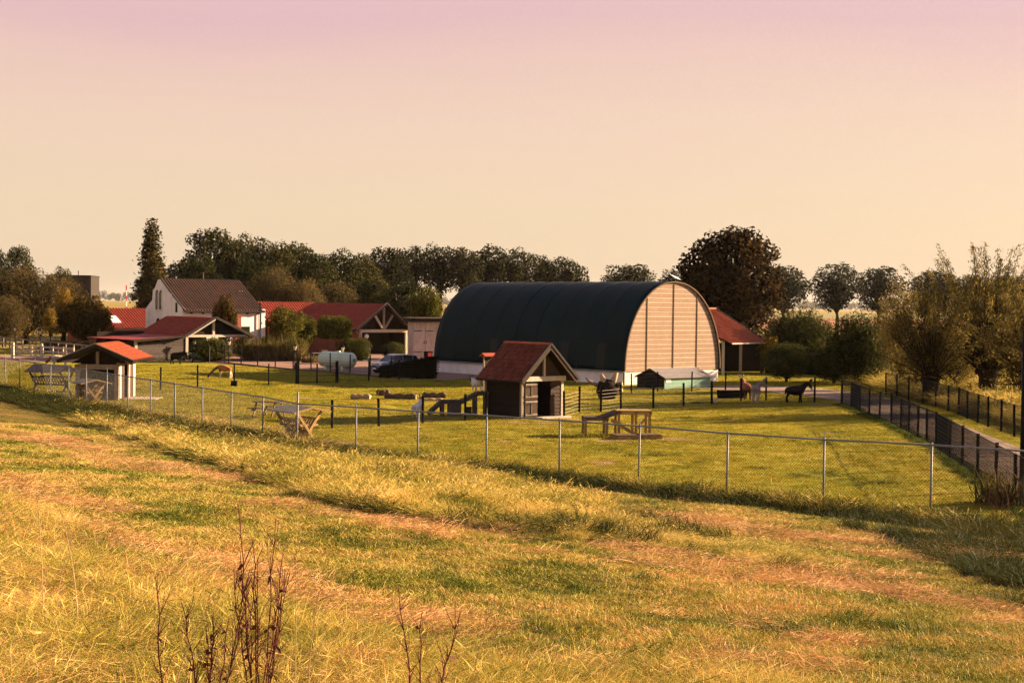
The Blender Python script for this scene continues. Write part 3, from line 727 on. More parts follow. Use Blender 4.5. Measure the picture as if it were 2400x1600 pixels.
# ------------------------------------------------------------------ carport barn with red roof
CF = Frm(*at(437, 845, 135.0)[:2], 41.6)
cp = thing('carport_barn', 'dark timber carport barn with red roof and low lean-to on its left', 'barn', CF.o, CF.a)
kR = CF.sx(583, 0, 2.5); kL = CF.sx(318, 0, 2.0); ka = CF.sx(500, 0, 4); za = CF.sz(743, ka, 0); zl = CF.sz(781, 0, 0); zr = CF.sz(785, kR, 0); zl2 = CF.sz(794, kL, 0)
DL = 9.5; yo = -0.5
eL, eR = -0.7, kR + .5
def slope_z(x):
    return za - (za - zl) * (ka - x) / ka if x < ka else za - (za - zr) * (x - ka) / (kR - ka)
tile_sheet('roof_tiles', m_red, cp, (ka, yo, za), (0, 1, 0), (eL - ka, 0, slope_z(eL) - za), DL, math.hypot(ka - eL, za - slope_z(eL)), 0.3, 0.40, 0.02, 0.045)
tile_sheet('roof_tiles', m_red, cp, (ka, yo, za), (0, 1, 0), (eR - ka, 0, slope_z(eR) - za), DL, math.hypot(eR - ka, za - slope_z(eR)), 0.3, 0.40, 0.02, 0.045)
slab('lean_to_roof', m_redflat, cp, [(eL + .35, yo - .02, slope_z(eL + .35) - .02), (eL + .35, DL + yo, slope_z(eL + .35) - .02), (kL - .5, DL + yo, zl2 - .06), (kL - .5, yo - .02, zl2 - .06)], 0.06)
slab('roof_boarding', m_dark, cp, [(ka, yo + .05, za - .07), (ka, DL + yo - .05, za - .07), (eR - .1, DL + yo - .05, slope_z(eR) - .03), (eR - .1, yo + .05, slope_z(eR) - .03)], 0.08)
slab('roof_boarding', m_dark, cp, [(ka, yo + .05, za - .07), (ka, DL + yo - .05, za - .07), (eL + .1, DL + yo - .05, slope_z(eL) - .04), (eL + .1, yo + .05, slope_z(eL) - .04)], 0.08)
MB().beam((ka, yo - .05, za - .02), (eL, yo - .05, slope_z(eL) - .02), 0.06, 0.24).build('barge_board', m_trim, cp)
MB().beam((ka, yo - .05, za - .02), (eR, yo - .05, slope_z(eR) - .02), 0.06, 0.24).build('barge_board', m_trim, cp)
MB().beam((ka - .1, yo - .1, za - .22), (0.05, yo - .1, slope_z(0.0) - .2), 0.05, 0.10).build('rafter_strip', m_cream, cp)
MB().beam((eL + .2, yo - .06, slope_z(eL + .35) - .09), (kL - .5, yo - .06, zl2 - .13), 0.05, 0.16).build('fascia', m_trim, cp)
MB().beam((0, -0.10, zl - .28), (kL, -0.10, zl2 - .22), 0.12, 0.16).build('wall_plate', m_cream, cp)
MB().beam((0.1, -0.05, zl - .25), (kR, -0.05, zl - .25), 0.16, 0.22).build('tie_beam', m_cream, cp)
MB().box(ka - .12, -0.12, zl - .6, ka + .12, 0.05, za - .12).build('king_post', m_cream, cp)
MB().prism([(0.1, zl - .12), (kR - .1, zl - .12), (ka, za - .15)], 1, 0.09, 0.14).build('gable_boarding', m_dark, cp)
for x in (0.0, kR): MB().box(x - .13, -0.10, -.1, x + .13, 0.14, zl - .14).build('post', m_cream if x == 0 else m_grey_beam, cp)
MB().box(kL - .1, -0.08, -.1, kL + .14, 0.12, zl2 - .14).build('post', m_cream, cp)
for r in range(11):
    z0 = 0.02 + r * 0.195; zt = z0 + .19
    if zt > zl - .35: break
    lim = kL + .15 if zt < zl2 - .35 else kL + .15 + (zt - zl2 + .35) / (zl - zl2) * (-kL) * 0.9
    m_ = MB().add([(lim, -0.045, z0), (-.14, -0.045, z0), (-.14, -0.01, zt), (lim, -0.01, zt), (lim, 0.03, z0), (-.14, 0.03, z0), (-.14, 0.03, zt), (lim, 0.03, zt)],
                  [(0,1,2,3),(4,7,6,5),(0,4,5,1),(1,5,6,2),(2,6,7,3),(3,7,4,0)])
    m_.build('wall_board', m_greywood, cp)
MB().box(kL + .1, DL - 1.5, -.1, kR, DL - 1.4, zl).build('rear_wall', m_dark, cp)
MB().box(kL - .02, 0.15, -.1, kL + .08, DL - 1.5, zl2 - .3).build('side_wall', m_dark, cp)
MB().box(0.2, 2.6, -.1, 3.4, 2.7, 1.9).build('inner_wall', m_dark, cp)

# ------------------------------------------------------------------ white house
WF = Frm(*at(428, 725, 152.0)[:2], 41.6)
wh = thing('white_house', 'white rendered house with curved gable, arched windows and dark tiled roof', 'house', WF.o, WF.a)
wl = WF.sx(612, 0, 4.5); wm = WF.sy(343, 0, 4); we = WF.sz(724, 0, 0); mp_ = WF.sy(374, 0, 8); wz = WF.sz(652, 0, mp_)
gp = [(0, -.1), (0, we), (2.6, we + (wz - we) * 2.6 / mp_ - .1), (mp_ - .1, wz - .12), (mp_ + .35, wz - .15), (wm - 1.9, 6.9), (wm - 1.5, 6.75), (wm - 1.35, 5.6), (wm - .8, 5.3), (wm, 4.75), (wm, -.1)]
MB().prism(gp, 0, -0.02, 0.35).build('gable_wall', m_white, wh)
for a, b in ((2.35, 2.75), (wm - .55, wm - .02)): MB().box(-0.10, a, -.1, -0.023, b, 4.6 if a > 4 else 6.3).build('pilaster', m_white, wh)
def arched_window(cy, hwid, z0, z1, parent):
    f = MB().prism([(cy - hwid, z0), (cy + hwid, z0), (cy + hwid, z1 - hwid)] + [(cy + hwid * math.cos(t), z1 - hwid + hwid * math.sin(t)) for t in np.linspace(0, math.pi, 9)[1:]], 0, -0.035, -0.0215).build('window', m_glass, parent)
    q = MB()
    q.beam((-.05, cy - hwid - .03, z0), (-.05, cy - hwid - .03, z1 - hwid), .07, .06); q.beam((-.05, cy + hwid + .03, z0), (-.05, cy + hwid + .03, z1 - hwid), .07, .06)
    q.build('frame', m_white, f); MB().box(-.14, cy - hwid - .1, z0 - .12, -.0215, cy + hwid + .1, z0 - .01).build('sill', m_white, f)
for px in (368.5, 377):
    cy = WF.sy(px, 0, 6); arched_window(cy, 0.30, WF.sz(725, 0, cy), WF.sz(679, 0, cy), wh)
cy = WF.sy(414, 0, 5); w_ = MB().box(-.035, cy - .22, WF.sz(732, 0, cy), -.0215, cy + .22, WF.sz(709, 0, cy)).build('window', m_glass, wh)
cy = WF.sy(371, 0, 3.5); arched_window(cy, 0.45, 2.0, WF.sz(745, 0, cy), wh)
MB().box(0.36, 0.0, -.1, wl, 0.3, we - .02).build('front_wall', m_white, wh)
MB().box(wl + .02, -.06, -.1, wl + .5, 0.5, we + .05).build('corner_pier', m_white, wh)
MB().box(wl - .3, 0.51, -.1, wl, wm, we).build('end_wall', m_white, wh)
MB().box(0.36, wm - .3, -.1, wl - .31, wm, we).build('rear_wall', m_white, wh)
vl = math.hypot(mp_ + .35, (wz - we) * (mp_ + .35) / mp_)
tile_sheet('roof_tiles', m_roof, wh, (0.12, mp_, wz), (1, 0, 0), (0, -mp_ - .35, -(wz - we) * (mp_ + .35) / mp_), wl + .2, vl, 0.34, 0.42, 0.055, 0.03)
slab('roof_underside', m_trim, wh, [(0.36, mp_, wz - .1), (wl + .28, mp_, wz - .1), (wl + .28, -.3, we - .2 - .1), (0.36, -.3, we - .3)], .08)
slab('rear_roof', m_roof, wh, [(0.36, mp_ + .003, wz - .02), (wl + .28, mp_ + .003, wz - .02), (wl + .28, wm, we + .4), (0.36, wm, we + .4)], .1)
MB().beam((.1, mp_, wz - .02), (.1, -.3, we - .2), .14, .16).build('verge_board', m_trim, wh)
MB().beam((.1, -.42, we - .24), (wl + .4, -.42, we - .24), .16, .12).build('gutter', m_trim, wh)
for k in range(7): MB().box(.9 + k * 1.35, -.36, we - .5, 1.0 + k * 1.35, -.003, we - .33).build('bracket', m_trim, wh)
xg = WF.sx(575, 0, 2.0); zg = WF.sz(785, xg, 0); MB().box(xg - .62, -.03, max(zg, .4), xg + .55, -.003, WF.sz(765, xg, 0)).build('opening', m_glass, wh)
MB().cyl((wl * .55, mp_, wz - .1), (wl * .55, mp_, wz + .75), .08).build('flue', m_oldwood, wh)
cx = WF.sx(592, 3.6, 7); MB().box(wl - .9, 3.2, we, wl - .15, 4.0, WF.sz(681, wl - .5, 3.6)).build('chimney', m_white, wh)
MB().cyl((wl - .4, -.1, we - .3), (wl - .4, -.1, 0), .05).build('downpipe', m_galv, wh)
# brick stack in front of the long wall
bs = WF.sx(553, -1.2, 3); p = WF.w(bs, -1.4, 0)
st = thing('brick_stack', 'short red brick chimney stack rising behind the carport roof', 'chimney', p, WF.a)
zt = WF.sz(738, bs, -1.4)
MB().box(-.34, -.34, 0, .34, .34, zt - .14).build('stack', m_brick, st); MB().box(-.4, -.4, zt - .137, .4, .4, zt).build('cap', m_brick, st)

# ------------------------------------------------------------------ long outbuilding with truss gable
OF = Frm(*at(898.5, 800, 157.0)[:2], 41.6)
ob = thing('red_roofed_outbuilding', 'long outbuilding with red tiled roofs and open truss gable by the car', 'outbuilding', OF.o, OF.a)
oz = OF.sz(711.5, 0, 0); ol, orr = OF.sx(829, 0, 3), OF.sx(955, 0, 3); olz = OF.sz(773, ol, 0); OL = OF.sy(735, 0, 5.5)
ori = -(oz - olz) / abs(ol)
tile_sheet('roof_tiles', m_red, ob, (0, -.5, oz), (0, 1, 0), (ol, 0, olz - oz), OL + 4.5, math.hypot(ol, oz - olz), 0.3, 0.40, 0.022, 0.045)
tile_sheet('roof_tiles', m_red, ob, (0, -.5, oz), (0, 1, 0), (orr, 0, olz - oz), OL + 4.5, math.hypot(orr, oz - olz), 0.3, 0.40, 0.022, 0.045)
tile_sheet('wing_tiles', m_red, ob, (-8.2, OL, oz + .06), (1, 0, 0), (0, ol, olz - oz), 8.2, math.hypot(ol, oz - olz), 0.34, 0.40, 0.05, 0.03,
           cut=lambda u: math.hypot(ol, oz - olz) * min(1.0, max(0.0, (8.2 - u) / abs(ol)) + 0.02))
slab('rear_wing_roof', m_redflat, ob, [(-8.2, OL + .003, oz + .02), (0, OL + .003, oz + .02), (0, OL + 3.9, olz), (-8.2, OL + 3.9, olz)], .1)
for e in (ol, orr):
    slab('roof_boarding', m_dark, ob, [(0, -.45, oz - .07), (0, OL + 3.9, oz - .07), (e * .97, OL + 3.9, olz), (e * .97, -.45, olz)], .08)
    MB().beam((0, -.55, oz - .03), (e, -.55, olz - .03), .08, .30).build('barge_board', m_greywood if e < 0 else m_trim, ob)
    MB().beam((0, -.62, oz + .12), (e * 1.01, -.62, olz + .10), .05, .07).build('verge_strip', m_grey_beam, ob)
wx = 3.05; tz = OF.sz(775, -2, 0)
MB().box(-wx - .1, -.16, tz - .18, wx + .1, .1, tz + .14).build('tie_beam', m_cream, ob)
MB().box(-.11, -.12, tz + .145, .11, .06, oz - .3).build('king_post', m_grey_beam, ob)
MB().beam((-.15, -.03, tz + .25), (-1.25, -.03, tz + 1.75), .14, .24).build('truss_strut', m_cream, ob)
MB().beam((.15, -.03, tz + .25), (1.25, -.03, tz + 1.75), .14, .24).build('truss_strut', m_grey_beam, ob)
MB().prism([(-wx, tz + .15), (wx, tz + .15), (0, oz - .2)], 1, .25, .3).build('gable_boarding', m_dark, ob)
for x in (-wx, wx): MB().box(x - .12, -.12, -.1, x + .12, .12, tz - .183).build('post', m_cream, ob)
MB().box(-wx, 2.9, -.1, wx, 3.0, tz).build('rear_wall', m_dark, ob)
MB().box(-wx - .12, .15, -.1, -wx + .1, OL - 3.5, olz + .1).build('side_wall', m_brick, ob)
MB().box(wx - .1, .15, -.1, wx + .12, OL + 3, olz + .1).build('side_wall', m_dark, ob)
MB().box(-8.0, OL - 3.3, -.1, -wx - .13, OL - 3.0, olz + .15).build('wing_wall', m_brick, ob)
MB().path([(ol - .05, -.5, olz - .1), (ol + .1, -.5, olz - .3), (-wx - .2, -.3, olz - .5), (-wx - .2, -.2, olz - .9)], [.06] * 4, 8).build('gutter_pipe', m_galv, ob)
p = OF.w(OF.sx(858, -.3, 2), -.4, 0); zz = OF.sz(788, OF.sx(858, -.3, 2), -.4)
lg = thing('globe_lamp', 'round white globe lamp at the corner of the truss gable', 'lamp', (p[0], p[1], 0)); MB().cyl((0, 0, 0), (0, 0, zz - .2), .04).build('pole', m_black, lg)
MB().ell((0, 0, zz), (.24, .24, .24), 16, 10).build('globe', m_paper, lg, True)

# ------------------------------------------------------------------ red roof behind the house on the left
RF = Frm(*at(341, 770, 164.0)[:2], 41.6)
rr = thing('red_annexe', 'low annexe with bright red tiled roof and white roof window left of house', 'outbuilding', RF.o, RF.a)
rl = RF.sx(225, 0, 2.3); e0 = RF.sz(769, 0, 0); yr = 4.0; r0 = RF.sz(722, 0, yr)
tile_sheet('roof_tiles', m_red, rr, (rl, yr, r0), (1, 0, 0), (0, -yr - .3, -(r0 - e0)), 4 - rl, math.hypot(yr + .3, r0 - e0), 0.36, 0.42, 0.055, 0.03)
slab('rear_roof', m_redflat, rr, [(rl, yr + .003, r0 - .03), (4, yr + .003, r0 - .03), (4, 2 * yr, e0), (rl, 2 * yr, e0)], .1)
MB().box(rl + .2, .15, -.1, 4, .4, e0 - .05).build('front_wall', m_brick, rr); MB().box(rl + .2, .41, -.1, rl + .5, 2 * yr - .3, e0 + .1).build('side_wall', m_brick, rr)
MB().beam((rl, -.36, e0 - .1), (4, -.36, e0 - .1), .12, .12).build('gutter', m_trim, rr)
k = RF.sx(270, 1.2, 3); f = (r0 - e0) / (yr + .3)
slab('roof_window', m_paper, rr, [(k - .5, .7, e0 + f * 1.0 + .14), (k + .5, .7, e0 + f * 1.0 + .14), (k + .5, 2.1, e0 + f * 2.4 + .14), (k - .5, 2.1, e0 + f * 2.4 + .14)], .1)

# ------------------------------------------------------------------ lean-to behind the barn gable
lt = thing('tiled_lean_to', 'open lean-to with orange tiled hip roof right of the arched barn', 'lean-to', (19.2, 123.5, 0))
LO = np.array([19.2, 123.5, 0])
A = at(1655, 724, 128.0); D = at(1715, 806, 119.0); Cc = at(1800, 804, 124.0)
N = np.cross(D - A, Cc - A); N /= np.linalg.norm(N); N = N if N[2] > 0 else -N
def onp(px, py):
    d = ray(px, py); return CPOS + d * (((A - CPOS) @ N) / (d @ N))
Bp = onp(1677, 724); E = onp(1668, 779)
ud = (Cc - D); ud /= np.linalg.norm(ud); vd = np.cross(N, ud); vd = vd if vd[2] < 0 else -vd
# tiled face: courses run along the eave, ends clipped to the outline
outl = [A - ud * 1.5, Bp, Cc, D, E - ud * .6]
uv = [((q - A) @ ud, (q - A) @ vd) for q in outl]
def span(v):
    xs = []
    for k in range(5):
        (u0, v0), (u1, v1) = uv[k], uv[(k + 1) % 5]
        if (v0 <= v < v1) or (v1 <= v < v0): xs.append(u0 + (u1 - u0) * (v - v0) / (v1 - v0))
    return (min(xs), max(xs)) if len(xs) > 1 else None
mb = MB(); vmax = max(q[1] for q in uv); rows = int(vmax / .36)
for r in range(rows):
    a, b = span(vmax * (r + .02) / rows), span(vmax * (r + .98) / rows)
    if not a or not b: continue
    k = max(4, int((b[1] - b[0]) / .05)); vs = []
    for (u0, u1), v, h in ((a, vmax * r / rows, 0), (b, vmax * (r + 1) / rows, .04)):
        for i in range(k + 1):
            u = u0 + (u1 - u0) * i / k; vs.append(A + ud * u + vd * v + N * (h + .03 + .03 * math.sin(u / .26 * 2 * math.pi)) - LO)
    mb.add(vs, [(i, i + 1, k + 2 + i, k + 1 + i) for i in range(k)] + ([(k + 1 + i, k + 2 + i, k + 2 + i, k + 1 + i) for i in range(0)]))
mb.build('roof_tiles', m_orange, lt)
slab('roof_boarding', m_dark, lt, [q - LO for q in outl], .1)
MB().beam(D - LO + N * .03, Cc - LO + N * .03, .08, .10).build('gutter', m_cream, lt)
MB().beam(Bp - LO + N * .06, Cc - LO + N * .06, .12, .10).build('hip_board', m_trim, lt)
MB().beam(A - ud - LO + N * .06, Bp - LO + N * .06, .2, .14).build('ridge_tiles', m_orange, lt)
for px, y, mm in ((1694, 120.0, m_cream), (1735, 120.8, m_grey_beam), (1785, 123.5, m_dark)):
    q = at(px, 880, y); d = ray(px, 850); zt = A[2] - (N[0] * (q[0] - A[0]) + N[1] * (q[1] - A[1])) / N[2] - .14
    MB().box(q[0] - LO[0] - .11, q[1] - LO[1] - .11, -.1, q[0] - LO[0] + .11, q[1] - LO[1] + .11, zt).build('post', mm, lt)
q0 = at(1690, 850, 126.5) - LO; q1 = at(1790, 850, 128.0) - LO
MB().beam((q0[0] - 1.5, q0[1], 1.25), (q1[0], q1[1], 1.25), .12, 2.5).build('rear_wall', m_dark, lt)

# ------------------------------------------------------------------ low green tunnel hut
GF = Frm(*gpt(1557, 912)[:2], 41.6)
tu = thing('green_hut', 'low mint-green hut with grey felt roof in front of the boarded gable', 'hut', GF.o, GF.a)
gl, gm = GF.sx(1664, 0, .5), GF.sy(1494, 0, .5); ge, gr = .82, 1.36
MB().box(0.02, 0, -.05, gl, .05, ge - .02).build('side_wall', m_mint, tu); MB().box(0.02, gm - .05, -.05, gl, gm, ge - .02).build('side_wall', m_mint, tu)
MB().prism([(0.0, -.05), (gm, -.05), (gm, ge), (gm / 2, gr - .06), (0.0, ge)], 0, -.04, .015).build('front_gable', m_dark, tu)
MB().prism([(0.06, -.05), (gm - .06, -.05), (gm - .06, ge), (gm / 2, gr - .06), (0.06, ge)], 0, gl - .05, gl - .003).build('rear_gable', m_mint, tu)
for y_ in (-.15, gm + .15):
    slab('roof', m_greyroof, tu, [(-.1, gm / 2, gr), (gl + .1, gm / 2, gr), (gl + .1, y_, ge - .06), (-.1, y_, ge - .06)], .04)
    MB().beam((-.13, gm / 2, gr - .03), (-.13, y_, ge - .09), .05, .09).build('barge_board', m_trim, tu)
MB().box(-.07, gm / 2 - .35, 0, -.042, gm / 2 + .35, .8).build('doorway', m_black, tu)
MB().box(.15, -.02, .45, .65, -.003, .72).build('notice', m_paper, tu)

# ------------------------------------------------------------------ white double-door shed
DF = Frm(*at(968, 836, 146.0)[:2], 22.0)
ds = thing('tall_shed', 'tall flat-roofed shed with worn white double doors left of arched barn', 'shed', DF.o, DF.a)
dw = DF.sx(1024, 0, 2); dt_ = DF.sz(755, 0, 0); dr = DF.sz(744, 0, 0)
MB().box(-.05, .06, -.1, dw + 1.5, 1.6, dt_ + .05).build('walls', m_door, ds)
for a, b in ((0, dw / 2 - .02), (dw / 2 + .02, dw - .1)):
    d = MB().box(a, -.03, .05, b, .055, dt_).build('door', m_door, ds)
    for z in (.7, dt_ - .9): MB().box(a + .03, -.05, z, a + (b - a) * .75, -.033, z + .07).build('strap_hinge', m_black, d)
    MB().box(b - .12 if a == 0 else a + .06, -.07, dt_ * .42, b - .06 if a == 0 else a + .12, -.033, dt_ * .42 + .3).build('handle', m_black, d)
MB().box(dw - .05, -.06, .05, dw + .2, .055, dt_).build('door_post', m_cream, ds)
MB().box(-.5, -.5, dt_ + .06, dw + 1.7, 1.8, dr - .06).build('roof', m_trim, ds); MB().box(-.55, -.55, dr - .055, dw + 1.75, 1.85, dr).build('roof_edge', m_grey_beam, ds)

# ------------------------------------------------------------------ dark block far left, tiny red-roofed feeder box
FF = Frm(*at(213, 700, 300.0)[:2], 8.0)
bk = thing('dark_block', 'dark flat-topped building far behind the willows on the left', 'building', FF.o, FF.a)
MB().box(-9, 0, -.1, 0, 12, FF.sz(648, 0, 0)).build('walls', M('far_block', (.035, .028, .024), .8), bk); MB().box(-9.1, -.1, FF.sz(648, 0, 0) + .003, .1, 12.1, FF.sz(648, 0, 0) + .25).build('parapet', m_trim, bk)
MB().cyl((-3, 3, 10), (-3, 3, 11.6), .08).build('vent', m_black, bk)
tp = at(1147, 850, 92.0)
tb = thing('roofed_noticeboard', 'little red-roofed post box behind the goat hut roof', 'box', (tp[0], tp[1], 0), R(41.6))
z_ = float(at(1147, 834, 92.0)[2])
MB().box(-.5, -.05, 0, -.42, .05, z_).build('post', m_grey_beam, tb); MB().box(.42, -.05, 0, .5, .05, z_).build('post', m_grey_beam, tb)
MB().box(-.41, -.03, z_ - .6, .41, .03, z_ - .1).build('panel', m_dark, tb)
for s_ in (-1, 1): slab('roof', m_red, tb, [(-.62, 0, z_ + .2), (.62, 0, z_ + .2), (.62, s_ * .3, z_), (-.62, s_ * .3, z_)], .05)
# ------------------------------------------------------------------ fences
def wire(mb, p, q, r):
    p = Vector(p); q = Vector(q); d = (q - p).normalized(); u = Vector((0, 0, 1)) if abs(d.z) < .9 else Vector((1, 0, 0))
    a = d.cross(u).normalized() * r; b = a.cross(d).normalized() * r
    vs = [c + w for c in (p, q) for w in (a, -a * .5 + b * .87, -a * .5 - b * .87)]
    mb.add(vs, [(0, 1, 4, 3), (1, 2, 5, 4), (2, 0, 3, 5)])
def diag_panel(p, q, z0p, z0q, h, step, r):
    """chain link between two posts: p, q ground xy, crossing diagonals"""
    mb = MB(); p = np.array(p, float); q = np.array(q, float); L = np.linalg.norm(q - p)
    P = lambda u, v: (p[0] + (q[0] - p[0]) * u / L, p[1] + (q[1] - p[1]) * u / L, z0p + (z0q - z0p) * u / L + v)
    c = -h
    while c < L:
        u0, u1 = max(c, 0.0), min(c + h, L)
        if u1 - u0 > .05:
            wire(mb, P(u0, u0 - c), P(u1, u1 - c), r); wire(mb, P(u0, h - (u0 - c)), P(u1, h - (u1 - c)), r)
        c += step
    return mb
def grid_panel(p, q, z0p, z0q, h, sv, shh, r):
    mb = MB(); p = np.array(p, float); q = np.array(q, float); L = np.linalg.norm(q - p)
    P = lambda u, v: (p[0] + (q[0] - p[0]) * u / L, p[1] + (q[1] - p[1]) * u / L, z0p + (z0q - z0p) * u / L + v)
    if sv:
        for k in range(1, int(L / sv)): wire(mb, P(k * sv, .03), P(k * sv, h), r)
    for k in range(int(h / shh) + 1): wire(mb, P(0, .04 + k * shh), P(L, .04 + k * shh), r * 1.15)
    return mb
# front chain-link fence
z0_, D_ = 36.8, 0.0525
fx = [2184, 1932, 1706, 1500, 1312, 1141, 981, 835, 698]; fy = [1042, 1030, 1015, 998, 985, 973, 964, 954, 946]
fr = [(x, y, z0_ * (1 + D_ * k)) for k, (x, y) in enumerate(zip(fx, fy))]
lx = [617, 543, 474.5, 410, 353.6, 300, 251, 202, 161, 119, 82, 46, 12]; ly = [930, 919.5, 909, 899, 890, 882, 874.5, 867, 861, 855, 849.5, 844, 839]
zb = fr[-1][2]
fl = [(x, y, zb * (1 + 0.0472 * (k + 1))) for k, (x, y) in enumerate(zip(lx, ly))]
tops = [at(*q) for q in fr + fl]
d0 = tops[0] - tops[1]; tops = [tops[0] + d0 * np.array([1, 1, .3])] + tops          # on past the right edge
d1 = tops[-1] - tops[-2]; tops += [tops[-1] + d1, tops[-1] + 2 * d1]
ff = thing('chain_link_fence', 'galvanised chain-link fence with round posts running along the dyke foot', 'fence', (tops[9][0], tops[9][1], gz(tops[9][0], tops[9][1])))
FO = np.array(ff.location)
tall = {9}; FENCE_XY = [(t[0], t[1]) for t in tops]
for k, t in enumerate(tops):
    b = np.array([t[0], t[1], gz(t[0], t[1]) - .15]); up = .42 if k in tall else .05
    MB().cyl(b - FO + np.array([random.uniform(-.03, .03), random.uniform(-.03, .03), 0]), t - FO + np.array([0, 0, up]), .036 if k in tall else .03, n=10).build('post', m_galv, ff, True)
    if k % 2 == 0 or 10 < k: MB().cyl(t - FO + np.array([0, 0, .04]), t - FO + np.array([0.01, 0, .26 if k < 12 else .3]), .009, .004, n=5).build('spike', m_galv, ff)
for k in range(len(tops) - 1):
    MB().cyl(tops[k] - FO, tops[k + 1] - FO, .026, n=8).build('top_rail', m_galv, ff, True)
    a, b = tops[k], tops[k + 1]; za_, zb_ = gz(a[0], a[1]) + .05, gz(b[0], b[1]) + .05
    mb = diag_panel(a[:2] - FO[:2], b[:2] - FO[:2], za_ - FO[2], zb_ - FO[2], min(a[2] - za_, b[2] - zb_) - .02, .088, .0030 if k < 12 else .0032)
    kind(mb.build('wire_mesh', m_wire, ff), 'stuff')

def post_fence(name, label, pts, heights, pr, mat, panel=None, group=None, rail=False, cap=False):
    o = np.array([pts[0][0], pts[0][1], gz(*pts[0][:2])])
    t = thing(name, label, 'fence', o, 0, group)
    for k, p in enumerate(pts):
        z = gz(p[0], p[1]); MB().beam((p[0] - o[0], p[1] - o[1], z - o[2] - .1), (p[0] - o[0] + random.uniform(-.035, .035), p[1] - o[1] + random.uniform(-.03, .03), z - o[2] + heights[k] + random.uniform(-.02, .04)), 2 * pr).build('post', mat, t)
    for k in range(len(pts) - 1):
        a, b = np.array(pts[k][:2]) - o[:2], np.array(pts[k + 1][:2]) - o[:2]; za_, zb_ = gz(*pts[k][:2]) - o[2], gz(*pts[k + 1][:2]) - o[2]
        if panel: kind(panel(a, b, za_, zb_, min(heights[k], heights[k + 1])).build('wire_panel', panel.mat, t), 'stuff')
        if rail: MB().beam((a[0], a[1], za_ + heights[k] - .02), (b[0], b[1], zb_ + heights[k + 1] - .02), .022, .022).build('top_rail', mat, t)
    return t
def pan(fn, mat):
    fn.mat = mat; return fn
mesh_dark = pan(lambda a, b, z, w, h: grid_panel(a, b, z, w, h - .03, .07, .16, .0055), m_bwire)
mesh_far = pan(lambda a, b, z, w, h: grid_panel(a, b, z, w, h - .05, 0, .24, .004), m_bwire)
mesh_light = pan(lambda a, b, z, w, h: grid_panel(a, b, z, w, h - .12, 0, .178, .009), m_lwire)
g2 = lambda lst: [gpt(x, y)[:2] for x, y in lst]
# dark mesh fence between meadow and lane
lane_px = [(1973.5, 949.5), (1994, 956), (2014, 967), (2036.6, 977), (2061, 986), (2088.6, 996), (2110.7, 1007), (2129, 1017), (2150.5, 1029), (2172, 1040), (2194, 1053), (2225, 1076), (2254.5, 1097), (2290, 1122)]
lp = g2(lane_px); l_dir = (np.array(lp[-1]) - np.array(lp[-4])) / 3
lp += [np.array(lp[-1]) + l_dir, np.array(lp[-1]) + 2 * l_dir, np.array(lp[-1]) + 3.0 * l_dir]
post_fence('lane_fence', 'black mesh panel fence along the near side of the gravel lane', lp, [1.5] * len(lp), .042, m_black, mesh_dark, rail=True)
far_px = [(2076, 925), (2102, 931), (2129, 939), (2163, 946), (2192, 954), (2222, 963), (2246, 971), (2267, 981), (2291, 991), (2316, 1000), (2346, 1011), (2377, 1023)]
fp = g2(far_px); f_dir = np.array(fp[-1]) - np.array(fp[-2]); fp += [np.array(fp[-1]) + f_dir, np.array(fp[-1]) + 2 * f_dir, np.array(fp[-1]) + 3 * f_dir]
post_fence('far_lane_fence', 'black mesh fence beyond the lane, under the pollard willows', fp, [1.45] * len(fp), .045, m_black, mesh_dark, rail=True)
# wire fence right of the goat hut
wp = [(1322, 978), (1357, 967), (1408, 965), (1455, 959), (1531, 956), (1602, 952), (1668, 947)]
wpts = g2(wp)
post_fence('strand_wire_fence', 'black posts with seven bright wire strands right of the goat hut', wpts, [1.3, 1.36, 1.38, 1.36, 1.3, 1.3, 1.3], .055, m_black, mesh_light)
# posts left of the hut, in the near meadow
np_ = g2([(778, 1003), (888, 998), (990, 992), (1090, 985), (1140, 981)])
post_fence('near_wire_fence', 'low black post-and-wire fence leading to the goat hut from the left', np_, [1.25] * 5, .055, m_black, mesh_far)
# meadow fence
mp2 = g2([(300, 921), (376, 915), (463, 907), (549, 905), (630, 903), (694, 900)])
mf = post_fence('meadow_fence', 'thin black posts and wire crossing the meadow behind the alpaca', mp2, [1.45] * 6, .045, m_black, mesh_far)
q = mp2[3]; qo = np.array(mp2[0]); MB().box(q[0] - qo[0] - .2, q[1] - qo[1] - .16, 0.02, q[0] - qo[0] + .2, q[1] - qo[1] + .1, .36).build('water_bowl', m_black, mf)
mp3 = g2([(792, 897), (864, 893), (935, 890), (1005, 888)])
post_fence('meadow_fence', 'black post-and-wire fence in barn shadow right of the field gate', mp3, [1.5] * 4, .055, m_black, mesh_far)
ga, gb = np.array(gpt(696, 900)), np.array(gpt(789, 897)); gm_ = .5 * (ga + gb)
gt = thing('field_gate', 'black tubular field gate standing between meadow and gas tank', 'gate', (ga[0], ga[1], gz(ga[0], ga[1])))
go = np.array(gt.location); v = (gb - ga); v[2] = 0
for k, u in enumerate((0.0, .04, .5, .985, 1.03)):
    p = v * u; MB().box(p[0] - .05, p[1] - .05, -.1, p[0] + .05, p[1] + .05, 1.55 if k != 2 else 1.4).build('gate_post', m_black, gt)
for z in (.12, .55, .95, 1.38): MB().beam((v[0] * .04, v[1] * .04, z), (v[0] * .985, v[1] * .985, z), .04, .04).build('gate_rail', m_black, gt)
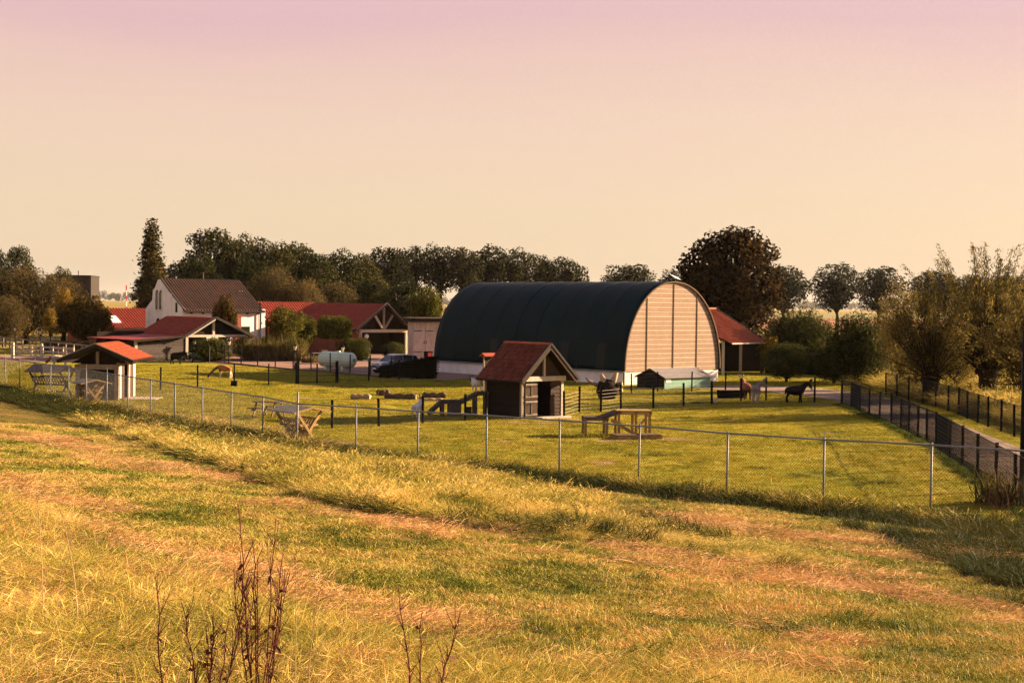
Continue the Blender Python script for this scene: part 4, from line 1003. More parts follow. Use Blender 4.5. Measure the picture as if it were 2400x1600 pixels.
# paddock fence by the brick yard
yp = g2([(408, 838), (450, 844), (490, 848), (527, 851.5), (565, 855), (604, 859), (645, 863), (687, 867), (729, 870), (774, 874), (820, 878), (868, 882), (918, 886), (966, 889)])
post_fence('yard_fence', 'black post-and-wire fence along the edge of the brick yard', yp, [1.6] * len(yp), .045, m_black, mesh_far)
yk = [np.array(p) for p in yp]
for k in range(1, len(yk) - 1):
    pass
def kerb(name, a, b):
    mb = MB(); a = np.array(a); b = np.array(b); mb.beam((a[0], a[1], .05), (b[0], b[1], .05), .12, .14); return kind(mb.build(name, m_greywood), 'structure')
for k in range(1, len(yk) - 1): kerb('kerb', yk[k], yk[k + 1])
# fence round the green hut, and donkey paddock posts
gp_ = g2([(1480, 922), (1541, 918), (1621, 916), (1700, 918)])
post_fence('hut_pen_fence', 'black post fence with dark wire round the green hut', gp_, [1.3] * 4, .045, m_black, mesh_far)
dp = g2([(1668, 947.5), (1737, 940), (1796, 939), (1910, 944), (1973, 949.5)])
post_fence('donkey_pen_fence', 'black post-and-wire fence behind the donkeys', [(x, y + .15) for x, y in dp], [1.35, 1.35, 1.45, 1.5, 1.45], .05, m_black, mesh_far)
p = gpt(1804, 940); q = gpt(1905, 944.5)
# black pole at the right edge
pp = at(2396, 1180, 42.5)
bp = thing('black_pole', 'tall black steel pole standing at the right edge of the picture', 'pole', (pp[0], pp[1], gz(pp[0], pp[1])))
MB().cyl((0, 0, -.1), (0, 0, float(at(2396, 768, 42.5)[2]) - gz(pp[0], pp[1])), .10, .09, 14).build('shaft', m_black, bp, True); MB().cyl((0, 0, -.05), (0, 0, .12), .17, .14, 14).build('foot', m_black, bp, True)
# wooden fences far left
def rail_fence(name, label, a, b, n, zs, h, mat, rw=.11):
    a = np.array(a, float); b = np.array(b, float); t = thing(name, label, 'fence', (a[0], a[1], 0)); v = b - a
    for k in range(n + 1):
        p = v * k / n; MB().box(p[0] - .06, p[1] - .06, -.1, p[0] + .06, p[1] + .06, h).build('post', mat, t)
    for z in zs:
        for k in range(n):
            p, q = v * k / n, v * (k + 1) / n; MB().beam((p[0], p[1] - .08, z), (q[0], q[1] - .08, z), .04, rw).build('rail', mat, t)
    return t
a, b = at(-20, 800, 168)[:2], at(212, 830, 138)[:2]
rail_fence('paddock_rail_fence', 'pale wooden rail fence receding along the far left yard', a, b, 14, (.55, 1.2), 1.25, m_grey_beam, .12)
a, b = at(100, 838, 134.5)[:2], at(172, 838, 131)[:2]
rail_fence('short_rail_fence', 'short pale wooden rail fence right of the wooden gate', a, b, 3, (.35, .75, 1.15), 1.25, m_cream, .13)
a, b = at(30, 838, 136)[:2], at(97, 838, 134.5)[:2]; v = b - a
wg = thing('wooden_gate', 'pale wooden field gate with crossed braces at far left', 'gate', (a[0], a[1], 0))
for p, r_ in ((0 * v, .12), (v, .10)): MB().box(p[0] - r_, p[1] - r_, -.1, p[0] + r_, p[1] + r_, 1.45).build('gate_post', m_cream, wg)
for z in (.25, .55, .85, 1.2): MB().beam((v[0] * .06, v[1] * .06 - .05, z), (v[0] * .95, v[1] * .95 - .05, z), .05, .11).build('gate_rail', m_cream, wg)
MB().beam((v[0] * .06, v[1] * .06 - .11, 1.2), (v[0] * .95, v[1] * .95 - .11, .22), .04, .10).build('brace', m_cream, wg)
MB().beam((v[0] * .06, v[1] * .06 - .16, .22), (v[0] * .95, v[1] * .95 - .16, 1.2), .04, .10).build('brace', m_cream, wg)

# ------------------------------------------------------------------ hay racks
def hay_rack(label, loc, rot, L, Wd, H, wood, roofm, roof_up=.35, hay=True, slats=11):
    t = thing('hay_rack', label, 'hay rack', loc, rot)
    for y in (-L / 2, L / 2):
        s_ = -1 if y < 0 else 1
        for a, b in ((-1, 1), (1, -1)):
            MB().beam((a * Wd * .42, y + s_ * (.0 if a < 0 else .055), -.08), (b * Wd * .5, y + s_ * (.0 if a < 0 else .055), H), .05, .10).build('leg', wood, t)
        MB().beam((-Wd * .40, y - s_ * .055, H * .62), (Wd * .40, y - s_ * .055, H * .62), .045, .09).build('cross_rail', wood, t)
    for x, z in ((-Wd * .42, H * .80), (Wd * .42, H * .80), (-Wd * .13, H * .45), (Wd * .13, H * .45), (0.0, H * .16)):
        MB().beam((x, -L / 2, z), (x, L / 2, z), .045, .07).build('rail', wood, t)
    for s_ in (-1, 1):
        for k in range(slats):
            y = -L / 2 + L * (k + .7) / (slats + .4); MB().beam((s_ * Wd * .14, y, H * .45), (s_ * Wd * .42, y, H * .80), .022, .05, up=(0, 1, 0)).build('slat', wood, t)
    for s_ in (-1, 1):
        slab('roof_board', roofm, t, [(0, -L / 2 - .22, H + roof_up), (0, L / 2 + .22, H + roof_up), (s_ * (Wd * .5 + .28), L / 2 + .22, H + .02), (s_ * (Wd * .5 + .28), -L / 2 - .22, H + .02)], .035)
    MB().beam((0, -L / 2 - .2, H + roof_up - .06), (0, L / 2 + .2, H + roof_up - .06), .06, .08).build('ridge_beam', wood, t)
    for s_ in (-1, 1): MB().beam((0, -L / 2 - .24, H + roof_up - .03), (s_ * (Wd * .5 + .28), -L / 2 - .24, H - .01), .03, .07).build('barge_board', wood, t)
    if hay:
        mb = MB(); rr_ = random.Random(3)
        for _ in range(420):
            y = rr_.uniform(-L / 2 + .05, L / 2 - .05); z = H * rr_.uniform(.15, .72); w = Wd * (.06 + .34 * max(0, z / H - .4)) + .1
            x = rr_.uniform(-w, w); d = Vector((rr_.uniform(-.5, .5), rr_.uniform(-.6, .6), rr_.uniform(-1, -.1))).normalized() * rr_.uniform(.15, .35)
            wire(mb, (x, y, z), (x + d.x, y + d.y, max(.02, z + d.z)), .006)
        kind(mb.build('hay', m_hay, t), 'stuff')
    return t
p = gpt(120, 925); hay_rack('long wooden hay rack with pale boarded roof, goat on top, far left', (p[0], p[1], gz(p[0], p[1])), R(62), 2.3, 1.0, 1.32, m_greywood, M('pinkish_board', (.25, .17, .14), .85, .2, 6), .42, False)
p = at(214, 950, 73.0); hay_rack('tilted wooden hay rack standing against the open shelter', (p[0], p[1], gz(p[0], p[1])), R(36), .95, 1.05, 1.22, m_wood, m_greyroof, .22, True, 6)
p = at(700, 1040, 54.6); hay_rack('yellow timber hay rack with grey roof just behind chain-link fence', (p[0], p[1], gz(p[0], p[1])), R(44), 1.25, 1.15, 1.32, m_wood, m_greyroof, .2, True, 8)

# ------------------------------------------------------------------ picnic table
p = gpt(630, 976); tb = thing('picnic_table', 'wooden picnic table behind the yellow hay rack', 'table', (p[0], p[1], gz(p[0], p[1])), R(-18))
for k in range(5): MB().box(-.75, -.36 + k * .148, .70, .75, -.36 + k * .148 + .135, .745).build('top_board', m_greywood, tb)
for s_ in (-1, 1):
    MB().box(-.75, s_ * .72 - .13, .42, .75, s_ * .72 + .13, .46).build('seat', m_greywood, tb)
    MB().box(s_ * .5 - .04, -.8, .33, s_ * .5 + .04, .8, .415).build('seat_bearer', m_oldwood, tb)
    for q in (-1, 1): MB().beam((s_ * .5 + .05 * q, q * .62, -.03), (s_ * .5 + .05 * q, q * .22, .695), .06, .09).build('leg', m_oldwood, tb)

# ------------------------------------------------------------------ goat ramp left of the hut
p = at(1003, 966, 72.5); ro = np.array([p[0], p[1], 0.0])
rp = thing('goat_ramp', 'dark slatted goat climbing ramp left of the goat hut', 'ramp', (ro[0], ro[1], gz(ro[0], ro[1])), R(8))
prof = [(0.0, .16), (.65, .76), (1.65, .76), (2.45, 1.18), (3.0, 1.22)]
for y in (-.45, .45):
    for a, b in zip(prof[:-1], prof[1:]): MB().beam((a[0], y, a[1] - .08), (b[0], y, b[1] - .08), .05, .14).build('bearer', m_greywood, rp)
for (a, b) in zip(prof[:-1], prof[1:]):
    L_ = math.hypot(b[0] - a[0], b[1] - a[1]); n_ = max(2, int(L_ / .14)); an = math.atan2(b[1] - a[1], b[0] - a[0])
    for k in range(n_):
        u = (k + .5) / n_; o = MB().box(-.055, -.55, -.016, .055, .55, .016).build('tread', m_greywood, rp); o.location = (a[0] + (b[0] - a[0]) * u, 0, a[1] + (b[1] - a[1]) * u + .02); o.rotation_euler = (0, -an, 0)
for x, z in ((.7, .68), (1.55, .68), (2.35, 1.06), (2.9, 1.12)):
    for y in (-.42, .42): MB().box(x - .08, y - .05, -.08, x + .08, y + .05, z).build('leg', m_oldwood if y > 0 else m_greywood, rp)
MB().box(1.0, -.41, -.05, 1.5, .41, .66).build('shelter_box', m_greywood, rp)
p = at(1098, 968, 73.2); lg = thing('chopping_block', 'short upright log with orange cut face under the goat ramp', 'log', (p[0], p[1], gz(p[0], p[1])))
MB().cyl((0, 0, -.05), (0, 0, .42), .17, .16, 14).build('bark', m_log, lg, True); MB().cyl((0, 0, .421), (0, 0, .43), .145, n=14).build('cut_face', m_cut, lg)
# ------------------------------------------------------------------ climbing platform right of the hut
p = at(1372, 1019, 62.8); po = np.array([p[0], p[1], 0]); Ux = 1.0 / 54.1
pf = thing('climbing_platform', 'yellow timber goat climbing platform with two decks and ramp, right of hut', 'platform', (po[0], po[1], gz(po[0], po[1])), R(6))
def deck(x0, x1, y0, y1, z, nb_, mat):
    for k in range(nb_):
        a = y0 + (y1 - y0) * k / nb_; MB().box(x0, a + .006, z, x1, a + (y1 - y0) / nb_ - .006, z + .035).build('deck_board', mat, pf)
deck(-.1, .95, -.4, .5, .78, 6, m_greywood); deck(1.32, 2.85, -.4, .6, 1.06, 7, m_wood)
for x in (-.05, .88):
    for y in (-.35, .42): MB().box(x - .05, y - .05, -.05, x + .05, y + .05, .777).build('leg', m_wood, pf)
for x in (1.4, 2.15, 2.75):
    for y in (-.35, .5): MB().box(x - .05, y - .05, -.05, x + .05, y + .05, 1.057).build('leg', m_wood, pf)
for y in (-.38, .52): MB().beam((-.1, y, .71), (.95, y, .71), .04, .12).build('bearer', m_oldwood, pf); MB().beam((1.32, y, .99), (2.85, y, .99), .04, .12).build('bearer', m_wood, pf)
for k in range(9):
    u = (k + .5) / 9; o = MB().box(-.05, -.4, -.015, .05, .45, .015).build('tread', m_greywood, pf); o.location = (.7 + u * .75, .03, .80 + u * .28); o.rotation_euler = (0, -.36, 0)
for y in (-.38, .46): MB().beam((.68, y, .76), (1.48, y, 1.05), .04, .13).build('ramp_bearer', m_greywood, pf)
MB().beam((1.05, -.46, .70), (2.15, -.46, .04), .04, .14).build('brace', m_wood, pf); MB().beam((2.2, -.43, .35), (2.72, -.43, .98), .04, .09).build('brace', m_wood, pf)
for n_, (px, py, yy, w_, lab) in enumerate(((1462, 1024, 61.3, .9, 'low wooden step pallet lying left under the climbing platform'), (1522, 1022, 61.6, .85, 'low wooden step pallet lying right of the climbing platform'))):
    p = at(px, py, yy); pl = thing('step_pallet', lab, 'pallet', (p[0], p[1], gz(p[0], p[1])), R(20 if n_ == 0 else 12))
    for k in range(6): MB().box(-w_ / 2 + k * w_ / 6 + .008, -.45, .16, -w_ / 2 + (k + 1) * w_ / 6 - .008, .45, .19).build('slat', m_oldwood, pl)
    for y in (-.42, .42): MB().box(-w_ / 2, y - .04, -.03, w_ / 2, y + .04, .157).build('runner', m_wood, pl)
    MB().box(-w_ / 2 + .003, -.37, -.03, -w_ / 2 + .08, .37, .15).build('end_board', m_wood, pl)

# ------------------------------------------------------------------ logs
def log(label, px, py, L, r, rot, n=14, branch=False, mat=m_log):
    p = gpt(px, py); t = thing('log', label, 'log', (p[0], p[1], gz(p[0], p[1])), rot)
    mb = MB(); k = 8; pts = [(-L / 2 + L * i / k, .05 * math.sin(i * 1.3), r * .9 + .03 * math.sin(i * 2.1)) for i in range(k + 1)]
    mb.path(pts, [r * (1 + .1 * math.sin(i * 1.9)) for i in range(k + 1)], n); mb.build('bark', mat, t, True)
    for e, s_ in ((0, -1), (k, 1)):
        MB().cyl((pts[e][0], pts[e][1], pts[e][2]), (pts[e][0] + s_ * .02, pts[e][1], pts[e][2]), r * .9, n=n).build('cut_face', m_cut, t)
    if branch: MB().path([(L * .2, 0, r), (L * .38, .3, r * 1.6), (L * .5, .5, r * 2.0)], [r * .45, r * .35, r * .2], 8).build('branch_stub', mat, t)
log('short pale split log lying in the meadow beyond the fence, leftmost', 845, 935, 1.1, .15, R(-8), mat=m_pale_wood)
log('small rounded log lying alone behind the others, furthest away', 898, 927, .6, .19, R(15))
log('long dark log lying in the sunlit meadow, middle of the group', 938, 935, 1.85, .17, R(-4), branch=True)
log('bark-covered log lying right of the long dark log', 1018, 932, 1.3, .17, R(10), branch=True)
log('thin peeled pole lying in front of the bark-covered log', 1012, 939, 1.25, .08, R(14), mat=m_pale_wood)
# uprooted stump in the wire pen
p = gpt(1424, 935); sp = thing('uprooted_stump', 'dark uprooted tree stump with two pale splayed limbs inside wire pen', 'tree stump', (p[0], p[1], gz(p[0], p[1])), R(10))
mb = MB(); mb.ell((0, 0, .55), (.75, .55, .6), 14, 9, .35); mb.build('root_plate', m_bark, sp, True)
for (a, b, c, m_) in (((-.1, 0, .8), (-.28, 0, 1.15), (-.42, .05, 1.5), m_pale_wood), ((.2, 0, .8), (.38, 0, 1.2), (.55, -.03, 1.62), m_pale_wood)):
    MB().path([a, b, c], [.2, .19, .10], 8).build('limb', m_, sp, True)
MB().path([(-.5, 0, .75), (-1.1, .1, 1.05), (-1.35, .1, 1.28)], [.12, .1, .04], 7).build('root', m_grey_beam, sp, True)
for (x, z, r_) in ((.85, .92, .15), (.86, .55, .16)): MB().path([(.45, 0, z - .1), (x, -.12, z)], [r_, r_ * .9], 9).build('root', m_log, sp); MB().cyl((x, -.12, z), (x + .02, -.13, z), r_ * .86, n=10).build('cut_face', m_cut, sp)
# white bucket
p = gpt(1677, 944); bk_ = thing('white_bucket', 'small white bucket on the grass beside the wire fence corner', 'bucket', (p[0], p[1], gz(p[0], p[1])))
MB().lathe([(.10, 0), (.13, .27), (.14, .28), (.12, .275), (.1, .03)], 14).build('pail', m_paper, bk_, True)
mb = MB(); mb.path([(.13 * math.cos(t), 0, .27 + .12 * math.sin(t)) for t in np.linspace(0, math.pi, 9)], [.006] * 9, 5); mb.build('handle', m_galv, bk_)
p = gpt(1712, 933); tr = thing('black_feed_trough', 'black trough with pale rim left of the donkeys', 'trough', (p[0], p[1], gz(p[0], p[1])), R(15))
MB().prism([(-.3, .5), (-.2, 0), (.2, 0), (.3, .5), (.25, .5), (.16, .06), (-.16, .06), (-.25, .5)], 0, -.8, .8).build('basin', m_black, tr); MB().box(-.85, -.33, .503, .85, -.24, .53).build('rim', m_grey_beam, tr)

# ------------------------------------------------------------------ gas tank
TF = at(790, 872, 119.0); tk = thing('gas_tank', 'pale green horizontal gas tank behind the field gate', 'gas tank', (TF[0], TF[1], 0), R(-44))
rr_, hl = .64, 1.72; prof = [(0.0, -hl - .42), (.22, -hl - .40), (.42, -hl - .30), (.55, -hl - .14), (rr_, -hl), (rr_, hl), (.55, hl + .14), (.42, hl + .30), (.22, hl + .40), (0.0, hl + .42)]
mb = MB(); n_ = 24; vs = []
for r_, x in prof:
    for k in range(n_):
        t = 2 * math.pi * k / n_; vs.append((x, r_ * math.cos(t), .92 + r_ * math.sin(t)))
mb.add(vs, [(j * n_ + k, j * n_ + (k + 1) % n_, (j + 1) * n_ + (k + 1) % n_, (j + 1) * n_ + k) for j in range(len(prof) - 1) for k in range(n_)]); mb.build('shell', m_tank, tk, True)
for x in (-1.1, 1.1): MB().box(x - .12, -.42, -.05, x + .12, .42, .42).build('foot', m_tank, tk)
for x in (-hl, 0, hl): 
    mb = MB(); 
    for k in range(n_):
        t0, t1 = 2 * math.pi * k / n_, 2 * math.pi * (k + 1) / n_
        mb.beam((x, .603 * math.cos(t0), .92 + .603 * math.sin(t0)), (x, .603 * math.cos(t1), .92 + .603 * math.sin(t1)), .012, .05, up=(1, 0, 0))
    mb.build('weld_band', m_tank, tk)
MB().cyl((.2, 0, 1.5), (.2, 0, 1.66), .16, .15, 14).build('valve_dome', m_tank, tk, True); MB().cyl((-.3, 0, 1.5), (-.3, 0, 1.6), .05).build('fitting', m_galv, tk)
MB().cyl((hl + .38, 0, .95), (hl + .50, 0, .95), .14, .12, 12).build('gauge', m_galv, tk); MB().path([(hl + .45, .05, .95), (hl + .48, .2, 1.05)], [.03, .03]).build('fitting', m_dark, tk)

# ------------------------------------------------------------------ car
def loft(rings, close=True):
    mb = MB(); n_ = len(rings[0]); vs = [p for r_ in rings for p in r_]
    fs = [(j * n_ + k, j * n_ + (k + 1) % n_, (j + 1) * n_ + (k + 1) % n_, (j + 1) * n_ + k) for j in range(len(rings) - 1) for k in range(n_)]
    if close: fs += [tuple(range(n_ - 1, -1, -1)), tuple(range((len(rings) - 1) * n_, len(rings) * n_))]
    return mb.add(vs, fs)
cp_ = at(925, 878, 116.5)
car = thing('parked_car', 'small dark hatchback with pale roof parked on the yard behind the hedge', 'car', (cp_[0], cp_[1], .03), R(41.6 + 180 - 4))
def ring(x, w, z0, z1, sh_=.9):
    return [(x, -w * .92, z0), (x, -w, z0 + .18), (x, -w, (z0 + z1) * .55), (x, -w * sh_, z1), (x, 0, z1 + .03), (x, w * sh_, z1), (x, w, (z0 + z1) * .55), (x, w, z0 + .18), (x, w * .92, z0), (x, 0, z0)]
body = [ring(-1.98, .62, .42, .80), ring(-1.90, .76, .26, .95), ring(-1.5, .85, .22, 1.0), ring(-.6, .87, .20, .98), ring(.5, .87, .20, .95), ring(1.0, .86, .22, .92), ring(1.55, .82, .22, .86), ring(1.86, .72, .26, .74), ring(1.94, .58, .40, .62)]
o = loft(body).build('body', m_car, car, True); o.modifiers.new('s', 'SUBSURF').levels = 1; o.modifiers['s'].render_levels = 2
def cab(x, w, z0, wt, z1): return [(x, -w, z0), (x, -wt, z1), (x, 0, z1 + .02), (x, wt, z1), (x, w, z0), (x, 0, z0 - .05)]
loft([[(-1.86, -.70, .94), (-1.62, -.56, 1.38), (-1.62, 0, 1.4), (-1.62, .56, 1.38), (-1.86, .70, .94), (-1.8, 0, .9)], cab(-1.0, .79, .94, .62, 1.44), cab(-.1, .80, .93, .64, 1.46),
      [(.98, -.76, .90), (.32, -.60, 1.42), (.34, 0, 1.44), (.32, .60, 1.42), (.98, .76, .90), (.98, 0, .86)]]).build('glasshouse', m_glass, car, False)
loft([[(-1.70, -.58, 1.36), (-1.68, -.55, 1.42), (-1.66, .55, 1.42), (-1.70, .58, 1.36)], [(-1.0, -.64, 1.42), (-1.0, -.6, 1.485), (-1.0, .6, 1.485), (-1.0, .64, 1.42)], [(-.1, -.66, 1.44), (-.1, -.6, 1.505), (-.1, .6, 1.505), (-.1, .66, 1.44)], [(.38, -.61, 1.405), (.34, -.57, 1.455), (.34, .57, 1.455), (.38, .61, 1.405)]]).build('roof', M('pale_roof_paint', (.55, .50, .45), .25, .05, 2, spec=.5), car, True)
for s_ in (-1, 1):
    for a, b in (((.98, .775, .92), (.34, .615, 1.42)), ((-.25, .815, .94), (-.3, .65, 1.45)), ((-1.25, .78, .95), (-1.3, .61, 1.42)), ((-1.85, .70, .95), (-1.66, .57, 1.39))):
        MB().beam((a[0], s_ * a[1], a[2]), (b[0], s_ * b[1], b[2]), .06, .05).build('pillar', m_car, car)
    MB().beam((-1.8, s_ * .79, .945), (.95, s_ * .80, .93), .03, .03).build('chrome_strip', m_chrome, car)
    MB().ell((.80, s_ * .93, .99), (.10, .12, .08), 10, 6).build('mirror', m_chrome, car, True)
    MB().box(-.95, s_ * .872 - .012, .80, -.75, s_ * .872 + .012, .83).build('door_handle', m_chrome, car); MB().box(.02, s_ * .872 - .012, .79, .2, s_ * .872 + .012, .82).build('door_handle', m_chrome, car)
    MB().ell((1.74, s_ * .60, .72), (.12, .13, .13), 12, 8).build('headlight', m_paper, car, True); MB().box(-1.93, s_ * .66 - .09, .70, -1.88, s_ * .66 + .09, .90).build('tail_light', m_redpaint, car)
    for x in (-1.25, 1.22):
        w_ = MB().cyl((x, s_ * .70, .31), (x, s_ * .885, .31), .31, n=20).build('wheel', m_tyre, car, True); MB().cyl((x, s_ * .886, .31), (x, s_ * .895, .31), .19, .17, 14).build('rim', m_chrome, w_)
MB().box(1.90, -.32, .44, 1.955, .32, .60).build('grille', m_dark, car); MB().box(1.93, -.24, .33, 1.96, .24, .42).build('number_plate', m_paper, car)

# ------------------------------------------------------------------ lantern posts
def lantern(label, p, h):
    t = thing('lantern_post', label, 'street lamp', (p[0], p[1], gz(p[0], p[1])), R(20), 'black lantern posts round the yard')
    MB().cyl((0, 0, -.05), (0, 0, .35), .09, .07, 10).build('base', m_black, t, True); MB().cyl((0, 0, .35), (0, 0, h - .52), .04, .035, 8).build('shaft', m_black, t, True)
    MB().box(-.2, -.02, h - .62, .2, .02, h - .58).build('crossbar', m_black, t)
    MB().lathe([(.05, h - .52), (.08, h - .48), (.14, h - .18)], 6).build('glass', m_lamp, t); MB().lathe([(.17, h - .178), (.16, h - .14), (.06, h - .03), (.03, h + .02), (.02, h + .1)], 6).build('hood', m_black, t)
for px, py, pt, lab in ((536.5, 853, 795, 'black lantern post in front of the big rounded hedge'), (691, 865, 806, 'black lantern post right of the ornamental grasses'), (803, 868, 809, 'black lantern post standing behind the gas tank'),
                    (455.5, 846, 795, 'black lantern post left of the big rounded hedge'), (35, 826, 764, 'black lantern post by the far left rail fence, leftmost'), (94, 828, 771, 'black lantern post behind the wooden gate')):
    g = gpt(px, py); lantern(lab, g, float(at(px, pt, g[1])[2]))
g = at(609, 810, 146.0); t = thing('flag_pole', 'tall slim black pole in front of the white house corner', 'pole', (g[0], g[1], 0))
MB().cyl((0, 0, -.1), (0, 0, float(at(609, 715, 146)[2])), .075, .06, 10).build('shaft', m_black, t, True); MB().lathe([(.1, float(at(609, 715, 146)[2])), (.13, float(at(609, 715, 146)[2]) + .12), (.03, float(at(609, 712, 146)[2]) + .2)], 8).build('head', m_black, t)
g = at(986 - 690, 722, 290.0)
t = thing('striped_mast', 'thin red and white striped mast far behind the red annexe', 'mast', (g[0], g[1], 0))
zt = float(at(296, 668, 290)[2]); 
for k in range(8): MB().cyl((0, 0, zt * k / 8), (0, 0, zt * (k + 1) / 8), .12, n=6).build('mast_band', m_redpaint if k % 2 else m_paper, t)

# ------------------------------------------------------------------ garden table and chairs, wheelie bin, bench frame
g = at(752, 826, 139.0); t = thing('garden_table', 'pale wooden garden table between the rounded hedges', 'table', (g[0], g[1], .03), R(20))
for k in range(5): MB().box(-.85, -.42 + k * .17, .70, .85, -.42 + k * .17 + .16, .74).build('top_board', m_door, t)
for x in (-.75, .75):
    for y in (-.34, .34): MB().box(x - .045, y - .045, 0, x + .045, y + .045, .697).build('leg', m_door, t)
MB().box(-.7, -.03, .2, .7, .03, .27).build('stretcher', m_door, t)
for px, yy, rz_, mm, lab in ((775, 139.5, R(110), m_door, 'pale wicker garden chair right of the garden table'), (736, 139.2, R(-70), m_dark, 'dark wicker garden chair left of the garden table'), (760, 141.0, R(190), m_door, 'pale wicker garden chair behind the garden table')):
    g = at(px, 826, yy); t = thing('garden_chair', lab, 'chair', (g[0], g[1], .03), rz_)
    MB().box(-.27, -.27, .38, .27, .27, .46).build('seat', mm, t, bevel=.02); MB().add([(-.27, .20, .44), (.27, .20, .44), (.25, .36, .98), (-.25, .36, .98), (-.27, .27, .44), (.27, .27, .44), (.25, .42, .98), (-.25, .42, .98)], [(0,1,2,3),(4,7,6,5),(0,4,5,1),(1,5,6,2),(2,6,7,3),(3,7,4,0)]).build('backrest', mm, t)
    for s_ in (-1, 1):
        MB().box(s_ * .28 - .03, -.25, .47, s_ * .28 + .03, .3, .66).build('armrest', mm, t)
        for y in (-.24, .24): MB().box(s_ * .23 - .03, y - .03, 0, s_ * .23 + .03, y + .03, .378).build('leg', mm, t)
g = at(1003, 850, 138.0); t = thing('wheelie_bin', 'dark bin with red front beside the white shed doors', 'bin', (g[0], g[1], 0), R(30))
MB().add([(-.25, -.3, .05), (.25, -.3, .05), (.25, .25, .05), (-.25, .25, .05), (-.3, -.36, 1.0), (.3, -.36, 1.0), (.3, .36, 1.0), (-.3, .36, 1.0)], [(0,3,2,1),(4,5,6,7),(0,1,5,4),(1,2,6,5),(2,3,7,6),(3,0,4,7)]).build('tub', m_black, t)
MB().box(-.32, -.4, 1.003, .32, .4, 1.08).build('lid', m_black, t, bevel=.02); MB().box(-.18, -.385, .45, .18, -.365, .95).build('red_sticker', m_redpaint, t)
for s_ in (-1, 1): MB().cyl((s_ * .2, .3, .1), (s_ * .27, .3, .1), .1, n=12).build('wheel', m_tyre, t)
g = gpt(455, 846); t = thing('wheelbarrow', 'wheelbarrow with pale tub parked beside the carport post', 'wheelbarrow', (g[0], g[1] + 1.0, 0), R(-20))
MB().add([(-.35, -.25, .35), (.3, -.22, .35), (.3, .22, .35), (-.35, .25, .35), (-.55, -.36, .72), (.55, -.34, .68), (.55, .34, .68), (-.55, .36, .72)], [(0,3,2,1),(0,1,5,4),(1,2,6,5),(2,3,7,6),(3,0,4,7)]).build('tub', m_mint, t)
for s_ in (-1, 1): MB().beam((.75, s_ * .08, .2), (-1.0, s_ * .3, .62), .04, .04).build('handle', m_galv, t); MB().beam((-.35, s_ * .22, .42), (-.45, s_ * .22, 0), .03, .03).build('leg', m_galv, t)
MB().cyl((.8, -.05, .2), (.8, .05, .2), .2, n=16).build('wheel', m_tyre, t)
g = gpt(468, 850); t = thing('steel_arch', 'black steel arch frame in front of the carport opening', 'frame', (g[0], g[1] + .3, 0), R(-30))
MB().box(-1.0, -.04, -.05, -.92, .04, 1.55).build('upright', m_black, t); MB().box(1.0, -.04, -.05, 1.1, .04, 1.5).build('upright', m_black, t); MB().beam((-.95, 0, 1.55), (1.05, 0, 1.46), .06, .08).build('top_bar', m_black, t)
g = at(74, 838, 141); t = thing('white_marker_post', 'small white post behind the wooden gate', 'post', (g[0], g[1], 0)); MB().lathe([(.10, 0), (.07, .9), (.11, .92), (.11, 1.0), (.04, 1.1)], 8).build('shaft', m_cream, t)
# ------------------------------------------------------------------ animals: one skinned body each
def coat(name, body, head=None, legs=None, back=None, hx=None, lz=None, belly=None):
    """coat colours by place on the body (object space: x forward, z up)"""
    m, t, o = _nodes(name); p = _n(t, 'ShaderNodeBsdfPrincipled'); t.links.new(p.outputs[0], o.inputs[0])
    tcn = _n(t, 'ShaderNodeTexCoord'); s = _n(t, 'ShaderNodeSeparateXYZ'); t.links.new(tcn.outputs['Object'], s.inputs[0])
    nf = _noise(t, tcn.outputs['Object'], 6.0, 4, .6)
    c = _ramp(t, nf, [(.3, mul(body, .78)), (.7, mul(body, 1.15))])
    jit = _math(t, 'MULTIPLY_ADD', nf, .12); t.nodes[-1].inputs[2].default_value = -.06
    def step(val, a, b):
        r = _n(t, 'ShaderNodeMapRange'); t.links.new(_math(t, 'ADD', val, jit), r.inputs[0]); r.inputs[1].default_value = a; r.inputs[2].default_value = b; return r.outputs[0]
    if legs: c = _mix(t, c, legs, step(s.outputs['Z'], lz + .06, lz - .06))
    if head: c = _mix(t, c, head, step(s.outputs['X'], hx - .05, hx + .05))
    t.links.new(c, p.inputs['Base Color']); p.inputs['Roughness'].default_value = .9; p.inputs['Specular IOR Level'].default_value = .1
    b = _n(t, 'ShaderNodeBump'); b.inputs['Strength'].default_value = .6; b.inputs['Distance'].default_value = .03; t.links.new(_noise(t, tcn.outputs['Object'], 30, 3), b.inputs['Height']); t.links.new(b.outputs[0], p.inputs['Normal'])
    return m
